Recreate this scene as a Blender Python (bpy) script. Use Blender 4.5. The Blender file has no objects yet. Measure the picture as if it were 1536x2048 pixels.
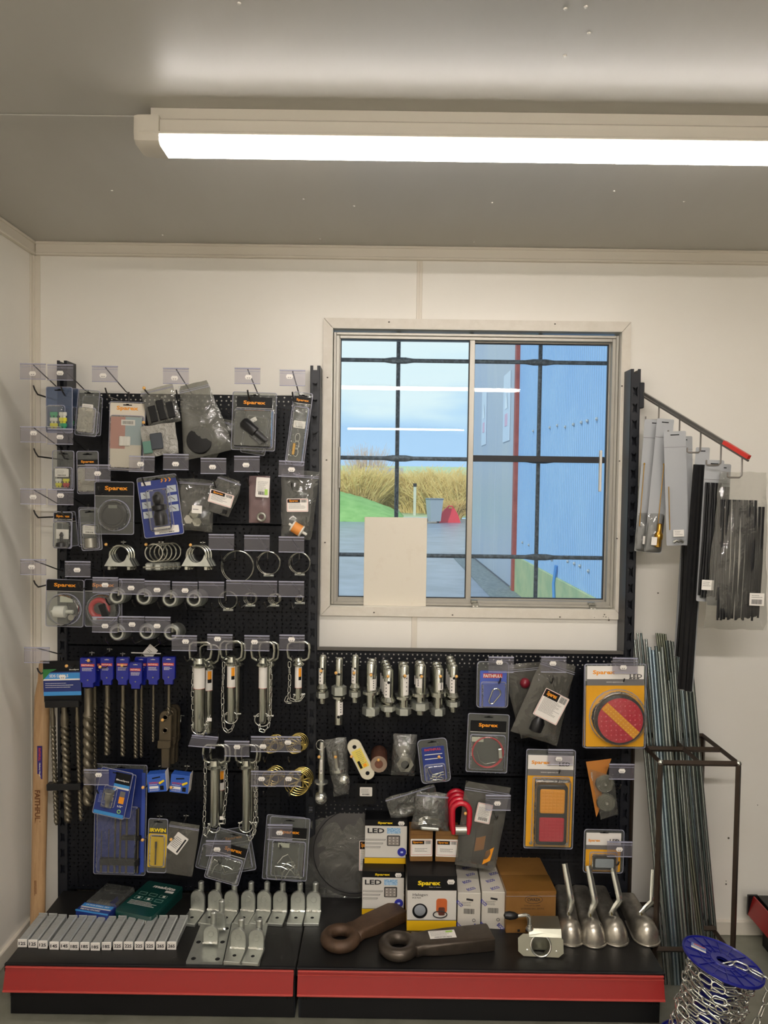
import bpy, bmesh, math, random
from mathutils import Vector, Matrix, noise
random.seed(7)
PI = math.pi
sc = bpy.context.scene
COL = sc.collection

# ------------------------------------------------------------------ camera
EYE = Vector((0.0, -2.40, 1.465))
F = 26.0 / 36.0 * 2048.0
def _rot(p, y, r):
    Rp = Matrix(((1,0,0),(0,math.cos(p),-math.sin(p)),(0,math.sin(p),math.cos(p))))
    Ry = Matrix(((math.cos(y),-math.sin(y),0),(math.sin(y),math.cos(y),0),(0,0,1)))
    Rr = Matrix(((math.cos(r),0,math.sin(r)),(0,1,0),(-math.sin(r),0,math.cos(r))))
    return Ry @ Rp @ Rr
RM = _rot(math.radians(-2.014), math.radians(0.088), math.radians(-0.785))
cam = bpy.data.cameras.new('camera'); camo = bpy.data.objects.new('camera', cam)
COL.objects.link(camo)
cam.sensor_fit = 'VERTICAL'; cam.sensor_height = 36.0; cam.lens = 26.0
cam.clip_start = 0.02; cam.clip_end = 500
camo.matrix_world = Matrix.Translation(EYE) @ (RM @ Matrix(((1,0,0),(0,0,-1),(0,1,0)))).to_4x4()
sc.camera = camo
def ray(px, py): return RM @ Vector(((px-768.0)/F, 1.0, -(py-1024.0)/F))
def atY(px, py, Y):
    d = ray(px, py); return EYE + d * ((Y-EYE.y)/d.y)
def atZ(px, py, Z):
    d = ray(px, py); return EYE + d * ((Z-EYE.z)/d.z)
def atX(px, py, X):
    d = ray(px, py); return EYE + d * ((X-EYE.x)/d.x)

# ------------------------------------------------------------------ world sky
def lin(h):
    h = h.lstrip('#'); v = [int(h[i:i+2],16)/255 for i in (0,2,4)]
    return tuple(c/12.92 if c <= .04045 else ((c+.055)/1.055)**2.4 for c in v) + (1,)
w = bpy.data.worlds.new('sky'); sc.world = w; w.use_nodes = True
nt = w.node_tree; nt.nodes.clear()
out = nt.nodes.new('ShaderNodeOutputWorld'); bg = nt.nodes.new('ShaderNodeBackground')
tc = nt.nodes.new('ShaderNodeTexCoord'); sep = nt.nodes.new('ShaderNodeSeparateXYZ')
nt.links.new(tc.outputs['Generated'], sep.inputs[0])
ramp = nt.nodes.new('ShaderNodeValToRGB')
mp = nt.nodes.new('ShaderNodeMapping'); mp.inputs['Scale'].default_value = (2.0,2.0,9.0)
ns = nt.nodes.new('ShaderNodeTexNoise'); ns.inputs['Scale'].default_value = 1.6; ns.inputs['Detail'].default_value = 4
nt.links.new(tc.outputs['Generated'], mp.inputs[0]); nt.links.new(mp.outputs[0], ns.inputs['Vector'])
ma = nt.nodes.new('ShaderNodeMath'); ma.operation = 'MULTIPLY_ADD'; ma.inputs[1].default_value = 0.22; ma.inputs[2].default_value = -0.11
nt.links.new(ns.outputs['Fac'], ma.inputs[0])
ad = nt.nodes.new('ShaderNodeMath'); ad.operation = 'ADD'
nt.links.new(sep.outputs['Z'], ad.inputs[0]); nt.links.new(ma.outputs[0], ad.inputs[1])
nt.links.new(ad.outputs[0], ramp.inputs[0])
cr = ramp.color_ramp
cr.elements[0].position = 0.0; cr.elements[0].color = lin('#b4d8f8')
cr.elements[1].position = 0.08; cr.elements[1].color = lin('#aed2f4')
for p_, c_ in ((0.12,'#c4e2f6'),(0.15,'#e2f4f8'),(0.22,'#eaf6f8'),(0.5,'#cfe6f8')):
    e = cr.elements.new(p_); e.color = lin(c_)
nt.links.new(ramp.outputs[0], bg.inputs[0]); bg.inputs[1].default_value = 1.12
nt.links.new(bg.outputs[0], out.inputs[0])

# ------------------------------------------------------------------ low winter sun from behind the cabin
sun = bpy.data.lights.new('sun', 'SUN'); sun.energy = 1.9; sun.angle = math.radians(1.5); sun.color = (1, .93, .80)
suno = bpy.data.objects.new('sun', sun); COL.objects.link(suno)
suno.rotation_euler = Vector((.42, .80, -.40)).to_track_quat('-Z', 'Y').to_euler()

# ------------------------------------------------------------------ exposure
vs = sc.view_settings
vs.view_transform = 'Standard'; vs.look = 'None'; vs.gamma = 1.0; vs.use_curve_mapping = False
vs.exposure = 0.0
LAMP = 25.0
sc.cycles.use_denoising = True
sc.cycles.max_bounces = 10; sc.cycles.diffuse_bounces = 4; sc.cycles.glossy_bounces = 4
sc.cycles.transparent_max_bounces = 32; sc.cycles.transmission_bounces = 6
sc.cycles.caustics_reflective = False; sc.cycles.caustics_refractive = False
sc.cycles.sample_clamp_indirect = 4.0

# ------------------------------------------------------------------ materials
MATS = {}
def pm(name, hexc, rough=.5, metal=0., bump=None, var=None, spec=.5, coat=0., stretch=None):
    if name in MATS: return MATS[name]
    m = bpy.data.materials.new(name); m.use_nodes = True; MATS[name] = m
    t = m.node_tree; b = t.nodes['Principled BSDF']; L = t.links
    b.inputs['Base Color'].default_value = lin(hexc); b.inputs['Roughness'].default_value = rough
    b.inputs['Metallic'].default_value = metal; b.inputs['Specular IOR Level'].default_value = spec
    if coat: b.inputs['Coat Weight'].default_value = coat; b.inputs['Coat Roughness'].default_value = .12
    vec = None
    if bump or var:
        c = t.nodes.new('ShaderNodeTexCoord'); vec = c.outputs['Object']
        if stretch:
            mm = t.nodes.new('ShaderNodeMapping'); mm.inputs['Scale'].default_value = stretch
            L.new(vec, mm.inputs[0]); vec = mm.outputs[0]
    if var:
        n = t.nodes.new('ShaderNodeTexNoise'); n.inputs['Scale'].default_value = var[0]; n.inputs['Detail'].default_value = 6
        n.inputs['Roughness'].default_value = .65
        L.new(vec, n.inputs['Vector'])
        r = t.nodes.new('ShaderNodeValToRGB'); lo, hi = (var[2] if len(var) > 2 else (.35, .7))
        r.color_ramp.elements[0].position = lo; r.color_ramp.elements[1].position = hi
        r.color_ramp.elements[0].color = lin(hexc); r.color_ramp.elements[1].color = lin(var[1])
        L.new(n.outputs['Fac'], r.inputs[0]); L.new(r.outputs[0], b.inputs['Base Color'])
    if bump:
        n = t.nodes.new('ShaderNodeTexNoise'); n.inputs['Scale'].default_value = bump[0]; n.inputs['Detail'].default_value = 4
        L.new(vec, n.inputs['Vector'])
        bp = t.nodes.new('ShaderNodeBump'); bp.inputs['Strength'].default_value = bump[1]; bp.inputs['Distance'].default_value = .002
        L.new(n.outputs['Fac'], bp.inputs['Height']); L.new(bp.outputs[0], b.inputs['Normal'])
    return m
def film(name, hexc='#ffffff', haze=.1, rough=.12, bump=None, edge=.5, body='#ffffff'):
    """thin clear plastic: mostly see-through, with gloss and a little haze"""
    if name in MATS: return MATS[name]
    m = bpy.data.materials.new(name); m.use_nodes = True; MATS[name] = m
    t = m.node_tree; L = t.links; b = t.nodes['Principled BSDF']; o = t.nodes['Material Output']
    b.inputs['Base Color'].default_value = lin(body); b.inputs['Roughness'].default_value = rough
    b.inputs['Specular IOR Level'].default_value = .8
    tr = t.nodes.new('ShaderNodeBsdfTransparent'); tr.inputs[0].default_value = lin(hexc)
    gl = t.nodes.new('ShaderNodeBsdfGlossy'); gl.inputs['Roughness'].default_value = rough
    lw = t.nodes.new('ShaderNodeLayerWeight'); lw.inputs['Blend'].default_value = edge*.5
    m1 = t.nodes.new('ShaderNodeMixShader'); m2 = t.nodes.new('ShaderNodeMixShader')
    m2.inputs[0].default_value = haze
    L.new(lw.outputs['Fresnel'], m1.inputs[0]); L.new(tr.outputs[0], m1.inputs[1]); L.new(gl.outputs[0], m1.inputs[2])
    L.new(m1.outputs[0], m2.inputs[1]); L.new(b.outputs[0], m2.inputs[2]); L.new(m2.outputs[0], o.inputs[0])
    if bump:
        c = t.nodes.new('ShaderNodeTexCoord')
        n = t.nodes.new('ShaderNodeTexNoise'); n.inputs['Scale'].default_value = bump[0]; n.inputs['Detail'].default_value = 3
        n.inputs['Distortion'].default_value = .8
        L.new(c.outputs['Object'], n.inputs['Vector'])
        bp = t.nodes.new('ShaderNodeBump'); bp.inputs['Strength'].default_value = bump[1]; bp.inputs['Distance'].default_value = .01
        L.new(n.outputs['Fac'], bp.inputs['Height'])
        for k in (b, gl, lw): L.new(bp.outputs[0], k.inputs['Normal'])
    return m
def emit(name, hexc, s):
    m = bpy.data.materials.new(name); m.use_nodes = True
    t = m.node_tree; b = t.nodes['Principled BSDF']
    b.inputs['Base Color'].default_value = (.9,.9,.9,1)
    b.inputs['Emission Color'].default_value = lin(hexc); b.inputs['Emission Strength'].default_value = s
    return m

# ------------------------------------------------------------------ mesh builder
_txt = {}
def text_mesh(s, bold):
    k = (s, bold)
    if k not in _txt:
        cu = bpy.data.curves.new('t', 'FONT'); cu.body = s; cu.size = 1; cu.offset = bold; cu.resolution_u = 2
        cu.fill_mode = 'FRONT'
        ob = bpy.data.objects.new('t', cu); COL.objects.link(ob)
        me = bpy.data.meshes.new_from_object(ob)
        vs_ = [(v.co.x, v.co.y) for v in me.vertices]; fs = [tuple(p.vertices) for p in me.polygons]
        bpy.data.objects.remove(ob); bpy.data.curves.remove(cu); bpy.data.meshes.remove(me)
        x0 = min(v[0] for v in vs_); x1 = max(v[0] for v in vs_); y0 = min(v[1] for v in vs_); y1 = max(v[1] for v in vs_)
        _txt[k] = ([((v[0]-x0)/(x1-x0), (v[1]-y0)/(y1-y0)) for v in vs_], fs)
    return _txt[k]
def rrect(w, h, r, n=3, cx=0, cz=0):
    r = min(r, w/2-1e-5, h/2-1e-5); o = []
    for (sx, sz, a0) in ((1,1,0),(-1,1,90),(-1,-1,180),(1,-1,270)):
        for i in range(n+1):
            a = math.radians(a0 + 90*i/n)
            o.append((cx+sx*(w/2-r)+r*math.cos(a), cz+sz*(h/2-r)+r*math.sin(a)))
    return o
class MB:
    def __init__(s, M=None): s.v = []; s.f = []; s.M = M or Matrix.Identity(4)
    def add(s, vs, fs):
        o = len(s.v); s.v += [tuple(s.M @ Vector(v)) for v in vs]; s.f += [tuple(i+o for i in f) for f in fs]; return s
    def box(s, x0, x1, y0, y1, z0, z1, b=0):
        if b:
            b = min(b, (x1-x0)*.45, (y1-y0)*.45, (z1-z0)*.45)
            # chamfered box
            vs = []; idx = {}
            for ix, X in ((-1,x0),(1,x1)):
                for iy, Y in ((-1,y0),(1,y1)):
                    for iz, Z in ((-1,z0),(1,z1)):
                        for ax in range(3):
                            p = [X-ix*b, Y-iy*b, Z-iz*b]; p[ax] = (X,Y,Z)[ax]
                            idx[(ix,iy,iz,ax)] = len(vs); vs.append(tuple(p))
            fs = []
            for ax in range(3):
                u, v_ = [a for a in range(3) if a != ax]
                for sgn in (-1,1):
                    q = []
                    for (a, b_) in ((-1,-1),(1,-1),(1,1),(-1,1)):
                        k = [0,0,0]; k[ax] = sgn; k[u] = a; k[v_] = b_; q.append(idx[(*k,ax)])
                    flip = (sgn == 1) ^ (ax == 1)
                    fs.append(tuple(q) if flip else tuple(q[::-1]))
            for ax in range(3):
                u, v_ = [a for a in range(3) if a != ax]
                for a in (-1,1):
                    for b_ in (-1,1):
                        k0 = [0,0,0]; k0[u] = a; k0[v_] = b_; k0[ax] = -1; k1 = list(k0); k1[ax] = 1
                        q = (idx[(*k0,u)], idx[(*k1,u)], idx[(*k1,v_)], idx[(*k0,v_)])
                        fs.append(q if (a*b_ > 0) ^ (ax == 1) else q[::-1])
            for a in (-1,1):
                for b_ in (-1,1):
                    for c in (-1,1):
                        q = tuple(idx[(a,b_,c,ax)] for ax in range(3)); fs.append(q if a*b_*c > 0 else q[::-1])
            return s.add(vs, fs)
        vs = [(x0,y0,z0),(x1,y0,z0),(x1,y1,z0),(x0,y1,z0),(x0,y0,z1),(x1,y0,z1),(x1,y1,z1),(x0,y1,z1)]
        return s.add(vs, [(0,3,2,1),(4,5,6,7),(0,1,5,4),(1,2,6,5),(2,3,7,6),(3,0,4,7)])
    def prism(s, o, y0, y1, b=0):
        """outline in XZ (counter-clockwise seen from -Y) extruded y0 (front) to y1"""
        n = len(o)
        if b:
            cx = sum(p[0] for p in o)/n; cz = sum(p[1] for p in o)/n
            hw = max(abs(p[0]-cx) for p in o); hh = max(abs(p[1]-cz) for p in o)
            fx = 1-b/max(hw,1e-6); fz = 1-b/max(hh,1e-6)
            i_ = [(cx+(p[0]-cx)*fx, cz+(p[1]-cz)*fz) for p in o]
            vs = [(p[0],y0,p[1]) for p in i_]+[(p[0],y0+b,p[1]) for p in o]+[(p[0],y1,p[1]) for p in o]
            fs = [tuple(range(n))]+[tuple(range(3*n-1,2*n-1,-1))]
            for L in (0,1):
                fs += [(L*n+i, (L+1)*n+i, (L+1)*n+(i+1)%n, L*n+(i+1)%n) for i in range(n)]
            return s.add(vs, fs)
        vs = [(p[0],y0,p[1]) for p in o]+[(p[0],y1,p[1]) for p in o]
        fs = [tuple(range(n)), tuple(range(2*n-1,n-1,-1))]+[(i,i+n,(i+1)%n+n,(i+1)%n) for i in range(n)]
        return s.add(vs, fs)
    def plate(s, o, hole, y0, y1):
        """outline with a hole, both lists of the same length"""
        n = len(o)
        vs = [(p[0],y,p[1]) for y in (y0,y1) for q in (o,hole) for p in q]
        fs = []
        for i in range(n):
            j = (i+1)%n
            fs += [(i,j,n+j,n+i),(2*n+j,2*n+i,3*n+i,3*n+j),(i,2*n+i,2*n+j,j),(n+j,3*n+j,3*n+i,n+i)]
        return s.add(vs, fs)
    def rings(s, rs, cap=True, closed=False):
        n = len(rs[0]); vs = [p for r in rs for p in r]; fs = []
        m = len(rs); R = m if closed else m-1
        for k in range(R):
            a = k*n; b = ((k+1)%m)*n
            fs += [(a+i, a+(i+1)%n, b+(i+1)%n, b+i) for i in range(n)]
        if cap and not closed: fs += [tuple(range(n-1,-1,-1)), tuple(range((m-1)*n, m*n))]
        return s.add(vs, fs)
    def lathe(s, prof, n=16, axis='Z', c=(0,0,0), cap=True):
        rs = []
        for r, h in prof:
            ring = []
            for i in range(n):
                a = 2*PI*i/n; x, y = r*math.cos(a), r*math.sin(a)
                p = {'Z':(x,y,h), 'Y':(x,h,-y), 'X':(h,x,y)}[axis]
                ring.append((p[0]+c[0], p[1]+c[1], p[2]+c[2]))
            rs.append(ring)
        return s.rings(rs, cap)
    def tube(s, pts, r, n=8, closed=False, flat=1.0):
        pts = [Vector(p) for p in pts]; m = len(pts); rs = []; up = None
        for i in range(m):
            if closed: t = pts[(i+1)%m]-pts[i-1]
            else: t = pts[min(i+1,m-1)]-pts[max(i-1,0)]
            if t.length < 1e-9: t = Vector((0,0,1))
            t.normalize()
            if up is None:
                up = Vector((0,1,0)) if abs(t.y) < .9 else Vector((1,0,0))
            up = (up - t*up.dot(t))
            if up.length < 1e-6: up = t.orthogonal()
            up.normalize(); sd = t.cross(up)
            rr = r[i] if isinstance(r,(list,tuple)) else r
            rs.append([tuple(pts[i]+up*(rr*flat*math.cos(2*PI*k/n))+sd*(rr*math.sin(2*PI*k/n))) for k in range(n)])
        return s.rings(rs, cap=not closed, closed=closed)
    def sph(s, c, r, n=12, sz=1.0):
        pr = [(max(1e-5, r*math.sin(PI*i/n)), -r*sz*math.cos(PI*i/n)) for i in range(n+1)]
        return s.lathe(pr, n, 'Z', c, cap=False)
    def torus(s, c, R, r, n=24, k=8, axis='Y', sq=1.0):
        pts = []
        for i in range(n):
            a = 2*PI*i/n; x, y = R*math.cos(a), R*math.sin(a)*sq
            p = {'Y':(x,0,y),'Z':(x,y,0),'X':(0,x,y)}[axis]; pts.append((p[0]+c[0],p[1]+c[1],p[2]+c[2]))
        return s.tube(pts, r, k, closed=True)
    def grid(s, fn, nu, nv):
        vs = [fn(i/nu, j/nv) for j in range(nv+1) for i in range(nu+1)]
        fs = [(j*(nu+1)+i, j*(nu+1)+i+1, (j+1)*(nu+1)+i+1, (j+1)*(nu+1)+i) for j in range(nv) for i in range(nu)]
        return s.add(vs, fs)
    def text(s, t, x, z, w, h, y=0., bold=.02, shear=0., rot=0.):
        """lettering w x h, its box centred on x,z, facing -Y at depth y"""
        vs, fs = text_mesh(t, bold); c, sn = math.cos(rot), math.sin(rot); o = []
        for (a, b) in vs:
            px = (a-.5)*w+shear*(b-.5)*h; pz = (b-.5)*h
            o.append((x+c*px-sn*pz, y, z+sn*px+c*pz))
        return s.add(o, fs)
    def build(s, name, mat, parent=None, smooth=True, ang=.7, label=None, kind=None):
        me = bpy.data.meshes.new(name); me.from_pydata(s.v, [], s.f)
        if mat: me.materials.append(mat)
        if smooth:
            me.polygons.foreach_set('use_smooth', [True]*len(me.polygons)); me.set_sharp_from_angle(angle=ang)
        o = bpy.data.objects.new(name, me); COL.objects.link(o)
        if parent: o.parent = parent
        if label: o['label'] = label
        if kind: o['kind'] = kind
        return o
LABELS = set()
def tag(o, label, cat, group=None, kind=None):
    o['label'] = label; o['category'] = cat
    if group: o['group'] = group
    if kind: o['kind'] = kind
    if label in LABELS and not group: print('DUPLABEL', label)
    LABELS.add(label); return o
def thing(name, label, cat, loc=(0,0,0), rot=(0,0,0), group=None):
    o = bpy.data.objects.new(name, None); COL.objects.link(o); o.empty_display_size = .02
    o.location = loc; o.rotation_euler = rot
    return tag(o, label, cat, group)
def struct(o): o['kind'] = 'structure'; return o
def copy_tree(o, parent=None):
    c = o.copy(); COL.objects.link(c); c.parent = parent
    for ch in o.children: copy_tree(ch, c)
    return c
ORD = ['first','second','third','fourth','fifth','sixth','seventh','eighth','ninth','tenth','eleventh','twelfth','thirteenth','fourteenth','fifteenth']

# ------------------------------------------------------------------ room shell
CEIL = 2.231; XL = -1.142; XR = 1.60; YB = -8.6
M_wall = pm('wall_white', '#f5f1e8', .32, bump=(900,.03), var=(1.2,'#efeadf'), spec=.4)
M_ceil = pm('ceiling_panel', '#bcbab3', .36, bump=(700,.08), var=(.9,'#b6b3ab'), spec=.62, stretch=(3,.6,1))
M_trim = pm('upvc_trim', '#e4dccd', .35)
M_floor = pm('vinyl_floor', '#8d8c7e', .45, bump=(60,.15), var=(7,'#747466'))
M_line = pm('joint_shadow_gap', '#8d8371', .7)
# window opening in the wall
A = atY(664,655,0); B = atY(1231,1221,0)
WX0, WX1, WZ0, WZ1 = A.x, B.x, B.z, A.z
mb = MB(); mb.box(XL-.1, WX0, 0, .07, -.12, CEIL+.05); mb.box(WX1, XR+.1, 0, .07, -.12, CEIL+.05)
mb.box(WX0, WX1, 0, .07, -.12, WZ0); mb.box(WX0, WX1, 0, .07, WZ1, CEIL+.05)
wall_back = struct(mb.build('wall_back', M_wall, smooth=False))
wl = struct(MB().box(XL-.08, XL, YB, 0, -.12, CEIL+.05).build('wall_left', M_wall, smooth=False))
struct(MB().box(XR, XR+.08, YB, 0, -.12, CEIL+.05).build('wall_right', M_wall, smooth=False))
struct(MB().box(XL-.1, XR+.1, YB-.08, YB, -.12, CEIL+.05).build('wall_front', M_wall, smooth=False))
floor = struct(MB().box(XL-.1, XR+.1, YB-.1, .07, -.10, 0).build('floor', M_floor, smooth=False))
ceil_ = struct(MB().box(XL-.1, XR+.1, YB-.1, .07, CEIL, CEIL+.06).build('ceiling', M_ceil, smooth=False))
# ceiling cover strip over a panel joint left of the light and screw heads in the ceiling
mb = MB(); p = atZ(130,234,CEIL); mb.box(XL, XR, p.y-.012, p.y+.012, CEIL-.003, CEIL, .001)
mb.build('joint_strip', M_ceil, ceil_, smooth=False)
M_screw = pm('screw_head_bright', '#f3efe6', .25, .3)
for k, (x, y) in enumerate(((224,381),(607,398),(984,405),(1368,403),(1130,111),(1131,17),(1172,13),(478,6),(1178,66),(325,470),(640,478),(948,484),(708,412),(1228,382))):
    p = atZ(x, y, CEIL); r = .0036 if y < 120 else .0034
    MB().lathe([(.0004,-.0022),(r*.7,-.002),(r,-.0005),(r,0)], 8, 'Z', tuple(p)).build('screw_head', M_screw, ceil_)
# coving under the ceiling
def profile_run(x0, x1, yb, flip=None):
    pass
mb = MB(); h = .043
mb.box(XL+.012, XR, -.010, 0, CEIL-h, CEIL, .002); mb.box(XL+.012, XR, -.016, -.008, CEIL-.008, CEIL, .002); mb.box(XL+.012, XR, -.016, -.008, CEIL-h, CEIL-h+.008, .002)
struct(mb.build('trim_1', M_trim, smooth=False))
mb = MB(); mb.box(XL, XL+.010, YB, 0, CEIL-h, CEIL, .002); mb.box(XL+.008, XL+.016, YB, -.012, CEIL-.008, CEIL, .002); mb.box(XL+.008, XL+.016, YB, -.012, CEIL-h, CEIL-h+.008, .002)
struct(mb.build('trim_2', M_trim, smooth=False))
mb = MB(); mb.box(XR-.010, XR, YB, 0, CEIL-h, CEIL, .002)
struct(mb.build('trim_3', M_trim, smooth=False))
mb = MB(); mb.box(XL, XL+.024, -.004, 0, 0, CEIL-h, .001); mb.box(XL, XL+.004, -.024, 0, 0, CEIL-h, .001); mb.box(XL+.002, XL+.008, -.008, -.002, 0, CEIL-h, .001)
struct(mb.build('trim_4', M_trim, smooth=False))     # corner angle
pj = atY(839,575,0).x
mb = MB(); mb.box(pj-.009, pj+.009, -.003, 0, WZ1+.02, CEIL-h, .001); mb.box(pj-.0015, pj+.0015, -.0045, -.002, WZ1+.02, CEIL-h, .0005)
mb.box(pj-.009, pj+.009, -.003, 0, 0, WZ0-.02, .001)
struct(mb.build('trim_5', M_trim, smooth=False))
for i, xs in enumerate(((-1.142, 1.6),)):
    mb = MB(); mb.box(xs[0], xs[1], -.012, 0, 0, .048, .003)
    struct(mb.build('baseboard_back', M_trim, smooth=False))
struct(MB().box(XL, XL+.012, YB, -.012, 0, .048, .003).build('baseboard_left', M_trim, smooth=False))
struct(MB().box(XR-.012, XR, YB, -.012, 0, .048, .003).build('baseboard_right', M_trim, smooth=False))
# screws and marks on the back wall, right of the shelving
M_mark = pm('wall_mark', '#5d554a', .6)
mb = MB()
for (x, y, r) in ((1457,1676,2.2),(1452,1768,1.8),(1452,1762,1),(1316,1186,1.6),(1515,1610,1)):
    p = atY(x, y, 0); mb.sph((p.x, -.0005, p.z), r*.0016, 6, .9)
mb.build('nail_hole', M_mark, wall_back, kind='stuff')

# ------------------------------------------------------------------ batten lights
M_diff = emit('lamp_diffuser', '#fff7f0', LAMP)
M_diff2 = emit('lamp_diffuser_bright', '#fff7f0', LAMP*6.0)
M_lampbody = pm('lamp_body_white', '#d9d2c4', .4)
def batten(y, label):
    x0, x1 = -.520, 1.0; t = thing('batten_light', label, 'light', ((x0+x1)/2, y, CEIL-.078), group='batten lights along the ceiling')
    hx = (x1-x0)/2; W = .0395
    mb = MB(); mb.box(-hx+.03, hx-.03, -.022, .022, .05, .0775)
    mb.build('mounting_channel', M_lampbody, t)
    mb = MB(); mb.box(-hx+.012, hx-.012, -W+.007, W-.007, .020, .053, .004); mb.box(-hx+.012, hx-.012, -W-.003, W+.003, .0165, .022, .001)
    mb.build('housing', M_lampbody, t)
    mb = MB()
    o = [(-W+.001,.016),(-W+.001,.007),(-W+.008,0),(W-.008,0),(W-.001,.007),(W-.001,.016)]
    vsx = [(-hx+.035, a, b) for a, b in o]; vs2 = [(hx-.035, a, b) for a, b in o]
    mb.rings([vsx, vs2]); mb.build('diffuser', M_diff if y > -1 else M_diff2, t, ang=1.2)
    for sx in (-1,1):
        mb = MB()
        rs = []
        for (dx, sc_) in ((.052,1.0),(.03,1.0),(.008,.96),(0,.86)):
            X = sx*(hx-dx); zz = [.062,.062,.03,.006,.0,.0,.006,.03]
            o = [(-W*1.03*sc_,.055),(-W*1.06*sc_,.022),(-W*1.0*sc_,.004+.006*(1-sc_)*5),(-W*.72*sc_,-.002+.03*(1-sc_)),(W*.72*sc_,-.002+.03*(1-sc_)),(W*1.0*sc_,.004+.006*(1-sc_)*5),(W*1.06*sc_,.022),(W*1.03*sc_,.055)]
            r = [(X, a, b) for a, b in o]; rs.append(r if sx > 0 else r[::-1])
        mb.rings(rs[::-1] if sx > 0 else rs[::-1]); mb.build('end_cap', M_lampbody, t)
    return t
batten(-.8405, 'white slimline batten light fixed to the ceiling in front of the window wall')
batten(-2.82, 'white slimline batten light fixed to the ceiling overhead, mirrored in the window pane')
batten(-6.6, 'white slimline batten light at the far rear end of the ceiling')
# ------------------------------------------------------------------ window
M_alu = pm('window_aluminium', '#aeaaa0', .38, .35, bump=(300,.02))
M_casing = pm('window_casing', '#e2dbce', .38, var=(30,'#d9d1c2'))
M_seal = pm('rubber_seal', '#26272b', .6)
M_glass = film('window_glass', '#f7fbfc', .025, .006, edge=.28, body='#dfe8ee')
win = bpy.data.objects.new('window_1', None); COL.objects.link(win); struct(win)
win.location = ((WX0+WX1)/2, 0, WZ0)
def wp(px, py, Y): return atY(px, py, Y)
def wbuild(mb, name, mat, parent=win, **k):
    L = win.location; mb.v = [(v[0]-L.x, v[1]-L.y, v[2]-L.z) for v in mb.v]
    return mb.build(name, mat, parent, **k)
co0 = atY(648,637,0); co1 = atY(1243,1238,0)
OX0, OX1, OZ0, OZ1 = co0.x, co1.x+.004, co1.z, co0.z
for nm, q in (('t', [(OX0,OZ1),(WX0+.002,WZ1-.002),(WX1-.002,WZ1-.002),(OX1,OZ1)]),
              ('b', [(OX0,OZ0),(OX1,OZ0),(WX1-.002,WZ0+.002),(WX0+.002,WZ0+.002)]),
              ('l', [(OX0,OZ1),(OX0,OZ0),(WX0+.002,WZ0+.002),(WX0+.002,WZ1-.002)]),
              ('r', [(OX1,OZ0),(OX1,OZ1),(WX1-.002,WZ1-.002),(WX1-.002,WZ0+.002)])):
    mb = MB(); cx = sum(a for a,_ in q)/4; cz = sum(b for _,b in q)/4
    q2 = [(cx+(a-cx)*.9985, cz+(b-cz)*.998) for a,b in q]
    mb.prism(q2[::1], -.012, 0); wbuild(mb, 'casing_board', M_casing, smooth=False)
# casing return into the reveal
mb = MB(); mb.box(WX0, WX0+.004, -.010, .07, WZ0, WZ1); mb.box(WX1-.004, WX1, -.010, .07, WZ0, WZ1); mb.box(WX0, WX1, -.010, .07, WZ1-.004, WZ1); mb.box(WX0, WX1, -.010, .07, WZ0, WZ0+.004)
wbuild(mb, 'reveal_lining', pm('reveal_gloss','#dcd8cc',.16), smooth=False)
mb = MB()
for (x, y) in ((655,755),(653,920),(650,1085),(748,1225),(905,1230),(778,644),(1110,648),(1244,772),(1239,922),(1234,1077),(1120,1234)):
    p = atY(x, y, -.0122); mb.sph((p.x, -.0122, p.z), .0028, 6, .8)
wbuild(mb, 'fixing_hole', M_mark, kind='stuff')
mb = MB()
for (x, y, r) in ((1209,1229,1.6),(1217,1236,1),(1218,1240,2.4),(1207,1233,1),(1212,1234,1.3),(1189,1235,1)):
    p = atY(x, y, -.0122); mb.sph((p.x, -.0122, p.z), .0014*r, 6, .9)
wbuild(mb, 'mould_spot', M_mark, kind='stuff')
def frame(mb, x0, x1, z0, z1, w, y0, y1, b=.0015, sides='lrtb'):
    if 'l' in sides: mb.box(x0, x0+w, y0, y1, z0, z1, b)
    if 'r' in sides: mb.box(x1-w, x1, y0, y1, z0, z1, b)
    if 't' in sides: mb.box(x0+w, x1-w, y0, y1, z1-w, z1, b)
    if 'b' in sides: mb.box(x0+w, x1-w, y0, y1, z0, z0+w, b)
FX0, FX1, FZ0, FZ1 = WX0+.004, WX1-.004, WZ0+.004, WZ1-.010
mb = MB(); frame(mb, FX0, FX1, FZ0, FZ1, .020, .022, .066)
frame(mb, FX0+.001, FX1-.001, FZ0+.001, FZ1-.001, .009, .014, .024)
wbuild(mb, 'outer_frame', M_alu, smooth=False)
mid = atY(941,930,.03).x
def sash(x0, x1, z0, z1, y, wl, wr, wt, wb, pane_label):
    mb = MB()
    mb.box(x0, x0+wl, y-.008, y+.010, z0, z1, .001); mb.box(x1-wr, x1, y-.008, y+.010, z0, z1, .001)
    mb.box(x0+wl, x1-wr, y-.008, y+.010, z1-wt, z1, .001); mb.box(x0+wl, x1-wr, y-.008, y+.010, z0, z0+wb, .001)
    s_ = wbuild(mb, 'sash_frame', M_alu, smooth=False)
    mb = MB(); frame(mb, x0+wl-.001, x1-wr+.001, z0+wb-.001, z1-wt+.001, .0035, y-.005, y+.006, 0)
    wbuild(mb, 'glazing_seal', M_seal, s_, smooth=False)
    mb = MB(); mb.box(x0+wl, x1-wr, y, y+.003, z0+wb, z1-wt)
    g = wbuild(mb, 'pane', M_glass, s_, smooth=False)
    return s_
sash(FX0+.010, mid+.008, FZ0+.012, FZ1-.008, .034, .013, .017, .010, .012, '')
sR = sash(mid-.008, FX1-.010, FZ0+.012, FZ1-.014, .052, .013, .014, .010, .012, '')
a = atY(948,917,.05); b = atY(1205,917,.05)
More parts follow.
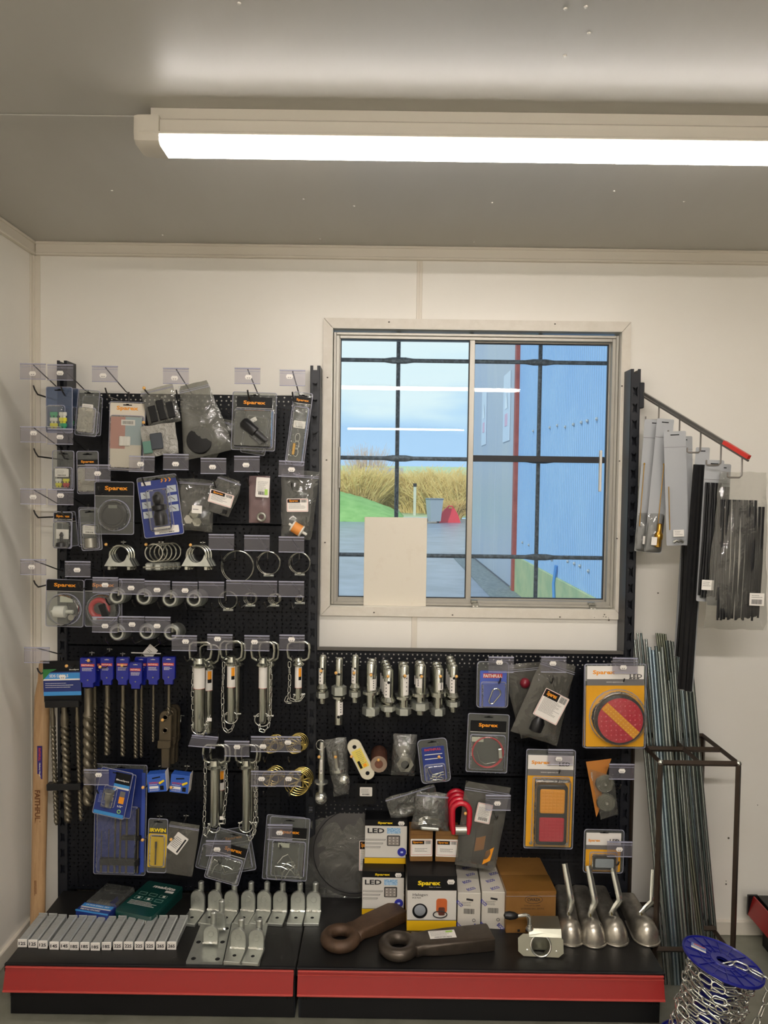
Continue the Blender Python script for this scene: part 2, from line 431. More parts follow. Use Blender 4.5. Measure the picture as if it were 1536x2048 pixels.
mb = MB(); mb.box(a.x-.012, b.x+.004, .040, .0515, a.z-.010, a.z+.0105, .001)
wbuild(mb, 'glazing_bar', M_seal, sR, smooth=False)
M_grip = pm('pull_grip_white', '#e9e6df', .4)
p = atY(1201,942,.035); q = atY(680,935,.03)
mb = MB(); mb.box(p.x-.004, p.x+.003, .028, .046, p.z-.068, p.z+.068, .002); wbuild(mb, 'pull_grip', M_grip)
mb = MB(); mb.box(q.x-.004, q.x+.002, .014, .030, q.z-.068, q.z+.068, .002); wbuild(mb, 'pull_grip', M_alu)
M_zinc = pm('zinc_plate', '#a9a8a0', .3, .9)
M_bolt = pm('bolt_bright', '#d8d5cc', .25, .8)
for (x, y) in ((950,1208),(1185,1213)):
    p = atY(x, y, .012); mb = MB(); mb.box(p.x-.011, p.x+.011, .004, .016, p.z-.013, p.z+.004, .001); mb.box(p.x-.014, p.x+.008, .010, .030, p.z+.003, p.z+.013, .002)
    c = wbuild(mb, 'window_catch', M_zinc, smooth=False)
    mb = MB()
    for dx in (-.006, .006): mb.lathe([(.0002,.0005),(.003,.001),(.0035,.004)], 8, 'Y', (p.x+dx, 0, p.z-.007))
    wbuild(mb, 'screw', M_bolt, c)
# white board standing in the window
M_board = pm('white_board', '#e2dac9', .5, var=(14,'#d8cdb9',(.55,.8)))
a = atY(729,1034,.008); b = atY(852,1214,.004)
t = thing('blank_board', 'blank off-white board propped upright against the left window pane', 'board', ((a.x+b.x)/2, .012, b.z), (math.radians(-1.2),0,0))
MB().box(-(b.x-a.x)/2, (b.x-a.x)/2, -.002, .002, 0, a.z-b.z, .0006).build('panel', M_board, t, smooth=False)

# ------------------------------------------------------------------ outside
M_bar = pm('grille_steel', '#2f363e', .45, .3, var=(90,'#59626c',(.45,.62)), bump=(200,.2))
gr = thing('security_grille', 'dark flattened steel tube security grille outside the window', 'grille', ((WX0+WX1)/2, .20, WZ0-.2))
G = gr.location
def barz(mb, x, z0, z1, zs, yy):
    mb.tube([(x-G.x, yy-G.y, z0-G.z), (x-G.x, yy-G.y, z1-G.z)], .0072, 8)
for (xt, xb) in ((798,790),(942,936),(1083,1071)):
    p = atY(xt, 700, .20); q = atY(xb, 1150, .20); xm = (p.x+q.x)/2
    mb = MB(); barz(mb, xm, WZ0-.15, WZ1+.15, None, .205); mb.build('upright_bar', M_bar, gr)
for (yl, xr) in ((722,0),(917,0),(1110,0)):
    p = atY(800, yl, .20); pts = []; rr = []
    xs = [WX0-.15]; 
    for xj in (798,1078):
        c = atY(xj, yl, .20).x; xs += [c-.05, c-.022, c, c+.022, c+.05]
    xs += [WX1+.15]
    for x in xs:
        near = min(abs(x-atY(xj, yl, .20).x) for xj in (798,1078))
        rr.append(.0112 if near < .03 else .0072); pts.append((x-G.x, .19-G.y, p.z-G.z))
    mb = MB(); mb.tube(pts, rr, 8, flat=.8); mb.build('cross_bar', M_bar, gr)

for (x, z) in ((WX0-.12,.3),(WX1+.12,.3),(WX0-.12,.8),(WX1+.12,.8)):
    MB().box(x-G.x-.02, x-G.x+.02, .071-G.y, .215-G.y, z, z+.03, .002).build('wall_bracket', M_bar, gr, smooth=False)
GZ = -.10
M_asph = pm('wet_asphalt', '#98a2b4', .3, bump=(14,.3), var=(1.3,'#6f7a8c'), spec=.7)
M_road = pm('road_pale', '#a7adb8', .35, var=(.3,'#98a0ae'))
yard = struct(MB().box(-40, 40, .07, 34, GZ-.2, GZ).build('ground', M_asph, smooth=False))
M_field = pm('field_grass', '#b4cc9c', .9, var=(.05,'#ccd8b0'))
def fieldf(u, v):
    Y = 34+v*260; return (-160+u*320, Y, GZ+.05+ max(0,v)**1.2*9.5)
fl = MB().grid(fieldf, 20, 14).build('field', M_field); fl['kind'] = 'structure'
M_bank = pm('bank_grass', '#9cc878', .95, var=(2.2,'#7fb060'), bump=(8,.8))
def bankf(u, v):
    X = -9+u*10; Y = 29.5+v*6
    return (X, Y, GZ-.02+1.55*math.sin(min(1,v*1.6)*PI/2)*max(0,math.sin(PI*min(1,max(0,(1-u)*1.6))/2))**.7+.08*noise.noise((X*2,Y*2,0)))
bk = MB().grid(bankf, 40, 16).build('grass_bank', M_bank); tag(bk, 'bright green grass bank rising beyond the wet yard', 'grass bank', kind='stuff')
# bare winter bushes
M_twig = pm('twigs_ochre', '#f0d896', .9, var=(3,'#dcc07c'))
M_twig2 = pm('twigs_brown', '#cdb0a0', .9)
def bush(px, py_top, width, Y, label, mat, n=900, seed=1, droop=.3):
    rnd = random.Random(seed); top = atY(px, py_top, Y); h = top.z-GZ
    t = thing('winter_bush', label, 'bush', (top.x, Y, GZ), group=None)
    mb = MB()
    for i in range(n):
        a = rnd.uniform(0, 2*PI); r0 = rnd.uniform(0, width*.28); lean = rnd.uniform(.1, .5)*width
        x, y = r0*math.cos(a), r0*math.sin(a)*.6; hh = h*rnd.uniform(.45, 1.0)*(1-.35*(r0/width))
        pts = []; dx, dy = math.cos(a)*lean, math.sin(a)*lean*.6
        for k in range(4):
            f = k/3; pts.append((x+dx*f**1.5+rnd.uniform(-.06,.06)*f, y+dy*f**1.5, hh*f*(1-.1*droop*f)))
        mb.tube(pts, [.026,.018,.013,.007], 3)
        for q in range(3):
            b0 = Vector(pts[1]).lerp(Vector(pts[3]), rnd.random()); dd = Vector((rnd.uniform(-.35,.35), rnd.uniform(-.2,.2), rnd.uniform(.05,.4)))
            mb.tube([tuple(b0), tuple(b0+dd)], [.012,.005], 3)
    mb.build('twigs', mat, t, smooth=False, kind='stuff')
    mb = MB()
    for k in range(5):
        a = k*1.3; mb.tube([(0,0,0),(math.cos(a)*.12,math.sin(a)*.1,h*.35)], [.05,.025], 5)
    mb.build('stems', M_twig2, t)
bush(715,922,3.6,37,'broad ochre winter bush at the far left of the window view',M_twig,seed=2)
bush(762,932,2.6,38.5,'low ochre winter bush behind the grass bank, beside the window grille bar',M_twig,seed=3)
bush(838,935,3.4,38,'round ochre winter bush behind the grey wheelie bin',M_twig,seed=4)
bush(888,930,3.4,37,'tangled olive winter bush right of the wheelie bin',M_twig,seed=5)
bush(925,940,2.6,36,'ochre winter bush nearest the blue shed',M_twig,seed=6)
bush(735,880,4.4,78,'bare reddish tree standing up above the hedge line',M_twig2,n=500,seed=7)
bush(905,1000,1.6,33.5,'pale dry grass clump beside the red barrier',pm('dry_grass','#d8b878',.9),n=260,seed=8)
# pale houses between the bushes
M_house = pm('far_render', '#dfe3e6', .8); M_roof = pm('far_roof', '#a4a4a8', .8)
for (x0, y0, x1, y1, Yh, lb) in ((735,957,800,981,60,'low pale building behind the bushes, left of the grille bar'),):
    a = atY(x0,y0,Yh); b = atY(x1,y1,Yh)
    t = thing('far_building', lb, 'building', ((a.x+b.x)/2, Yh, b.z-1))
    W = (b.x-a.x)/2; H = a.z-b.z+1
    MB().box(-W, W, 0, 5, 0, H).build('wall', M_house, t, smooth=False)
    MB().rings([[(-W-.3,-.3,H),(W+.3,-.3,H),(W+.3,2.5,H+.9),(-W-.3,2.5,H+.9)],[(-W-.3,-.1,H+.1),(W+.3,-.1,H+.1),(W+.3,2.5,H+1),(-W-.3,2.5,H+1)]]).build('roof', M_roof, t, smooth=False)
    for k in range(3): MB().box(-W*.7+k*W*.6, -W*.7+k*W*.6+.7, -.04, 0, H-1.1, H-.4).build('window', M_roof, t, smooth=False)
# wheelie bin, post, red barrier, kerb
M_bin = pm('bin_grey', '#a4aeb6', .45); M_bind = pm('bin_lid', '#6f7d88', .45)
p = atZ(868,1046,GZ); t = thing('wheelie_bin', 'grey wheelie bin standing at the far edge of the yard', 'bin', (p.x, p.y, GZ), (0,0,.25))
mb = MB(); mb.rings([[(-.22,-.25,.08),(.22,-.25,.08),(.22,.25,.08),(-.22,.25,.08)],[(-.29,-.34,1.0),(.29,-.34,1.0),(.29,.32,1.0),(-.29,.32,1.0)]]); mb.build('body', M_bin, t, smooth=False)
mb = MB(); mb.box(-.31,.31,-.36,.34,1.0,1.07,.02); mb.tube([(-.25,.4,1.0),(.25,.4,1.0)],.02,6); mb.build('lid', M_bind, t)
for s_ in (-1,1): MB().lathe([(.1,-.03),(.1,.03)],12,'X',(s_*.27,.26,.1)).build('wheel', M_seal, t)
p = atZ(829,1034,GZ); t = thing('marker_post', 'pale square timber post left of the wheelie bin', 'post', (p.x, p.y, GZ))
MB().box(-.07,.07,-.07,.07,0,1.55,.01).build('post', pm('pale_post','#cfd0c2',.8), t, smooth=False)
MB().box(-.09,.09,-.09,.09,1.55,1.72,.01).build('post_cap', M_seal, t, smooth=False)
p = atZ(897,1045,GZ); t = thing('road_barrier', 'small red plastic barrier beside the wheelie bin', 'barrier', (p.x, p.y, GZ), (0,0,.2))
M_redp = pm('red_plastic', '#e0404e', .5)
mb = MB(); mb.rings([[(-.5,-.2,0),(.5,-.2,0),(.5,.2,0),(-.5,.2,0)],[(-.38,-.1,.35),(.4,-.1,.35),(.4,.1,.35),(-.38,.1,.35)],[(-.15,-.06,.62),(.25,-.06,.62),(.25,.06,.62),(-.15,.06,.62)]]); mb.build('body', M_redp, t)
MB().tube([(-.1,0,.6),(0,0,.72),(.15,0,.72),(.22,0,.6)],.03,6).build('handle', M_redp, t)
k_ = MB().box(-14, 1.6, 32.5, 32.9, GZ, GZ+.1, .02).build('kerb', pm('kerb_stone','#c9cbcf',.8), smooth=False); k_['kind']='structure'
# ---- blue shed
SX = 1.97
shed = thing('metal_shed', 'long blue metal-clad shed running away beside the window', 'building', (SX, 8, GZ))
M_blue = pm('shed_cladding_blue', '#88b2dc', .45, var=(.8,'#98bee0'))
M_blue2 = pm('shed_door_grey_blue', '#a6b4cc', .4, var=(.5,'#bcc4cc'), stretch=(1,1,.3))
M_redtrim = pm('shed_red_trim', '#a8524a', .6, var=(6,'#8f3f3c'))
M_conc = pm('mossy_concrete', '#b9c494', .85, var=(4,'#94b088'), bump=(20,.5))
yc = atZ(1038,1183,GZ).y-8     # y of the red edge, local
pitch = .076; y0 = .4-8; H = 6.2
# corrugated sheet: profile in Y, constant in Z
mb = MB(); prof = []; y = y0
while y < yc+.35:
    prof += [(0,y),(0,y+pitch*.35),(.018,y+pitch*.5),(.018,y+pitch*.85)]; y += pitch
vs_ = [(px_, py_, .54) for px_, py_ in prof]+[(px_, py_, H) for px_, py_ in prof]; n = len(prof)
mb.add(vs_, [(i,i+1,n+i+1,n+i) for i in range(n-1)]); mb.build('corrugated_cladding', M_blue, shed, smooth=False)
MB().box(-.015,.25,y0,yc+.35,0,.55,.01).build('concrete_plinth', M_conc, shed, smooth=False)
MB().box(.03,.3,y0,yc+6.0,0,H).build('wall_core', M_blue2, shed, smooth=False)
MB().box(-.05,.02,yc-.06,yc+.07,0,H,.005).build('corner_trim', M_redtrim, shed, smooth=False)
yy = yc+.1
for k, wdt in enumerate((1.9,1.95,1.95)):
    MB().box(-.03,.015,yy+.01,yy+wdt-.01,.05,H,.004).build('door_panel', M_blue2, shed, smooth=False); yy += wdt
M_sign = pm('sign_face', '#cfdcea', .3)
for (x, y, hh) in ((1012,815,1.1),(967,835,1.1)):
    p = atX(x, y, SX-.05); Yl = p.y-8; Zl = p.z-GZ
    s1 = MB(); s1.box(-.045,-.032,Yl-.32,Yl+.32,Zl-hh/2,Zl+hh/2,.006); sg = s1.build('sign', M_sign, shed, smooth=False)
    s1 = MB(); s1.box(-.050,-.044,Yl-.12,Yl+.12,Zl-.3,Zl-.1,.003); s1.build('emblem', pm('sign_pink','#e0b4cc',.4), sg, smooth=False)
    s1 = MB(); s1.add([(-.050,Yl-.14,Zl-.02),(-.050,Yl+.14,Zl-.02),(-.050,Yl,Zl+.3)],[(0,1,2)]); s1.build('symbol', pm('sign_white','#eef6fc',.4), sg, smooth=False)
mb = MB(); rnd = random.Random(3)
for (x, y) in ((1100,855),(1115,851),(1131,854),(1147,849),(1163,845),(1175,842),(1194,838),(1067,862),(1104,1120),(1136,1123),(1149,1127),(1160,1132),(1177,1142),(1058,1090),(1045,1085)):
    p = atX(x, y, SX-.004); mb.sph((-.004, p.y-8, p.z-GZ), .018, 6)
mb.build('roofing_screws', M_bolt, shed, kind='stuff')
mb = MB(); p = atX(1105,1165,SX-.02); q = atX(1112,1140,SX-.02)
mb.tube([(-.03,p.y-8.2,.05),(-.03,p.y-8.1,p.z-GZ),(-.02,q.y-8,q.z-GZ+.05)],.02,6); mb.build('blue_pipe', pm('pipe_blue','#4f8fd0',.5), shed)
mb = MB(); mb.box(-.45,-.02,3-8,14-8,0,.015); mb.build('drain_channel', pm('gravel_edge','#6f7a80',.9,bump=(40,.8),var=(20,'#9aa4a4')), shed, smooth=False)

# ------------------------------------------------------------------ gondola shelving
PY = -.075; BY = -.068           # upright front plane, board face
M_blk = pm('shelf_black_steel', '#121214', .42, bump=(500,.06), spec=.3)
M_post = pm('post_black_steel', '#1d1f25', .4, spec=.4)
M_base = pm('base_black_steel', '#1a1918', .38, .0, bump=(600,.08), var=(5,'#24211e',(.5,.9)), spec=.45)
M_void = pm('dark_void', '#050506', .9)
gon = thing('wall_shelving', 'black perforated-back wall shelving with red ticket strips under the window', 'shelving', (-.12, -.1, 0))
GL = gon.location
def gb(mb, name, mat, parent=gon, **k):
    mb.v = [(v[0]-GL.x, v[1]-GL.y, v[2]-GL.z) for v in mb.v]; return mb.build(name, mat, parent, **k)
PX = (-1.017, -.2245, .777)
ptop = (atY(122,721,PY).z, atY(629,731,PY).z, atY(1275,738,PY).z)
bx = [(.30,.42),(.5,.30),(.70,.42),(.70,.58),(.5,.70),(.30,.58)]
for i, X in enumerate(PX):
    mb = MB(); z = .20; top = ptop[i]; hw = .0145; st = .0515
    mb.box(X-hw-.001, X-hw+.001, PY, -.005, .0, top, 0); mb.box(X+hw-.001, X+hw+.001, PY, -.005, .0, top, 0)
    mb.box(X-hw, X+hw, PY+.02, PY+.024, 0, top-.02)
    nz = int((top-.03-z)/st); sw, sh = .0075, .0155
    mb.add([(X-hw,PY,0),(X+hw,PY,0),(X+hw,PY,z),(X-hw,PY,z)],[(0,1,2,3)])
    for k in range(nz):
        a = z+k*st; b = a+st; c = (a+b)/2
        o = [(X-hw,a),(X,a),(X+hw,a),(X+hw,c),(X+hw,b),(X,b),(X-hw,b),(X-hw,c)]
        h = [(X-sw,c-sh),(X,c-sh*.62),(X+sw,c-sh),(X+sw*.72,c),(X+sw,c+sh),(X,c+sh*.62),(X-sw,c+sh),(X-sw*.72,c)]
        vs_ = [(p_[0],PY,p_[1]) for p_ in o+h]
        mb.add(vs_, [(j,(j+1)%8,8+(j+1)%8,8+j) for j in range(8)])
    a = z+nz*st
    mb.add([(X-hw,PY,a),(X-.006,PY,a),(X-.006,PY,top),(X-hw,PY,top)],[(0,1,2,3)])
    mb.add([(X+.006,PY,a),(X+hw,PY,a),(X+hw,PY,top),(X+.006,PY,top)],[(0,1,2,3)])
    mb.add([(X-.006,PY,a),(X+.006,PY,a),(X+.006,PY,top-.014),(X-.006,PY,top-.014)],[(0,1,2,3)])
    gb(mb, 'upright_post', M_post, smooth=False)
# perforated panels: holes are real see-through perforation
def perf_mat():
    m = bpy.data.materials.new('perforated_black'); m.use_nodes = True; t = m.node_tree; L = t.links
    b = t.nodes['Principled BSDF']; b.inputs['Base Color'].default_value = lin('#0e1016'); b.inputs['Roughness'].default_value = .4; b.inputs['Specular IOR Level'].default_value = .28
    o = t.nodes['Material Output']; tr = t.nodes.new('ShaderNodeBsdfTransparent'); tr.inputs[0].default_value = (.9,.9,.9,1); mx = t.nodes.new('ShaderNodeMixShader')
    c = t.nodes.new('ShaderNodeTexCoord'); sp = t.nodes.new('ShaderNodeSeparateXYZ'); L.new(c.outputs['Object'], sp.inputs[0])
    def M(op, a, b_=None, cc=None):
        n = t.nodes.new('ShaderNodeMath'); n.operation = op
        for i, v in enumerate((a, b_, cc)):
            if v is None: continue
            if isinstance(v, (int,float)): n.inputs[i].default_value = v
            else: L.new(v, n.inputs[i])
        return n.outputs[0]
    P = .025; row = M('MODULO', M('DIVIDE', sp.outputs['Z'], P/2), 2)      # rows every 12.5 mm
    def grid(ox, oz, px, pz, r):
        fx = M('SUBTRACT', M('FRACT', M('ADD', M('DIVIDE', M('ADD', sp.outputs['X'], 10+ox), px), .5)), .5)
        fz = M('SUBTRACT', M('FRACT', M('ADD', M('DIVIDE', M('ADD', sp.outputs['Z'], 10+oz), pz), .5)), .5)
        dx = M('MULTIPLY', fx, px); dz = M('MULTIPLY', fz, pz)
        d = M('SQRT', M('ADD', M('MULTIPLY', dx, dx), M('MULTIPLY', dz, dz)))
        return M('LESS_THAN', d, r)
    g = M('MAXIMUM', grid(0,0,.025,.025,.0027), grid(.0075,.0125,.015,.025,.0025))
    ex = M('LESS_THAN', M('ABSOLUTE', sp.outputs['X']), 50)
    L.new(g, mx.inputs[0]); L.new(b.outputs[0], mx.inputs[1]); L.new(tr.outputs[0], mx.inputs[2]); L.new(mx.outputs[0], o.inputs[0])
    return m
M_perf = perf_mat()
def panels(x0, x1, zs):
    for za, zb in zip(zs[1:], zs[:-1]):
        mb = MB(); cx = (x0+x1)/2
        mb.add([(x0-cx,0,0),(x1-cx,0,0),(x1-cx,0,zb-za-.002),(x0-cx,0,zb-za-.002)],[(0,1,2,3)])
        o = mb.build('back_panel', M_perf, gon, smooth=False); o.location = (cx-GL.x, BY-GL.y, za-GL.z)
        for (qa, qb) in ((zb-.004, zb-.002), (za, za+.002)):
            MB().box(x0-cx, x1-cx, 0, .02, qa-za, qb-za).build('panel_lip', M_blk, o, smooth=False)
zl = [atY(360,y,BY).z for y in (787,1047,1292,1541)]+[.155]
zr = [atY(940,y,BY).z for y in (1304,1552)]+[.155]
panels(PX[0]+.0135, PX[1]-.0135, zl); panels(PX[1]+.0135, PX[2]-.0135, zr)
for (xa, xb, zz_) in ((PX[0]+.016, PX[1]-.016, zl), (PX[1]+.016, PX[2]-.016, zr)):  # added black sheets behind the boards shade the holes, open along the top
    for k_, (za, zb) in enumerate(zip(zz_[1:], zz_[:-1])):
        gb(MB().box(xa, xb, BY+.024, BY+.026, za+.002, zb-(.055 if k_ == 0 else .002)), 'shade_sheet', M_blk, smooth=False)
# brace under the window between posts
ZR = zr[0]
mb = MB(); mb.box(PX[1]+.014, PX[2]-.014, PY+.004, PY+.012, ZR-.001, ZR+.010, .001); gb(mb, 'top_rail', pm('rail_grey','#5a5650',.5), smooth=False)
FY = -.445
for i in (0,1):
    x0, x1 = PX[i]+.001, PX[i+1]-.001
    mb = MB(); mb.box(x0, x1, FY+.012, PY-.001, .135, .155, .002); gb(mb, 'base_shelf', M_base, smooth=False)
    mb = MB(); mb.box(x0+.01, x1-.006, FY+.022, FY+.028, .006, .136); gb(mb, 'kick_plate', M_blk, smooth=False)
    mb = MB(); mb.box(x0+.004, x0+.010, FY+.030, PY, 0, .15); mb.box(x1-.010, x1-.004, FY+.030, PY, 0, .15); gb(mb, 'bracket', M_post, smooth=False)
    mb = MB(); mb.box(x0, x1, FY+.004, FY+.014, .134, .156, .001); gb(mb, 'shelf_lip', M_blk, smooth=False)
    a, b = x0+.004, x1-.005
    M_red = pm('ticket_red', '#962523', .34, spec=.4, coat=.2); M_redl = pm('ticket_red_edge', '#b8463f', .3)
    def strip(y0, z0, y1, z1, t_):
        return [(a,y0,z0),(b,y0,z0),(b,y1,z1),(a,y1,z1)], 0
    T0 = (FY+.004, .148); T1 = (FY-.012, .094)
    mb = MB(); mb.rings([[(a,T0[0],T0[1]),(a,T1[0],T1[1]),(a,T1[0]+.003,T1[1]),(a,T0[0]+.003,T0[1])],[(b,T0[0],T0[1]),(b,T1[0],T1[1]),(b,T1[0]+.003,T1[1]),(b,T0[0]+.003,T0[1])]])
    gb(mb, 'ticket_strip', M_red, smooth=False)
    mb = MB(); mb.box(a,b,T1[0]-.004,T1[0]+.003,T1[1]-.004,T1[1]+.001,.001); mb.box(a,b,T0[0]-.005,T0[0]+.003,T0[1]-.001,T0[1]+.003,.001)
    if i == 1: mb.box(a,b,T0[0]-.0065,T0[0]-.0045,T0[1]-.0075,T0[1]-.006)
    gb(mb, 'strip_edge', M_redl, smooth=False)
    mb = MB()
    for xx in ((x0+.016, x0+.024) if i else (x0+.008,)) + (x1-.026, x1-.017):
        mb.box(xx, xx+.004, FY+.021, FY+.0225, .055, .078)
    gb(mb, 'slot', M_void, smooth=False)
    mb = MB(); rnd = random.Random(i+5)
    for k in range(9):
        xx = rnd.uniform(x0+.05, x1-.05); yy = rnd.uniform(FY+.04, FY+.2); ln = rnd.uniform(.003,.012)
        mb.box(xx, xx+ln, yy, yy+.0008, .1551, .1552)
    gb(mb, 'scuff', pm('scuff_pale','#6d675c',.8), smooth=False, kind='stuff')
# gondola by the right-hand wall, its corner in view
g2 = thing('shelving_unit', 'black shelving unit with red strip at the right edge of the picture', 'shelving', (1.4, -.4, 0))
p = atZ(1503,1790,.16)
x0 = p.x-1.4; y1 = p.y+.4; y0 = -2.2
MB().box(x0+.02, .17, y0, y1, .140, .160, .002).build('base_shelf', M_base, g2, smooth=False)
MB().box(x0+.035, x0+.045, y0, y1-.01, 0, .14).build('kick_plate', M_blk, g2, smooth=False)
MB().rings([[(x0+.004,y0,.158),(x0-.012,y0,.098),(x0-.009,y0,.098),(x0+.008,y0,.158)][::-1],[(x0+.004,y1,.158),(x0-.012,y1,.098),(x0-.009,y1,.098),(x0+.008,y1,.158)][::-1]]).build('ticket_strip', M_red, g2, smooth=False)
MB().box(x0-.012, x0+.02, y1-.004, y1+.004, .095, .160).build('strip_end', M_blk, g2, smooth=False)
MB().box(.150,.155,y0,y1,.16,1.5).build('back_panel', M_perf, g2, smooth=False)
for yy in (y1-.02, y1-1.02): MB().box(.145,.175,yy-.015,yy+.015,0,1.6).build('upright_post', M_post, g2, smooth=False)
# ================================================================== hanging stock
M_card_k = pm('card_black', '#08080a', .5, spec=.3); M_org = pm('ink_orange', '#f09a1c', .5); M_yel = pm('ink_yellow', '#f2d21c', .5)
M_wht = pm('paper_white', '#ece7df', .6); M_ink = pm('ink_black', '#1c1a1c', .6); M_redink = pm('ink_red', '#c9402f', .5)
M_gry = pm('ink_grey', '#6d6a68', .6); M_amb = pm('card_amber', '#e2a21a', .5, var=(9,'#c98a18',(.5,.9)))
M_blu = pm('card_blue', '#22357f', .42); M_blul = pm('card_light_blue', '#3f8fd0', .4); M_inkb = pm('ink_blue', '#2a2f9a', .5)
M_galv = pm('galvanised', '#c9cbc3', .36, .8, bump=(90,.25), var=(40,'#b9bcb4'))
M_chrome = pm('zinc_bright', '#e0e1da', .2, .9, bump=(40,.08))
M_steel = pm('steel_grey', '#a8a69c', .32, .85)
M_zpin = pm('zinc_pin', '#c2c3b8', .2, .96)
M_drill = pm('drill_steel', '#6f6859', .38, .85)
M_brz = pm('olive_forging', '#5b5140', .38, .6)
M_gold = pm('passivated_gold', '#c9b468', .25, .9)
M_brass = pm('brass', '#b98d3a', .28, .9)
M_wire = pm('hook_wire', '#4d4b49', .3, .8); M_ball = pm('hook_tip_cream', '#e8b264', .35)
M_rub = pm('black_rubber', '#0e0e10', .5, spec=.35); M_pl = pm('black_plastic', '#121214', .35, spec=.4)
M_sleeve = pm('sleeve_blue', '#131f8c', .3, coat=.3)
F_hold = film('holder_plastic', '#f4f3f7', .13, .12, edge=.45, body='#adabb2')
F_holde = film('holder_edge', '#e4e4f0', .55, .12, edge=.6, body='#c9c9de')
F_blis = film('blister_clear', '#f2f3f1', .05, .06, bump=(45,.2), edge=.7, body='#e8e8e0')
F_sheet = film('blister_sheet', '#e6e8e6', .11, .10, bump=(25,.3), edge=.6, body='#c4c6c0')
F_bag = film('polythene_bag', '#e8e8e4', .08, .07, bump=(13,1.0), edge=.85, body='#dcdcd4')
F_bagd = film('polythene_dull', '#cfcec8', .14, .10, bump=(10,.9), edge=.75, body='#bdbab0')
F_bagc = film('crinkle_film', '#f0f0ee', .09, .05, bump=(24,1.3), edge=1.0, body='#e6e6de')
F_slv = film('clear_sleeve', '#f2f2f0', .08, .06, bump=(16,.5), edge=.8, body='#e4e2d8')
F_red = film('red_lens', '#ff5a64', .72, .12, edge=.5, body='#b80f28'); F_ambl = film('amber_lens', '#ffb040', .7, .12, edge=.5, body='#e08a10')

def unit(d): return (BY-d-EYE.y)/F
def hang(name, label, cat, cx, cy, w, h, d, rot=0, group=None, anchor='c', tilt=0):
    u = unit(d); W, H = w*u, h*u; c = atY(cx, cy, BY-d); a = math.radians(rot)
    o = thing(name, label, cat, (c.x-math.sin(a)*H/2, BY-d, c.z-math.cos(a)*H/2), (math.radians(tilt), a, 0), group)
    return o, W, H, u
def price(parent, x, z, y, k=1.0, ang=0):
    w, h = .0185*k, .0125*k; n = .0035*k
    o = [(w/2-n*.6,h/2),(-w/2+n*.6,h/2),(-w/2+n*.3,h*.3),(-w/2-n*.2,h*.12),(-w/2-n*.2,-h*.12),(-w/2+n*.3,-h*.3),(-w/2+n*.6,-h/2),(w/2-n*.6,-h/2),(w/2-n*.3,-h*.3),(w/2+n*.2,-h*.12),(w/2+n*.2,h*.12),(w/2-n*.3,h*.3)]
    c, s = math.cos(ang), math.sin(ang)
    o = [(x+c*p-s*q, z+s*p+c*q) for p, q in o]
    st = MB().prism(o, y-.0004, y).build('price_sticker', M_wht, parent, smooth=False)
    mb = MB()
    for dx in (-.0045,-.0025,.0012,.0032): mb.box(x+dx*k, x+(dx+.0014)*k, y-.0006, y-.0004, z-.0042*k, z-.0012*k)
    mb.build('price_print', M_gry, st, smooth=False)
def hook(cx, cy, label, st=None, L=.2, w=51, h=32, rot=0, wires=True, drop=.030, tilt=0):
    u = unit(L); c = atY(cx, cy, BY-L)
    t = thing('price_hook', label, 'hook', (c.x, BY, c.z-.05)); z0 = .05
    W, H = w*u, h*u
    if wires:
        a = z0-.030; b = z0-.066
        MB().tube([(.0,-.002,a-.012),(.0,-.010,a),(.0,-.03,a+.002),(0,-L+.012,z0+H*.35),(0,-L+.003,z0+H*.42)], .0018, 6).build('price_wire', M_wire, t)
        MB().tube([(0,-.002,b),(0,-L*.86,b+.004),(0,-L*.95,b+.016),(0,-L*.99,b+.026)], .0024, 6).build('hook_wire', M_wire, t)
        MB().box(-.0025,.0025,-.004,-.001,b-.006,a+.004,.0008).build('back_plate', M_wire, t, smooth=False)
    R = Matrix.Translation((0,-L,z0)) @ Matrix.Rotation(math.radians(rot),4,'Y') @ Matrix.Rotation(math.radians(tilt),4,'X')
    mb = MB(R); mb.box(-W/2, W/2, -.0015, 0, -H/2, H/2); f = mb.build('ticket_holder', F_hold, t, smooth=False)
    mb = MB(R); mb.box(-W/2, W/2, -.0035, .0015, H/2-.0035, H/2, .0005); mb.box(-W/2, W/2, -.0032, -.001, -H/2, -H/2+.0022, .0004); mb.box(-W/2, W/2, -.0022, -.0012, H/2-.0105, H/2-.0095)
    mb.build('holder_rim', F_holde, f, smooth=False)
    if st:
        p = atY(st[0], st[1], BY-L-.003); o = MB(); R2 = R.inverted()
        q = R2 @ Vector((p.x-c.x, -L, p.z-c.z+z0))
        s = MB(R)
        w_, h_ = .0185, .0125
        n = .0035
        oo = [(w_/2-n*.6,h_/2),(-w_/2+n*.6,h_/2),(-w_/2+n*.3,h_*.3),(-w_/2-n*.2,h_*.12),(-w_/2-n*.2,-h_*.12),(-w_/2+n*.3,-h_*.3),(-w_/2+n*.6,-h_/2),(w_/2-n*.6,-h_/2),(w_/2-n*.3,-h_*.3),(w_/2+n*.2,-h_*.12),(w_/2+n*.2,h_*.12),(w_/2-n*.3,h_*.3)]
        s.prism([(q.x+a, q.z+b) for a, b in oo], -.0028, -.0022); so = s.build('price_sticker', M_wht, t, smooth=False)
        s = MB(R)
        for dx in (-.0048,-.0026,.0012,.0034): s.box(q.x+dx, q.x+dx+.0014, -.0031, -.0028, q.z-.0042, q.z-.0014)
        s.build('price_print', M_gry, so, smooth=False)
    return t
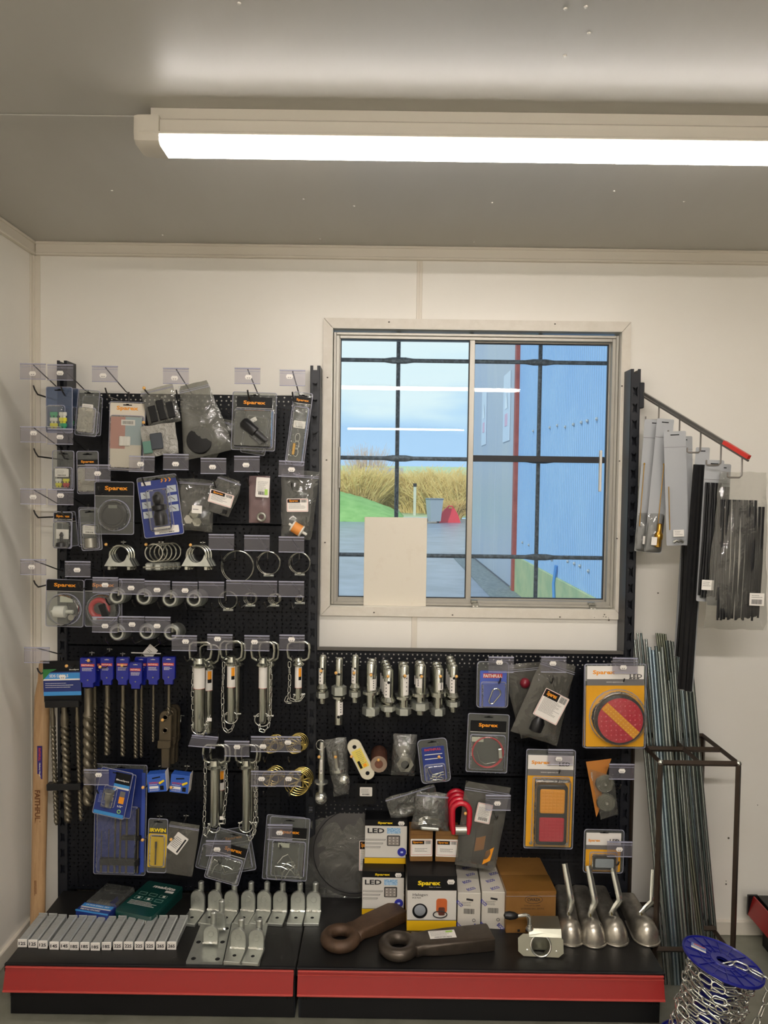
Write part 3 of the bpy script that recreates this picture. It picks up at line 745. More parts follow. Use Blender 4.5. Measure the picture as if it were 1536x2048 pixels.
def plainhook(bx_, by_, label, L=.15, two=False, rise=.012):
    """single wire hook ending in a cream ball; bx_,by_ = pixel of the ball"""
    c = atY(bx_, by_, BY-L)
    t = thing('wire_hook', label, 'hook', (c.x, BY, c.z-rise-.01)); z = .01
    MB().tube([(0,-.003,z+.012),(0,-.007,z),(0,-L*.8,z),(0,-L*.93,z+rise*.5),(0,-L,z+rise)], .0022, 6).build('hook_wire', M_wire, t)
    MB().box(-.009,.009,-.004,-.001,z+.006,z+.010,.001).build('back_bar', M_chrome, t, smooth=False)
    MB().sph((0,-L,z+rise), .0048, 10).build('tip_ball', M_ball, t)
    return t

def chain(parent, pts, ll=.020, r=.0012, mat=None, wd=.52, name='chain_link', jitter=.2, seed=1, roll0=0, world=False):
    """separate links threaded along a polyline"""
    key = (round(ll,5), round(r,5), wd); mat = mat or M_chrome
    if key not in chain.cache:
        W = ll*wd; h = (ll-W)/2; o = []; n = 6
        for i in range(n+1): a = PI*i/n; o.append(((W/2-r)*math.cos(a), 0, h+(W/2-r)*math.sin(a)))
        for i in range(n+1): a = PI+PI*i/n; o.append(((W/2-r)*math.cos(a), 0, -h+(W/2-r)*math.sin(a)))
        mb = MB(); mb.tube(o, r, 6, closed=True); ob = mb.build(name, mat, None, ang=1.5); chain.cache[key] = ob.data
        bpy.data.objects.remove(ob)
    me = chain.cache[key]; rnd = random.Random(seed)
    P = [Vector(p) for p in pts]; seg = [(P[i+1]-P[i]).length for i in range(len(P)-1)]; tot = sum(seg)
    pitch = ll-2.3*r; n = max(2, int(tot/pitch))
    def at(s):
        for i, L in enumerate(seg):
            if s <= L or i == len(seg)-1: return P[i]+(P[i+1]-P[i])*min(1, s/max(L,1e-9))
            s -= L
    res = []
    for k in range(n):
        a = at(k*tot/n); b = at((k+1)*tot/n); c = (a+b)/2; d = (b-a)
        if d.length < 1e-9: d = Vector((0,0,1))
        q = d.to_track_quat('Z','X') @ Matrix.Rotation(roll0+(PI/2 if k % 2 else 0)+rnd.uniform(-jitter,jitter),4,'Z').to_quaternion()
        o = bpy.data.objects.new(name, me); COL.objects.link(o); o.parent = parent
        o.rotation_mode = 'QUATERNION'; o.rotation_quaternion = q; o.location = c; res.append(o)
    return res
chain.cache = {}

def pillow(parent, W, H, T, mat, seed=0, amp=.0035, name='bag', taper=(1,1), nu=16, nv=20, zip_=True, hang_pt=None, cz=0):
    rnd = random.Random(seed); sx = rnd.uniform(0,50)
    def f(side):
        def fn(u, v):
            wv = taper[0]+(taper[1]-taper[0])*v
            if hang_pt: wv *= 1-hang_pt*max(0,(v-.75)/.25)**1.5
            x = (u-.5)*W*wv; z = v*H
            e = (max(0,math.sin(PI*u))**.5)*(max(0,math.sin(PI*v))**.5)
            y = side*T*.5*e*(1.15-.6*v)
            n = noise.noise((x*38+sx, z*38, sx*.3))+.5*noise.noise((x*90, z*90+sx, 3.1))
            ex = .6*amp*noise.noise((z*30, sx, 1.7)) if u in (0,1) else 0
            return (x+ex, y+amp*n*(e+.15), z+ .6*amp*noise.noise((x*30, sx, 4.2))*(v in (0,1)))
        return fn
    mb = MB(); mb.grid(f(-1), nu, nv); mb.grid(f(1), nu, nv)
    o = mb.build(name, mat, parent, ang=1.2)
    if zip_:
        mb = MB(); wz = W*(taper[0]+(taper[1]-taper[0])*.88)*(1-(hang_pt or 0)*.35)
        mb.box(-wz/2, wz/2, -T*.16-.001, -T*.16+.0005, H*.90, H*.90+.0016); mb.box(-wz/2, wz/2, -T*.16-.001, -T*.16+.0005, H*.925, H*.925+.001)
        mb.build('zip_seal', F_holde, parent, smooth=False)
    return o
def barcode(mb, x, z, w, h, y, seed=1):
    r = random.Random(seed); a = 0
    while a < w:
        b = r.choice((.0005,.0009,.0013)); mb.box(x-w/2+a, min(x+w/2, x-w/2+a+b), y-.0002, y, z-h/2, z+h/2); a += b+r.choice((.0006,.001))
def lines(mb, x, z, w, n, dz, y, seed=1, th=.0008, al='l'):
    r = random.Random(seed)
    for k in range(n):
        L = w*r.uniform(.6,1); a = x-w/2; e = a+L; 
        while a < e:
            b = r.uniform(.002,.005); mb.box(a, min(a+b, e), y-.0002, y, z-k*dz-th/2, z-k*dz+th/2); a += b+.0009
def label(parent, x, z, w, h, y, rot=0, brand=True, seed=1, border=True, name='paper_label'):
    M = Matrix.Translation((x,y,z)) @ Matrix.Rotation(math.radians(rot),4,'Y')
    l = MB(M).prism(rrect(w,h,.0025,2), -.0005, 0).build(name, M_wht, parent, smooth=False)
    if border:
        mb = MB(M); t = .0007; i = .0016
        mb.plate(rrect(w-2*i,h-2*i,.002,2), rrect(w-2*i-2*t,h-2*i-2*t,.002,2), -.0008, -.0005); mb.build('label_border', M_redink, l, smooth=False)
    top = h/2-.002
    if brand:
        hh = h*.26; mb = MB(M); mb.box(-w/2+.0022, w*.12, -.0009, -.0005, top-hh, top); mb.build('label_header', M_card_k, l, smooth=False)
        mb = MB(M); mb.text('Sparex', -w*.17, top-hh/2, w*.42, hh*.72, -.0011, .03); mb.build('lettering', M_org, l, smooth=False)
        mb = MB(M); barcode(mb, w*.30, top-hh/2, w*.26, hh*.8, -.0008, seed); lines(mb, 0, top-hh-.003, w*.8, max(1,int((h-hh)/.0042)-1), .0032, -.0007, seed); mb.build('small_print', M_ink, l, smooth=False)
    else:
        mb = MB(M); lines(mb, 0, h*.28, w*.76, max(2,int(h*.55/.0028)), .0028, -.0007, seed, .0006); barcode(mb, 0, -h*.3, w*.6, h*.16, -.0007, seed); mb.build('small_print', M_ink, l, smooth=False)
    return l
def euro(mb, x, z, y, s=1):
    mb.box(x-.013*s, x+.013*s, y-.0006, y, z-.0015*s, z+.0015*s); mb.box(x-.004*s, x+.004*s, y-.0006, y, z-.001, z+.0035*s)
def blister(cx, cy, w, h, d, rot, lab, card=None, crect=(.02,.02,.98,.98), header=None, brand=None, bub=None, bd=.016, bround=False,
            fill=None, cat='blister pack', name='blister_pack', group=None, sheet=None, bubmat=None, slot=True, r=.006, tilt=0):
    t, W, H, u = hang(name, lab, cat, cx, cy, w, h, d, rot, group, tilt=tilt)
    MB().prism([(x, z+H/2) for x, z in rrect(W, H, r, 3)], -.0006, .0).build('backing_sheet', sheet or F_sheet, t, smooth=False)
    MB().plate([(x, z+H/2) for x, z in rrect(W, H, r, 3)], [(x, z+H/2) for x, z in rrect(W-.003, H-.003, r, 3)], -.0022, -.0005).build('edge_bead', F_holde, t, smooth=False)
    if card:
        a, b, c, e = crect; X0, X1, Z0, Z1 = -W/2+a*W, -W/2+c*W, b*H, e*H
        cd = MB().prism([(x+(X0+X1)/2, z+(Z0+Z1)/2) for x, z in rrect(X1-X0, Z1-Z0, .003, 2)], -.0014, -.0006).build('card', card, t, smooth=False)
    if header:
        m, z0, z1 = header[:3]; hx = header[3] if len(header) > 3 else .94
        hd = MB().box(-W*hx/2, W*hx/2, -.0018, -.0006, z0*H, z1*H).build('header_card', m, t, smooth=False)
        MB().box(-W*hx/2, W*hx/2, -.0021, -.0018, z0*H+.0008, z0*H+.0018).build('header_rule', M_wht, hd, smooth=False)
    if brand:
        tx, m, z, bw, bh = brand[:5]; x = brand[5] if len(brand) > 5 else 0
        MB().text(tx, x*W, z*H, bw*W, bh*H, -.0023, .03).build('lettering', m, t, smooth=False)
    if slot:
        mb = MB(); euro(mb, 0, H-.010, -.0020, min(1,W/.04)); mb.build('hanging_slot', M_void, t, smooth=False)
    if fill: fill(t, W, H, u)
    if bub:
        a, b, c, e = bub; x0, x1, z0, z1 = -W/2+a*W, -W/2+c*W, b*H, e*H; w_, h_ = x1-x0, z1-z0
        rr = min(w_,h_)/2 if bround else .007
        n = 6 if bround else 3
        mb = MB(); rs = []
        for (f_, yy, k) in ((0,-.0016,0),(0.0008,-bd*.35,0),(.0022,-bd*.85,0),(.0045,-bd,0)):
            o = rrect(w_-2*f_, h_-2*f_, max(.002, rr-f_), n); rs.append([(x+(x0+x1)/2, yy, z+(z0+z1)/2) for x, z in o][::-1])
        mb.rings(rs, cap=False); m_ = len(rs[-1]); mb.add(rs[-1], [tuple(range(m_))])
        mb.build('clear_bubble', bubmat or F_blis, t, ang=.5)
        MB().plate([(x+(x0+x1)/2, z+(z0+z1)/2) for x, z in rrect(w_+.002, h_+.002, rr, n)], [(x+(x0+x1)/2, z+(z0+z1)/2) for x, z in rrect(w_-.0015, h_-.0015, rr, n)], -.0028, -.0014).build('bubble_rim', F_holde, t, smooth=False)
    return t
def bag(cx, cy, w, h, d, rot, lab, T=.02, mat=None, seed=1, fill=None, cat='bag', name='clear_bag', taper=(1,1), amp=.0035, hp=None, zip_=True, tilt=0, group=None):
    t, W, H, u = hang(name, lab, cat, cx, cy, w, h, d, rot, group, tilt=tilt)
    if fill: fill(t, W, H, u)
    pillow(t, W, H, T, mat or F_bag, seed, amp, 'bag', taper, hang_pt=hp, zip_=zip_)
    return t

# ---- ticket hooks: (centre x, y, sticker or None, where)
HK = [
 (66,743,(65,747),'topmost price hook out over the left wall corner'),(67,869,(67,866),'second price hook down, out over the left wall corner'),
 (67,993,(66,994),'third price hook down, out over the left wall corner'),(67,1134,(63,1134),'fourth price hook down, out over the left wall corner'),
 (121,745,(120,746),'price hook in front of the left post top, above the coloured fuse pack'),(121,873,(120,874),'price hook between the coloured fuse pack and the fuse pack with white label'),
 (122,994,(121,991),'price hook above the small pack with a black fitting'),(210,748,(206,751),'price hook above the pale pink card pack'),
 (352,752,(349,756),'price hook above the big grey bag with a black disc'),(495,752,(497,754),'price hook above the clamshell with a black plug'),
 (585,756,(579,753),'price hook above the long narrow clear pack'),(196,945,(195,947),'price hook overlapping the silver blister, left of the black disc pack'),
 (284,928,(281,928),'price hook across the foot of the pale pink card pack'),(352,924,(351,928),'price hook above the bag of nuts'),
 (427,932,(425,934),'price hook above the tilted bag with a white label'),(494,928,(492,930),'price hook above the mauve sleeve'),
 (583,938,(583,939),'price hook above the filter bag'),(443,1084,None,'empty price holder above the widest wire hose ring'),
 (514,1086,None,'empty price holder above the middle wire hose ring'),(583,1089,None,'empty price holder above the right wire hose ring'),
 (156,1138,(154,1140),'price hook above the two round clamshells at far left'),(211,1170,(210,1170),'leftmost holder in the upper row over the thick steel collars'),
 (264,1173,(262,1176),'second holder in the upper row over the thick steel collars'),(315,1177,(314,1180),'third holder in the upper row over the thick steel collars'),
 (370,1179,(370,1181),'fourth holder in the upper row over the thick steel collars'),(423,1179,None,'empty holder left of the one with a white dot'),
 (478,1176,None,'empty holder with a small white dot'),(529,1177,None,'empty holder right of the one with a white dot'),
 (583,1178,None,'rightmost empty holder above the smallest hose clip'),(210,1249,(210,1252),'leftmost holder in the lower row over the thick steel collars'),
 (264,1248,(264,1249),'middle holder in the lower row over the thick steel collars'),(316,1249,(314,1252),'right holder in the lower row over the thick steel collars'),
 (369,1286,(371,1283),'holder across the handle of the leftmost upper drawbar pin'),(440,1284,(435,1278),'holder across the handle of the second upper drawbar pin'),
 (514,1286,(509,1284),'holder across the handle of the third upper drawbar pin'),(584,1285,(583,1279),'holder across the handle of the short rightmost drawbar pin'),
 (74,1310,None,'empty holder over the top of the wooden handle'),(474,1497,(474,1494),'holder across the handle of the right lower drawbar pin'),
 (527,1488,(526,1493),'upper left holder in front of the gold linch pins'),(577,1488,(576,1485),'upper right holder in front of the gold linch pins'),
 (527,1557,(523,1558),'lower left holder in front of the gold linch pins'),(577,1557,(577,1558),'lower right holder in front of the gold linch pins'),
 (193,1554,(197,1550),'holder left of the drill chuck pack'),(437,1696,(434,1699),'holder over the tilted packs of curved clips'),
 (560,1664,(559,1666),'holder over the square pack of steel clips'),(1002,1329,(999,1325),'holder over the carabiner pack'),
 (1107,1329,(1106,1327),'holder over the large tilted bag with a bordered label'),(1250,1331,(1247,1335),'holder over the round red lamp pack'),
 (1121,1514,(1118,1518),'holder over the oblong lamp pack'),(1243,1543,(1244,1542),'holder beside the two clear bulb lamps'),
 (996,1605,(995,1607),'holder over the bag with orange reflectors'),(1239,1698,(1239,1699),'holder over the small lamp pack'),
]
for (x, y, s, lb) in HK:
    kw = {}
    if lb.startswith('price hook across the foot'): kw['rot'] = 1
    if 'filter bag' in lb: kw['rot'] = 2
    hook(x, y, ('clear ticket holder, ' if not s else 'priced ticket holder, ')+lb.replace('price hook ','').replace('holder ','').replace('empty ',''), s, L=.17 if y > 1290 else .2, **kw)
hook(407, 1484, 'clear ticket holder tipped flat over the left lower drawbar pin', None, w=54, h=30, rot=4, tilt=-62)
# plain hooks with cream tips
PH = [(288,776,.19,'hook with orange tip above the black bits in a bag'),(287,845,.17,'hook with orange tip at the foil bag'),(212,1089,.15,'cream-tipped hook carrying the left stack of exhaust clamps'),
 (292,1089,.15,'cream-tipped hook carrying the stack of round exhaust clamps'),(381,1090,.15,'cream-tipped hook carrying the right stack of exhaust clamps'),
 (133,1332,.19,'cream-tipped hook through the long drill pack'),(177,1321,.17,'cream-tipped hook through the thickest blue-sleeved drill'),
 (200,1334,.19,'cream-tipped hook through the second blue-sleeved drill'),(244,1331,.18,'cream-tipped hook through the third blue-sleeved drill'),
 (325,1440,.15,'cream-tipped hook through the olive linkage levers'),(286,1575,.18,'cream-tipped hook through the left small blue box'),
 (342,1575,.18,'cream-tipped hook through the right small blue box'),(285,1680,.17,'cream-tipped hook through the yellow drill card'),
 (342,1679,.17,'cream-tipped hook through the bag with a drill leaflet')]
for i, x in enumerate((642,672,708,742,776,810,843,881,913)):
    PH.append((x, (1342,1346,1346,1350,1353,1352,1353,1353,1353)[i], .12, f'cream-tipped hook through the {ORD[i]} lower link pin from the left'))
PH += [(638,1514,.13,'cream-tipped hook at the chrome ball pin'),(671,1514,.13,'cream-tipped hook through the bagged tow ball'),(703,1513,.13,'cream-tipped hook through the cream lift plate'),
 (757,1520,.12,'cream-tipped hook inside the rusty steel bush'),(809,1519,.10,'cream-tipped hook inside the bagged coupler nut'),(878,1514,.14,'cream-tipped hook through the spring clip pack'),(931,1627,.14,'cream-tipped hook inside the red shackles')]
for (x, y, L, lb) in PH: plainhook(x, y, lb, L)
# empty hooks on the board
for (x, y, lb) in ((362,1424,'bare chrome double hook right of the olive levers'),(374,1644,'bare chrome double hook above the bag with a drill leaflet'),(377,1541,'bare chrome hook above the right small blue box'),(300,1300,'bare cream hook below the lower collar row')):
    p = atY(x, y, BY); t = thing('board_hook', lb, 'hook', (p.x, BY, p.z-.02))
    MB().tube([(-.012,-.004,.01),(.012,-.004,.01)], .0018, 6).build('back_bar', M_chrome, t)
    MB().tube([(0,-.004,.012),(0,-.006,-.008),(0,-.01,-.012),(-.01 if x==300 else 0,-.06,-.012)], .002, 6).build('hook_wire', M_chrome, t)

# ---- contents helpers
def fuses(cols, n=4):
    def f(t, W, H, u):
        r = random.Random(n)
        for k in range(n):
            x = (k%2-.5)*W*.34; z = H*(.13+.12*(k//2)); mb = MB()
            mb.box(x-W*.14, x+W*.14, -.010, -.004, z, z+H*.08, .001); mb.box(x-W*.10, x-W*.03, -.009, -.005, z-H*.04, z); mb.box(x+W*.03, x+W*.10, -.009, -.005, z-H*.04, z)
            mb.build('fuse', cols[k%len(cols)], t, smooth=False)
    return f
M_fy = pm('fuse_yellow','#d8d23a',.35); M_fg = pm('fuse_green','#2f9a6a',.35); M_fr = pm('fuse_red','#b8403a',.4); M_fw = pm('fuse_clear','#d8d8cc',.4)
F_blue = film('blue_tinted_sheet', '#a9b6cc', .35, .12, bump=(25,.2), body='#6f7f9c')
blister(119,820,53,92,.17,0,'clear pack of yellow and green blade fuses at the top left corner',sheet=F_blue,bub=(.05,.10,.72,.60),fill=fuses([M_fy,M_fg,M_fw],6))
blister(137,818,44,82,.13,0,'blue-tinted clear pack hanging behind the fuse pack at top left',sheet=F_blue,bub=(.1,.1,.9,.55),fill=fuses([M_fg],2))
F_foil = film('bright_foil_blister', '#f4f2e8', .30, .06, bump=(60,1.2), edge=.7, body='#e8e4d4')
def ringfill(t, W, H, u):
    MB().torus((.002,-.008,H*.30), W*.14, .0022, 16, 6).build('ring', M_steel, t)
    label(t, 0, H*.62, W*.5, H*.14, -.0025, 0, False, 5, False)
blister(175,826,44,92,.15,5,'glinting blister pack with a small ring, second in the top row',bub=(.12,.06,.88,.62),bubmat=F_foil,fill=ringfill)
blister(184,832,40,78,.11,3,'clear blister pack half hidden behind the glinting ring pack',bub=(.12,.06,.88,.62))
def palecard(t, W, H, u):
    MB().box(-W*.48, -W*.05, -.0020, -.0014, H*.32, H*.78).build('red_print', pm('print_dull_red','#b98376',.4), t, smooth=False)
    MB().box(W*-.05, W*.46, -.0020, -.0014, H*.38, H*.78).build('blue_print', pm('print_pale_blue','#9fb0b4',.4), t, smooth=False)
    l = MB().box(-W*.16, W*.22, -.0030, -.0020, H*.66, H*.74).build('barcode_label', M_wht, t, smooth=False)
    mb = MB(); barcode(mb, W*.03, H*.70, W*.3, H*.045, -.0030, 3); mb.build('barcode', M_gry, l, smooth=False)
    mb = MB(); 
    for k in range(3): mb.box(-W*.2+k*W*.1, -W*.2+k*W*.1+.012, -.008, -.003, H*.36, H*.5, .002)
    mb.build('white_clips', M_wht, t)
blister(254,873,72,138,.13,1.5,'large pale card pack with orange lettering and faded red print, top row',card=pm('card_pale','#d9cfbd',.35,coat=.5),brand=('Sparex',M_org,.90,.6,.075),bub=(.04,.03,.96,.80),bd=.014,fill=palecard)
def blackbits(t, W, H, u):
    for k in range(3): MB().box(-W*.38+k*W*.27, -W*.16+k*W*.27, -.010, -.002, H*.12, H*(.55+.1*(k%2)), .002).build('rubber_block', M_rub, t)
bag(322,812,66,76,.14,-14,'clear bag of black rubber blocks behind the foil bag, top row',T=.02,mat=F_bag,seed=3,fill=blackbits)
F_foilb = film('foil_bag', '#e8e6e0', .55, .10, bump=(60,1.4), edge=.8, body='#d2cfc6')
def foilfill(t, W, H, u):
    MB().box(-W*.22, W*.12, -.016, -.010, H*.20, H*.72, .002).build('dark_pad', pm('pad_slate','#3c4148',.6), t)
    MB().box(-W*.46, -W*.2, -.015, -.008, H*.1, H*.5, .002).build('green_pad', pm('pad_green','#5f8577',.6), t)
bag(319,880,70,62,.16,-8,'crinkled silvery foil bag with a dark pad inside',T=.018,mat=F_foilb,seed=5,fill=foilfill,amp=.005,zip_=False)
F_bgg = film('grey_poly', '#cfcfca', .26, .14, bump=(17,.8), edge=.7, body='#a4a49c')
def discfill(t, W, H, u):
    MB().lathe([(.001,-.012),(W*.24,-.010),(W*.27,-.004),(W*.27,.004)],24,'Y',(-W*.12,0,H*.22)).build('black_disc', M_rub, t)
bag(403,838,104,146,.15,-14,'big smoky grey bag with a black disc inside, top row',T=.03,mat=F_bgg,seed=8,fill=discfill,taper=(1.0,.55))
bag(408,872,90,88,.10,14,'dark grey bag corner sticking out below the big smoky bag',T=.02,mat=F_bgg,seed=9,taper=(.7,1.3))
def plugfill(t, W, H, u):
    mb = MB(Matrix.Translation((0,-.014,H*.35)) @ Matrix.Rotation(math.radians(-52),4,'Y'))
    mb.lathe([(.001,-W*.42),(W*.08,-W*.40),(W*.09,-W*.1),(W*.13,-W*.08),(W*.14,W*.25),(W*.10,W*.3),(.001,W*.31)],12); mb.build('black_plug', M_pl, t)
    mb = MB(Matrix.Translation((W*.12,-.012,H*.22)) @ Matrix.Rotation(math.radians(-52),4,'Y')); mb.box(-W*.1,W*.1,-.004,.004,-W*.16,W*.2,.003); mb.build('socket_cap', pm('plastic_charcoal','#35363a',.4), t)
    label(t, -W*.02, H*.52, W*.18, H*.07, -.004, -30, False, 4, False)
blister(514,853,50,112,.10,9,'clear clamshell partly hidden behind the black plug pack',bub=(.08,.06,.92,.68))
blister(508,843,88,116,.16,1.5,'large clear clamshell with a black trailer plug and orange lettering',header=(M_card_k,.72,.92,.80),brand=('Sparex',M_org,.815,.50,.075),bub=(.06,.05,.94,.70),bd=.022,fill=plugfill)
def narrowf(t, W, H, u):
    label(t, 0, H*.56, W*.62, H*.10, -.004, 0, False, 4, False)
    mb = MB()
    for z in (.18,.28,.38): mb.torus((0,-.006,H*z), W*.12, .001, 14, 5, 'Y', 1.9)
    mb.build('small_clips', M_steel, t, kind='stuff'); MB().box(-W*.2,-W*.05,-.008,-.004,H*.14,H*.3,.001).build('brass_strip', M_brass, t)
blister(598,858,38,146,.15,7,'long narrow clear pack tilted beside the middle post, top row',header=(M_card_k,.84,.94,.9),brand=('Sparex',M_org,.89,.66,.04),bub=(.10,.03,.90,.80),bd=.014,fill=narrowf)
# second row
def fl2(t, W, H, u):
    label(t, W*.02, H*.44, W*.62, H*.2, -.014, 0, False, 7, False); fuses([M_fy,M_fr,M_fw],4)(t, W, H*.9, u)
blister(127,941,44,80,.15,0,'clear fuse pack with a white label, left end of the second row',bub=(.08,.04,.92,.58),fill=fl2)
blister(176,945,44,86,.14,-1,'silvery blister pack with orange lettering, second row',header=(M_card_k,.66,.80,.9),brand=('Sparex',M_org,.745,.6,.07),bub=(.08,.04,.92,.62),bubmat=F_foil)
def fitf(t, W, H, u):
    MB().box(-W*.34,W*.34,-.003,-.0015,H*.26,H*.52).build('inner_card', M_wht, t, smooth=False)
    MB().lathe([(.001,H*.04),(W*.3,H*.06),(W*.26,H*.16),(W*.1,H*.2),(W*.08,H*.34),(W*.12,H*.36),(W*.05,H*.44),(.001,H*.45)],10,'Z',(0,-.010,0)).build('black_fitting', M_pl, t)
blister(140,1058,30,70,.11,-6,'small dark pack tucked behind the black fitting pack',header=(M_card_k,.7,.88,.95),brand=('Sparex',M_org,.80,.7,.08))
blister(126,1060,38,74,.15,1,'small clear pack with a black fitting and dark header, third row',header=(M_card_k,.78,.96,.94),brand=('Sparex',M_org,.87,.72,.08),bub=(.04,.02,.96,.74),bd=.018,fill=fitf)
def gf(t, W, H, u):
    label(t, W*.02, H*.50, W*.62, H*.2, -.014, 6, False, 9, False)
    MB().lathe([(.001,H*.06),(W*.28,H*.08),(W*.28,H*.3),(.001,H*.32)],12,'Z',(0,-.009,0)).build('grey_coil', M_steel, t)
blister(182,1059,42,84,.14,-4,'plain grey pack with a white label, left of the black disc pack',bub=(.12,.04,.88,.62),fill=gf)
blister(176,1054,38,80,.10,0,'plain grey backing pack behind the one with the white label',bub=(.12,.04,.88,.62))
def bdisc(t, W, H, u):
    MB().lathe([(.001,-.016),(W*.30,-.015),(W*.345,-.010),(W*.35,-.003)],28,'Y',(0,0,H*.37)).build('black_disc', M_pl, t)
    MB().lathe([(W*.24,-.0162),(W*.255,-.0172),(W*.27,-.0160)],28,'Y',(0,0,H*.37),cap=False).build('raised_rim', M_rub, t)
    MB().box(-W*.1,W*.12,-.0185,-.0170,H*.50,H*.56).build('small_label', pm('card_dull','#6f7268',.5), t, smooth=False)
blister(229,1016,79,106,.16,0,'clear clamshell with a large black disc and bold orange lettering',header=(M_card_k,.72,.98,.99),brand=('Sparex',M_org,.865,.58,.10,.05),bub=(.09,.07,.91,.66),bround=True,bd=.02,fill=bdisc,slot=False)
def bluef(t, W, H, u):
    mb = MB(Matrix.Translation((0,-.014,H*.18)) @ Matrix.Rotation(math.radians(0),4,'Y'))
    mb.lathe([(.001,0),(W*.16,.002),(W*.17,H*.16),(W*.13,H*.24),(W*.19,H*.26),(W*.19,H*.33),(W*.12,H*.36),(W*.14,H*.40),(W*.14,H*.48),(W*.06,H*.55),(.001,H*.56)],12); mb.build('cable_connector', M_pl, t)
    for k, (x, z) in enumerate(((-.34,.70),(-.34,.54),(-.34,.38),(.34,.76),(.34,.60),(.34,.44))):
        c = MB().box(x*W-W*.11, x*W+W*.11, -.0022, -.0014, z*H-H*.055, z*H+H*.055).build('picture_panel', pm('panel_pale','#b9c0c6',.4), t, smooth=False)
        MB(Matrix.Translation((x*W,-.0024,z*H)) @ Matrix.Rotation(.7,4,'Y')).box(-W*.06,W*.06,-.0003,.0002,-.001,.0015).build('picture', M_gry, c, smooth=False)
    for k in range(3):
        x = W*(.12+.10*k); z = H*.915
        MB().add([(x-.004,-.0024,z-.0055),(x,-.0024,z-.0055),(x+.004,-.0024,z),(x,-.0024,z+.0055),(x-.004,-.0024,z+.0055),(x,-.0024,z)],[(0,1,2,5),(5,2,3,4)]).build('arrow', M_yel if 0 else M_org, t, smooth=False)
    mb = MB(); mb.box(-W*.40,-W*.16,-.0022,-.0014,H*.86,H*.92); mb.build('logo_panel', M_wht, t, smooth=False)
    label(t, W*.08, H*.10, W*.62, H*.12, -.0025, 0, False, 6, False)
blister(321,1012,80,122,.17,-8,'blue blister card with a black cable connector and three orange arrows',card=M_blu,crect=(.01,.01,.99,.93),bub=(.2,.1,.78,.78),bd=.026,fill=bluef)
def nutf(t, W, H, u):
    for k, (x, z) in enumerate(((-.12,.22),(.1,.18),(.0,.32))):
        MB().lathe([(.006,0),(.014,0),(.014,.012),(.006,.012)],6,'Y',(x*W,-.012,z*H)).build('hex_nut', M_steel, t, ang=.3)
    l = MB().box(-W*.02, W*.24, -.024, -.0232, H*.35, H*.50,.0).build('paper_label', M_wht, t, smooth=False)
    mb = MB(); lines(mb, W*.11, H*.425, W*.2, 1, .003, -.0241, 3, .002); mb.build('small_print', M_ink, l, smooth=False)
bag(390,1010,76,104,.16,3,'clear bag of nuts with a small white label, second row',T=.034,mat=F_bag,seed=12,fill=nutf,amp=.006,zip_=True)
def lb1(t, W, H, u):
    label(t, -W*.05, H*.42, W*.86, H*.34, -.016, -2, True, 11); MB().lathe([(.001,0),(.007,.001),(.007,.012),(.001,.013)],8,'Z',(W*.2,-.008,H*.06)).build('small_fitting', M_pl, t)
bag(449,992,56,76,.17,18,'small tilted bag with a red-bordered white label, second row',T=.02,mat=F_bag,seed=13,fill=lb1,taper=(.75,1.0),hp=.3)
def mauve(t, W, H, u):
    MB().torus((W*.12,-.008,H*.13), W*.17, .004, 16, 8).build('steel_eye', M_steel, t)
    label(t, W*.18, H*.76, W*.64, H*.42, -.012, 3, False, 15, False)
    MB().box(W*.28,W*.42,-.0140,-.0128,H*.60,H*.72).build('green_stamp', pm('stamp_green','#a8d060',.5), t, smooth=False)
bag(519,999,42,94,.17,0,'mauve plastic sleeve with a pale paper tag and a steel eye',T=.014,mat=film('mauve_sleeve','#b9a2a2',.55,.2,bump=(18,.3),body='#8f7676'),seed=15,fill=mauve,amp=.0015,zip_=False)
def filt(t, W, H, u):
    mb = MB(Matrix.Translation((W*.02,-.018,H*.16)) @ Matrix.Rotation(math.radians(118),4,'Y'))
    mb.lathe([(.001,-.028),(.004,-.027),(.004,-.019),(.017,-.017),(.018,-.013)],14); mb.lathe([(.018,.013),(.017,.017),(.004,.019),(.004,.032),(.001,.033)],14); mb.build('filter_body', pm('filter_clear','#d8d4c8',.3), t)
    mb = MB(Matrix.Translation((W*.02,-.018,H*.16)) @ Matrix.Rotation(math.radians(118),4,'Y')); mb.lathe([(.016,-.013),(.0165,.013)],20,cap=False); mb.build('filter_paper', pm('filter_orange','#d98a3a',.5,bump=(200,.4)), t)
    label(t, 0, H*.50, W*.56, H*.19, -.024, -4, True, 21)
bag(597,1010,76,138,.18,3,'tall clear bag with an orange fuel filter, beside the middle post',T=.036,mat=F_bag,seed=17,fill=filt,taper=(.8,1.0),amp=.005)
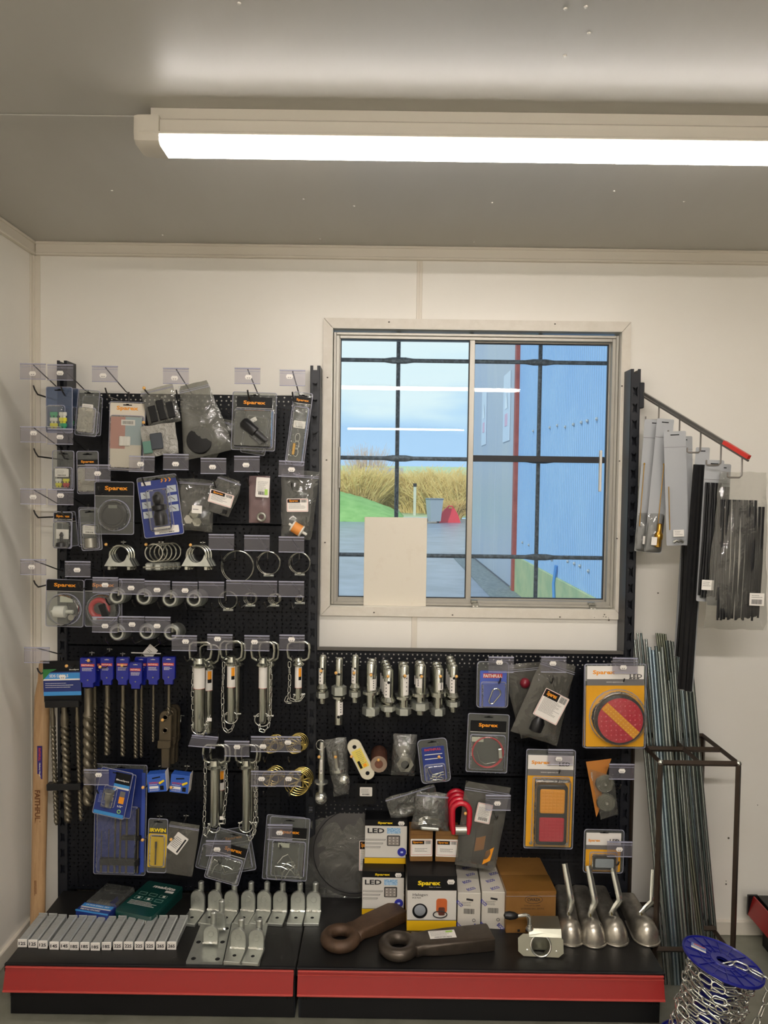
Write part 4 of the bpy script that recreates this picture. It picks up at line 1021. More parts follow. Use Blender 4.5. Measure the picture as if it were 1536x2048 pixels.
# ---- exhaust clamps
def uclamp(cx, cy, w, h, i, n, where, rnd_=False):
    d = .125-.022*i
    x = cx+i*5.0; y = cy-i*.6
    t, W, H, u = hang('exhaust_clamp', f'{ORD[i]} U-bolt clamp from the front in the {where}', 'clamp', x, y, w, h, d, 0, f'exhaust clamps in the {where}')
    R = W*.33; zc = H-R-.003
    pts = [(-R*1.02,0,H*.10),(-R*1.02,0,zc)]+[(R*1.02*math.cos(PI-PI*k/10),0,zc+R*math.sin(PI*k/10)) for k in range(1,10)]+[(R*1.02,0,zc),(R*1.02,0,H*.10)]
    MB().tube(pts, .0034, 8).build('u_bolt', M_zpin, t)
    mb = MB(); o = []
    for k in range(9):
        a = PI+PI*k/8; o.append((R*.82*math.cos(a), zc+R*.82*math.sin(a)))
    o = [(-W*.40, zc-.002)]+o+[(W*.40, zc-.002),(W*.5,H*.20),(W*.46,H*.15),(-W*.46,H*.15),(-W*.5,H*.20)]
    cx0 = len(o)
    # saddle: fan strips between arc and base
    mb = MB(); n_ = 10; top = []; bot = []
    for k in range(n_+1):
        a = PI+PI*k/n_; f = k/n_
        top.append((R*.80*math.cos(a), zc+R*.80*math.sin(a))); bot.append((-W*.5+W*f, H*.17))
    top[0] = (-R*.86, zc+.002); top[-1] = (R*.86, zc+.002)
    for y0 in (-.006,):
        vs_ = [(p[0],y0,p[1]) for p in top]+[(p[0],y0-.001,p[1]) for p in bot]+[(p[0],y0+.012,p[1]) for p in top]+[(p[0],y0+.014,p[1]) for p in bot]; m = n_+1
        fs = []
        for k in range(n_): fs += [(k,m+k,m+k+1,k+1),(2*m+k+1,3*m+k+1,3*m+k,2*m+k),(k+1,2*m+k+1,2*m+k,k),(m+k,3*m+k,3*m+k+1,m+k+1)]
        fs += [(0,2*m,3*m,m),(n_,m+n_,3*m+n_,2*m+n_)]
        mb.add(vs_, fs)
    mb.build('saddle', M_galv, t, ang=.5)
    for s in (-1,1):
        MB().lathe([(.0035,H*.02),(.0075,H*.03),(.0075,H*.14),(.0035,H*.15)],6,'Z',(s*R*1.02,0,0)).build('hex_nut', M_zpin, t, ang=.3)
for i in range(3): uclamp(239,1115,58,52,i,3,'left clamp stack under the disc pack')
for i in range(3): uclamp(393,1115,58,52,i,3,'right clamp stack under the nuts')
for i in range(5):
    t, W, H, u = hang('ring_clamp', f'{ORD[i]} round exhaust clamp from the front in the middle stack', 'clamp', 308+i*9, 1113-i*.5, 44, 54, .13-.02*i, 0, 'round clamps in the middle stack')
    R = W*.40
    MB().torus((0,0,H-R-.003), R, .0026, 28, 7).build('ring', M_zpin, t)
    MB().box(-W*.38,-W*.05,-.009,.007,-H*.02,H*.26,.004).build('clamp_lug', M_galv, t); MB().box(W*.05,W*.38,-.009,.007,-H*.02,H*.26,.004).build('clamp_lug', M_galv, t)
    MB().lathe([(.0035,-W*.46),(.0035,W*.46)],8,'X',(0,-.006,H*.10)).build('clamp_bolt', M_zpin, t)
# ---- wire hose rings
def hring(cx, cy, r, lab, d=.10, screw=True, n=2):
    t, W, H, u = hang('hose_clip', lab, 'clip', cx, cy, 2*r, 2*r, d)
    for k in range(n): MB().torus((.002*k,-.004+.007*k,W/2), W/2-.0015-.001*k, .0011, 40, 6).build('wire_ring', M_zpin, t)
    if screw:
        MB().lathe([(.0035,-.014),(.0035,.016)],8,'X',(0,0,-.002)).build('screw', M_galv, t); MB().box(-.006,.006,-.005,.006,-.001,.006,.001).build('screw_block', M_zpin, t)
hring(475,1133,33,'widest wire hose ring, left of the hanging rings',screw=False); hring(537,1126,24,'middle-sized wire hose ring with a screw at the bottom'); hring(599,1126,22,'right-hand wire hose ring near the middle post')
hring(456,1200,19,'wide hose clip under the holder with the white dot'); hring(500,1197,13,'hose clip hanging second in the small clip row',n=3); hring(548,1198,12,'narrow hose clip hanging third in the small clip row',n=4); hring(599,1197,8,'smallest hose clip beside the middle post')
# ---- thick collars in stacks
for si, (x, y, n, wh) in enumerate(((237,1191,4,'leftmost upper stack'),(290,1193,4,'second upper stack'),(342,1197,4,'third upper stack'),(390,1197,4,'rightmost upper stack'),(237,1264,4,'leftmost lower stack'),(296,1262,4,'middle lower stack'),(345,1264,4,'rightmost lower stack'))):
    for i in range(n):
        t, W, H, u = hang('shaft_collar', f'{ORD[i]} thick zinc ring collar from the front in the {wh}', 'collar', x+i*3.0, y-i*.6, 32, 32, .165-.024*i, 0, f'ring collars in the {wh}')
        R = W/2
        MB().lathe([(R*.56,-.009),(R*.64,-.014),(R*.84,-.014),(R*1.04,-.008),(R*1.04,.008),(R*.84,.012),(R*.56,.010),(R*.56,-.009)],26,'Y',(0,0,R),cap=False).build('collar_ring', M_galv, t, ang=.5)
        MB().lathe([(.0035,0),(.0035,R*1.0+.002),(.001,R*1.0+.002)],8,'Z',(0,-.001,R)).build('set_screw', M_steel, t)
# round clamshells, far left
def whitefilter(t, W, H, u):
    mb = MB(Matrix.Translation((-W*.02,-.018,H*.34)) @ Matrix.Rotation(math.radians(90),4,'Y'))
    mb.lathe([(.001,-.030),(.005,-.030),(.005,-.022),(.017,-.020),(.018,0),(.018,.012),(.006,.014),(.006,.034),(.001,.034)],14); mb.build('filter_body', pm('filter_smoke','#c9cabf',.25), t)
    mb = MB(); mb.lathe([(.007,-.016),(.009,-.016),(.009,.002),(.007,.002)],14,'Y',(W*.22,0,H*.22)); mb.build('steel_clip', M_steel, t)
    MB().box(-W*.12,W*.22,-.004,-.0025,H*.52,H*.66).build('paper_label', pm('label_dull','#c4c6b4',.5), t, smooth=False)
blister(130,1206,76,96,.16,1,'clamshell with a clear inline filter, left end of the lower rows',header=(M_card_k,.74,.99,.99),brand=('Sparex',M_org,.87,.58,.10),bub=(.06,.04,.94,.70),bround=True,bd=.024,fill=whitefilter,slot=False)
def redblk(t, W, H, u):
    mb = MB(Matrix.Translation((-W*.06,-.014,H*.40)) @ Matrix.Rotation(math.radians(40),4,'Y'))
    mb.torus((0,0,0), W*.22, .008, 20, 8); mb.build('red_ring', pm('plastic_red','#c0222c',.35), t)
    MB(Matrix.Translation((W*.08,-.020,H*.36)) @ Matrix.Rotation(math.radians(-20),4,'Y')).box(-.012,.012,-.006,.008,-.02,.022,.004).build('black_clamp', M_pl, t)
    MB().lathe([(.006,-.022),(.006,-.004)],8,'Y',(-W*.16,0,H*.2)).build('terminal', M_fw, t)
blister(207,1206,76,96,.14,0,'clamshell with a red and black battery clamp, behind the price holders',header=(M_card_k,.74,.99,.99),brand=('Sparex',M_org,.87,.58,.10),bub=(.06,.04,.94,.70),bround=True,bd=.024,fill=redblk,slot=False)
# ================================================================== drills
def twist(mb, x, y, z0, z1, r, pitch, n=12, flute=.42, seg=10):
    L = abs(z1-z0); m = max(8, int(L/pitch*seg)); rs = []
    for i in range(m+1):
        f = i/m; z = z0+(z1-z0)*f; ph = 2*PI*L*f/pitch; ring = []
        rr = r*(1 if f < .985 else .55)
        for k in range(n):
            a = 2*PI*k/n; s = rr*(1-flute*max(0,math.cos(2*a))**1.5); ring.append((x+s*math.cos(a+ph), y+s*math.sin(a+ph), z))
        rs.append(ring)
    if z1 < z0: rs = rs[::-1]
    mb.rings(rs)
def sleeved(cx, ytop, wsl, ysl, rpx, ybot, d, lab, shank=0, rot=0):
    h = ybot-ytop; t, W, H, u = hang('drill_bit', lab, 'drill bit', cx, (ytop+ybot)/2, wsl, h, d, rot)
    zs = H-(ysl-ytop)*u; w = W
    o = [(w/2-.002,H),(-w/2+.002,H),(-w/2,H-.004),(-w/2,zs+.018),(-w*.34,zs+.012),(-w*.34,zs),(w*.34,zs),(w*.34,zs+.012),(w/2,zs+.018),(w/2,H-.004)]
    sl = MB().prism(o, -.006, .006, .0012).build('plastic_sleeve', M_sleeve, t, ang=.4)
    MB().box(-w*.42,w*.42,-.0066,-.006,H-.026,H-.018).build('brand_band', M_redink, sl, smooth=False)
    MB().text('FAITHFULL', 0, H-.022, w*.74, .0042, -.0069, .02).build('lettering', M_wht, sl, smooth=False)
    mb = MB(); lines(mb, 0, H-.031, w*.7, 3, .0036, -.0063, int(cx), .0014); mb.build('small_print', M_wht, sl, smooth=False)
    MB().lathe([(.0002,-.0075),(.0022,-.0072),(.0026,-.006)],8,'Y',(0,0,zs+.022)).build('rivet', M_steel, sl)
    mb = MB(); euro(mb, 0, H-.007, -.0061, .5); mb.build('hanging_slot', M_wht, sl, smooth=False)
    r = rpx*u; zt = zs-(58 if shank else 44)*u
    mb = MB(); mb.lathe([(r*.75 if shank else r*.8,zs-.002),(r*.75 if shank else r*.8,zt+.012),(r,zt+.004),(r,zt)],12,'Z',(0,0,0)); mb.build('shank', M_drill, t)
    mb = MB(); twist(mb, 0, 0, zt, 0, r, max(.020, r*3.6)); mb.build('fluted_bit', M_drill, t, ang=1.2)
sleeved(190,1312,28,1370,4.5,1560,.10,'thin blue-sleeved masonry drill behind the thickest one')
sleeved(177,1312,32,1372,11,1615,.14,'thickest and longest blue-sleeved masonry drill, first from the left',shank=1)
for (x, r, yb, lb) in ((215,6.2,1513,'second blue-sleeved drill from the left, medium thickness'),(246,5,1515,'third blue-sleeved drill from the left, slimmer'),(272,4.4,1519,'fourth blue-sleeved drill from the left'),(283,3.6,1517,'slim blue-sleeved drill just behind the fourth'),(307,3,1486,'fifth blue-sleeved drill from the left, short and thin'),(338,4,1432,'rightmost blue-sleeved drill, above the olive levers')):
    sleeved(x, 1312 if x != 272 else 1322, 26, 1368 if x != 272 else 1376, r, yb, .13 if x != 283 else .10, lb)
# long SDS pack
t, W, H, u = hang('drill_set', 'black and blue carded set of three long masonry drills at the left post', 'drill set', 130, 1484, 76, 344, .13, -2)
def zz(y): return (1656-y)*u
MB().box(-W/2,W/2,-.004,.004,zz(1402),zz(1318),.001).build('header_card', M_card_k, t, smooth=False)
MB().box(-W/2,W/2,-.0045,-.004,zz(1388),zz(1340)).build('blue_panel', pm('card_navy','#22306f',.4), t, smooth=False)
MB().box(-W/2,W/2,-.0049,-.0045,zz(1354),zz(1342)).build('upper_stripe', M_blul, t, smooth=False)
MB().box(-W/2,W/2,-.0052,-.0049,zz(1357),zz(1354)).build('white_stripe', M_wht, t, smooth=False)
MB().box(-W/2,W/2,-.0049,-.0045,zz(1388),zz(1380)).build('lower_stripe', M_blul, t, smooth=False)
MB().text('SDS DRILLS', -W*.08, zz(1348), W*.5, .009, -.0053, .02).build('lettering', M_wht, t, smooth=False)
MB().text('BlueSpot', W*.33, zz(1336), W*.26, .005, -.0046, .02).build('brand_lettering', M_wht, t, smooth=False)
MB().add([(-W/2,-.0054,zz(1356)),(-W*.30,-.0054,zz(1340)),(-W*.12,-.0054,zz(1334)),(-W/2,-.0054,zz(1334))],[(0,1,2,3)]).build('green_flash', pm('ink_green','#2f7a3c',.5), t, smooth=False)
mb = MB(); lines(mb, -W*.05, zz(1363), W*.8, 3, .006, -.0047, 4, .0012); mb.build('small_print', M_wht, t, smooth=False)
price(t, W*.02, zz(1350), -.0055)
MB().box(-W*.47,W*.45,-.010,.010,zz(1412),zz(1398),.002).build('bit_holder', M_pl, t)
MB().box(-W*.50,W*.42,-.012,.012,zz(1581),zz(1567),.002).build('retaining_clip', M_pl, t)
for (x, r, yb) in ((107,5.2,1654),(131,8,1650),(157,4.6,1646)):
    X = (x-130)*u+.000; r_ = r*u
    mb = MB(); mb.lathe([(r_*.7,zz(1410)),(r_*.7,zz(1424)),(r_*1.0,zz(1434)),(r_,zz(1450))][::-1],12,'Z',(X,0,0)); twist(mb, X, 0, zz(1450), zz(yb), r_, .028 if r < 7 else .036); mb.build('fluted_bit', M_drill, t, ang=1.2)
# blue drill-bit pack (large)
def bigblue(t, W, H, u):
    rnd = random.Random(4)
    for k, x in enumerate((-.34,-.2,-.08,.02,.14,.36)):
        r = (.0012,.0013,.0028,.003,.0034,.0036)[k]; zt = H*(.40,.42,.62,.62,.62,.62)[k]
        mb = MB(); mb.lathe([(.0036,H*.03),(.0036,H*.10),(r,H*.12),(r,H*.2)],8,'Z',(x*W,-.008,0)); 
        if k in (2,3): twist(mb, x*W, -.008, H*.2, zt, r, .022)
        else: mb.lathe([(r,H*.2),(r,zt)],8,'Z',(x*W,-.008,0))
        mb.build('drill_bit', M_drill, t, ang=1)
    MB().box(-W*.36,W*.40,-.014,-.002,H*.10,H*.16,.002).build('bit_rack', M_pl, t); MB().box(W*.05,W*.42,-.014,-.002,H*.33,H*.37,.002).build('bit_clip', M_pl, t)
    MB().box(W*.40,W*.47,-.0022,-.0014,H*.03,H*.93).build('side_stripe', pm('card_mid_blue','#3c55b0',.4), t, smooth=False)
blister(241,1639,106,228,.06,1,'tall blue blister card of masonry bits and chisels behind the drill chuck pack',card=M_blu,crect=(.02,.01,.92,.96),bub=(.06,.02,.84,.62),bd=.018,fill=bigblue)
def chuckf(t, W, H, u):
    MB().box(-W*.02,W*.46,-.0022,-.0014,H*.72,H*.96).build('dark_header', M_card_k, t, smooth=False)
    MB().text('BlueSpot', W*.22, H*.80, W*.40, H*.045, -.0025, .03).build('brand_lettering', M_wht, t, smooth=False)
    MB().box(-W*.02,W*.46,-.0024,-.0014,H*.66,H*.72).build('blue_band', M_blul, t, smooth=False); MB().box(-W*.02,W*.46,-.0024,-.0014,H*.62,H*.655).build('white_band', M_wht, t, smooth=False)
    MB().box(-W*.46,W*.46,-.0024,-.0014,H*.02,H*.09).build('foot_band', M_blul, t, smooth=False)
    MB().lathe([(.001,H*.24),(W*.07,H*.25),(W*.08,H*.36),(W*.12,H*.40),(W*.13,H*.52),(W*.16,H*.54),(W*.16,H*.58),(.001,H*.60)],14,'Z',(-W*.06,-.014,0)).build('drill_adaptor', M_steel, t)
    mb = MB(); lines(mb, -W*.22, H*.50, W*.36, 9, .0042, -.0018, 3, .0009); mb.build('small_print', pm('ink_pale_blue','#aab6dc',.5), t, smooth=False)
    MB().box(W*.22,W*.38,-.0022,-.0014,H*.32,H*.46).build('orange_icon', M_org, t, smooth=False); MB().box(W*.22,W*.38,-.0022,-.0014,H*.47,H*.58).build('grey_icon', M_gry, t, smooth=False)
    MB().text('1/2"', W*.30, H*.26, W*.16, H*.04, -.0025, .03).build('size_lettering', M_wht, t, smooth=False)
    MB().torus((W*.30,-.0024,H*.15), W*.05, .0012, 16, 5).build('green_ring', pm('ink_lime','#9ad06a',.5), t)
blister(237,1589,62,92,.12,8,'blue card pack peeping out behind the drill chuck pack',card=M_blu)
blister(226,1586,66,98,.155,12,'tilted blue card pack with a steel drill chuck adaptor',card=M_blu,crect=(.02,.02,.98,.98),bub=(.22,.2,.62,.64),bd=.02,fill=chuckf)
# two small blue boxes of plugs
M_bx = pm('box_blue','#2f5cb8',.4)
for (cx, cy, rot, lb) in ((314,1565,5,'left small blue box of yellow wall plugs'),(360,1567,-6,'right small blue box of yellow wall plugs')):
    t, W, H, u = hang('plug_box', lb, 'box', cx, cy, 38, 37, .155, -rot)
    MB().box(-W/2,W/2,-.004,.028,0,H,.0008).build('carton', M_bx, t, smooth=False)
    MB().box(W/2,W/2+.0006,-.003,.027,.001,H+.006).build('side_panel', M_wht, t, smooth=False)
    MB().text('FAITHFULL', -W*.12, H*.52, W*.56, H*.10, -.0043, .03).build('lettering', M_redink, t, smooth=False)
    MB().box(-W*.40,W*.08,-.0044,-.004,H*.20,H*.34).build('white_panel', M_wht, t, smooth=False)
    MB(Matrix.Translation((W*.28,-.007,H*.56)) @ Matrix.Rotation(math.radians(62),4,'Y')).lathe([(.001,-.008),(.0038,-.007),(.003,.008),(.001,.009)],8).build('wall_plug', M_yel, t)
    MB().box(W*.16,W*.36,-.0044,-.004,H*.10,H*.34,.0).build('icon_panel', M_card_k, t, smooth=False)
    mb = MB(); lines(mb, -W*.1, H*.42, W*.6, 1, .003, -.0042, 3, .0012); lines(mb, -W*.1, H*.14, W*.6, 2, .003, -.0042, 5, .0008); mb.build('small_print', M_wht, t, smooth=False)
    MB(Matrix.Translation((0,-.0045,H*.80)) @ Matrix.Rotation(math.radians(-8),4,'Y')).box(-W*.22,W*.22,-.0003,.0004,-.0018,.0018).build('hanging_slot', M_void, t, smooth=False)
# yellow drill card
def irw(t, W, H, u):
    MB().text('IRWIN', 0, H*.79, W*.82, H*.07, -.0026, .04).build('brand_lettering', M_yel, t, smooth=False)
    MB().lathe([(.001,H*.16),(.0022,H*.17),(.0022,H*.46),(.0032,H*.47),(.0032,H*.58),(.001,H*.59)],10,'Z',(-W*.05,-.006,0)).build('drill_bit', M_drill, t)
blister(315,1691,40,112,.13,2,'yellow drill card with a single masonry bit',card=pm('card_yellow','#dcb614',.45),crect=(.04,.10,.98,.72),bub=(.12,.12,.88,.7),bd=.01,fill=irw)
def leaf(t, W, H, u):
    R = Matrix.Translation((-W*.12,-.006,H*.62)) @ Matrix.Rotation(math.radians(28),4,'Y')
    l = MB(R).prism(rrect(.040,.060,.003,2), -.002, 0).build('leaflet', M_wht, t, smooth=False)
    mb = MB(R); lines(mb, -.002, .016, .026, 7, .0052, -.0021, 4, .0016); mb.box(.011,.016,-.0025,-.002,-.024,.024); mb.build('small_print', M_ink, l, smooth=False)
bag(362,1698,62,108,.13,8,'dull clear bag with a white drill leaflet inside',T=.012,mat=F_bagd,seed=23,fill=leaf,amp=.002)
# ---- olive top-link levers
for i, (x, y) in enumerate(((331,1478),(341,1470),(347,1466))):
    t, W, H, u = hang('linkage_lever', ('front','middle','rear')[i]+' olive forged linkage lever below the rightmost sleeved drill', 'lever', x, y, 26, 118, .12-.035*i, 1)
    m = 12
    out_ = [(W*.48*math.cos(PI*k/m), H-W*.5+W*.48*math.sin(PI*k/m)) for k in range(m+1)]
    mb = MB(); z2 = H*.42
    mb.prism([(W*.48,z2)]+out_+[(-W*.48,z2)], -.006, .006, .002)
    mb.prism([(W*.52,z2-.004),(W*.5,z2+.012),(-W*.5,z2+.012),(-W*.56,z2-.008),(-W*.5,z2-.012),(W*.4,z2-.012)], -.013, .008, .002)
    mb.prism([(W*.34,0),(W*.36,z2-.01),(-W*.30,z2-.01),(-W*.26,0)], -.004, .010, .002)
    mb.build('forged_body', M_brz, t, ang=.6)
    for z, r in ((H-W*.52,W*.20),(H*.66,W*.20)):
        MB().torus((0,-.0068,z), r, .0022, 18, 6).build('hole_boss', M_brz, t); MB().lathe([(.0005,-.0066),(r*.9,-.0066)],16,'Y',(0,0,z)).build('hole', M_void, t)

# ================================================================== drawbar pins
def drawpin(cx, y0, y1, wpx, spx, lab, d=.11, chains=(), linch=None, orange=True, hx=None, hw=50, label_=True, back=None, wrap=False):
    h = y1-y0; t, W, H, u = hang('drawbar_pin', lab, 'pin', cx, (y0+y1)/2, hw, h, d)
    hz = 42*u; r = spx*u/2; zc = H-hz
    a = .0042; w2 = W/2-a; ox = ((hx if hx is not None else cx)-cx)*u
    pts = [(-.006,0,zc+.004),(-w2*.6+ox*.3,-.002,zc+.004),(-w2*.92+ox*.6,-.004,zc+.012),(-w2+ox,-.006,zc+hz*.55),(-w2+ox+.002,-.008,H-.010),(-w2+.012+ox,-.008,H-.003),(w2-.012+ox,-.008,H-.003),(w2-.002+ox,-.008,H-.010),(w2+ox,-.006,zc+hz*.55),(w2*.92+ox*.6,-.004,zc+.012),(w2*.6+ox*.3,-.002,zc+.004),(.006,0,zc+.004)]
    MB().tube(pts, a, 8).build('handle', M_zpin, t, ang=1.2)
    MB().lathe([(r*1.1,zc-.014),(r*1.62,zc-.012),(r*1.7,zc-.008),(r*1.2,zc-.003),(r*1.0,zc+.012),(.001,zc+.014)],20).build('collar', M_zpin, t)
    MB().lathe([(.001,0),(r*.8,.001),(r,.008),(r,zc-.012)],20).build('shaft', M_zpin, t)
    if label_:
        def band(a0, a1, z0, z1, rr, m, nm, par):
            n = 8; mb = MB(); vs_ = [(rr*math.sin(a0+(a1-a0)*k/n), -rr*math.cos(a0+(a1-a0)*k/n), z) for z in (z0,z1) for k in range(n+1)]
            mb.add(vs_, [(k,k+1,n+2+k,n+1+k) for k in range(n)]); return mb.build(nm, m, par)
        L = .064 if h > 100 else .05; zt = zc-.016
        l = band(-1.25, 1.25, zt-L, zt, r+.0004, M_wht, 'wrap_label', t)
        if orange: band(.15, .95, zt-L*.45, zt-.003, r+.0008, M_org, 'label_orange_panel', l); band(.15, .95, zt-L*.62, zt-L*.45, r+.0008, M_card_k, 'label_black_panel', l)
        band(-1.25, 1.25, zt-L, zt-L+.0008, r+.0009, M_redink, 'label_border', l)
    if linch:
        lx, ly = (linch[0]-cx)*u, (y1-linch[1])*u
        MB().tube([(-linch[2]*u,0,ly),(linch[2]*u+.006,0,ly+.002)], .0028, 8).build('linch_pin', M_chrome, t)
        MB().torus((0,-.006,ly-.008), linch[2]*u*.85, .0016, 24, 6, 'Y', .9).build('spring_ring', M_chrome, t)
    for k, ch in enumerate(chains):
        chain(t, [((px-cx)*u, dy-.006, (y1-py)*u) for (px, py, dy) in ch], ll=.021, r=.00125, seed=k+int(cx), jitter=.35, roll0=.5)
    return t
drawpin(416,1285,1468,20,20,'drawbar pin partly hidden behind the leftmost upper one',d=.07,hx=420,hw=44)
drawpin(399,1280,1464,24,24,'leftmost upper drawbar pin, in clear film, zinc plated',d=.12,hx=402,hw=50,chains=[[(389,1330,0),(386,1380,0),(388,1450,0),(396,1470,0)],[(395,1470,-.004),(410,1470,-.004),(417,1445,-.002),(419,1432,0)]],linch=(399,1452,16),orange=False)
drawpin(472,1280,1438,18,18,'drawbar pin showing behind the second upper one',d=.07,hw=44,label_=False)
drawpin(463,1278,1446,17,17,'second upper drawbar pin from the left, with black and orange label',d=.12,hw=50,chains=[[(448,1322,0),(446,1380,0),(447,1440,0),(450,1462,0),(462,1466,-.003),(470,1448,-.003)]],linch=(463,1430,16))
drawpin(538,1280,1440,16,16,'drawbar pin showing behind the third upper one',d=.07,hw=44,label_=False)
drawpin(526,1280,1448,17,17,'third upper drawbar pin from the left, with a ring at its foot',d=.12,hw=52,chains=[[(542,1322,0),(543,1380,0),(541,1440,0),(536,1462,0),(522,1464,-.002),(520,1448,-.002)]],linch=(526,1434,18),orange=False)
drawpin(597,1280,1404,14,14,'short rightmost drawbar pin with its chain bunched at the foot',d=.11,hx=597,hw=50,chains=[[(579,1322,0),(580,1360,0),(578,1396,0),(588,1402,-.004),(604,1398,-.004),(610,1388,-.002)],[(576,1392,.002),(570,1404,0),(586,1406,-.002)]],linch=(597,1390,10))
drawpin(441,1484,1640,18,18,'drawbar pin in shade behind the left lower one',d=.07,hw=46,orange=True)
drawpin(430,1484,1655,19,20,'left lower drawbar pin with chains down both sides',d=.13,hw=52,chains=[[(411,1520,0),(411,1600,0),(409,1650,0),(410,1678,0),(418,1668,-.003),(420,1650,-.003)],[(453,1522,0),(455,1575,0),(450,1620,0),(450,1648,0)]],linch=(430,1650,14),label_=False)
drawpin(502,1484,1650,14,14,'slimmer drawbar pin behind the right lower one',d=.07,hw=44,label_=False)
drawpin(493,1484,1662,17,18,'right lower drawbar pin with a heavy doubled chain',d=.13,hw=50,chains=[[(512,1518,0),(511,1560,0),(512,1610,0),(510,1665,0),(502,1682,-.003),(495,1668,-.003)],[(514,1530,.006),(513,1600,.006),(515,1650,.006),(508,1672,.004)]],linch=(493,1648,16),label_=False)
for (x, y, lb) in ((419,1439,'small white swing tag at the foot of the leftmost drawbar pin'),(444,1636,'small white swing tag at the foot of the left lower drawbar pin')):
    t, W, H, u = hang('swing_tag', lb, 'tag', x, y, 9, 7, .135); MB().prism([(a, b+H/2) for a, b in rrect(W,H,.001,2)], -.001, 0).build('tag', M_wht, t, smooth=False); MB().tube([(0,0,H),(.002,.004,H+.008)],.0005,4).build('tie', M_wht, t)
# gold linch pins in rows
def linchring(cx, cy, r, lab, d=.12, a=20):
    t, W, H, u = hang('linch_pin', lab, 'linch pin', cx, cy, 2*r, 2*r, d, 0); R = W/2
    M = Matrix.Translation((0,0,R)) @ Matrix.Rotation(math.radians(a),4,'Y')
    mb = MB(M); mb.torus((0,-.003,0), R-.0018, .0015, 32, 6); mb.build('spring_ring', M_gold, t)
    mb = MB(M); mb.lathe([(.001,-R*.9),(.003,-R*.86),(.003,R*.8),(.004,R*.82),(.004,R),(.001,R*1.02)],8); mb.build('pin', M_gold, t)
    return t
for i in range(4): linchring(541+i*4,1490-i*2,17,f'{ORD[i]} gold linch pin from the front, upper left bunch',.12-.022*i,25+i*30)
for i in range(4): linchring(590+i*3,1489-i*2,19,f'{ORD[i]} gold linch pin from the front, upper right bunch',.12-.022*i,70+i*25)
for i in range(4): linchring(541+i*4,1556-i*3,18,f'{ORD[i]} gold linch pin from the front, lower left bunch',.12-.022*i,15+i*32)
for i in range(5): linchring(594+i*3,1566-i*3,26-i,f'{ORD[i]} large gold linch pin from the front, lower right bunch',.125-.02*i,35+i*36)

# packs below
def clips(seed, n=4):
    def f(t, W, H, u):
        rnd = random.Random(seed)
        for k in range(n):
            x0, z0 = rnd.uniform(-W*.25,W*.25), rnd.uniform(H*.12,H*.36); a = rnd.uniform(-1,1)
            M = Matrix.Translation((x0,-.006-.001*k,z0)) @ Matrix.Rotation(a,4,'Y'); s = W*.22
            MB(M).tube([(-s,0,-s*.6),(-s*.6,0,s*.3),(-s*.1,0,s*.7),(s*.4,0,s*.2),(s*.7,0,-s*.5),(s*1.0,0,-s*.3)],.0013,6).build('bent_clip', M_chrome, t)
    return f
blister(472,1700,70,92,.08,-10,'clear pack behind the tilted pack of curved clips, right side',bub=(.1,.06,.9,.6),header=(M_card_k,.66,.9,.9),brand=('Sparex',M_org,.78,.5,.08))
blister(428,1700,60,86,.08,12,'clear pack behind the tilted pack of curved clips, left side',bub=(.1,.06,.9,.6))
blister(456,1713,72,108,.13,15,'tilted clear pack of curved clips with a black and orange header',header=(M_card_k,.54,.74,.96),brand=('Sparex',M_org,.645,.5,.09,.1),fill=clips(3,3),bub=(.06,.04,.94,.5),bd=.01)
blister(568,1696,80,134,.08,4,'clear pack backing the square pack of steel clips',bub=(.1,.06,.9,.6))
def sqf(t, W, H, u):
    clips(9,7)(t, W, H, u); MB().box(-W*.26,W*.02,-.0035,-.0020,H*.52,H*.60).build('paper_label', pm('label_dull','#c4c6b4',.5), t, smooth=False)
blister(577,1697,82,130,.13,3,'square clear pack of assorted steel clips with a dark header',header=(M_card_k,.66,.84,.86),brand=('Sparex',M_org,.76,.5,.07),fill=sqf,bub=(.10,.06,.92,.62),bd=.012)

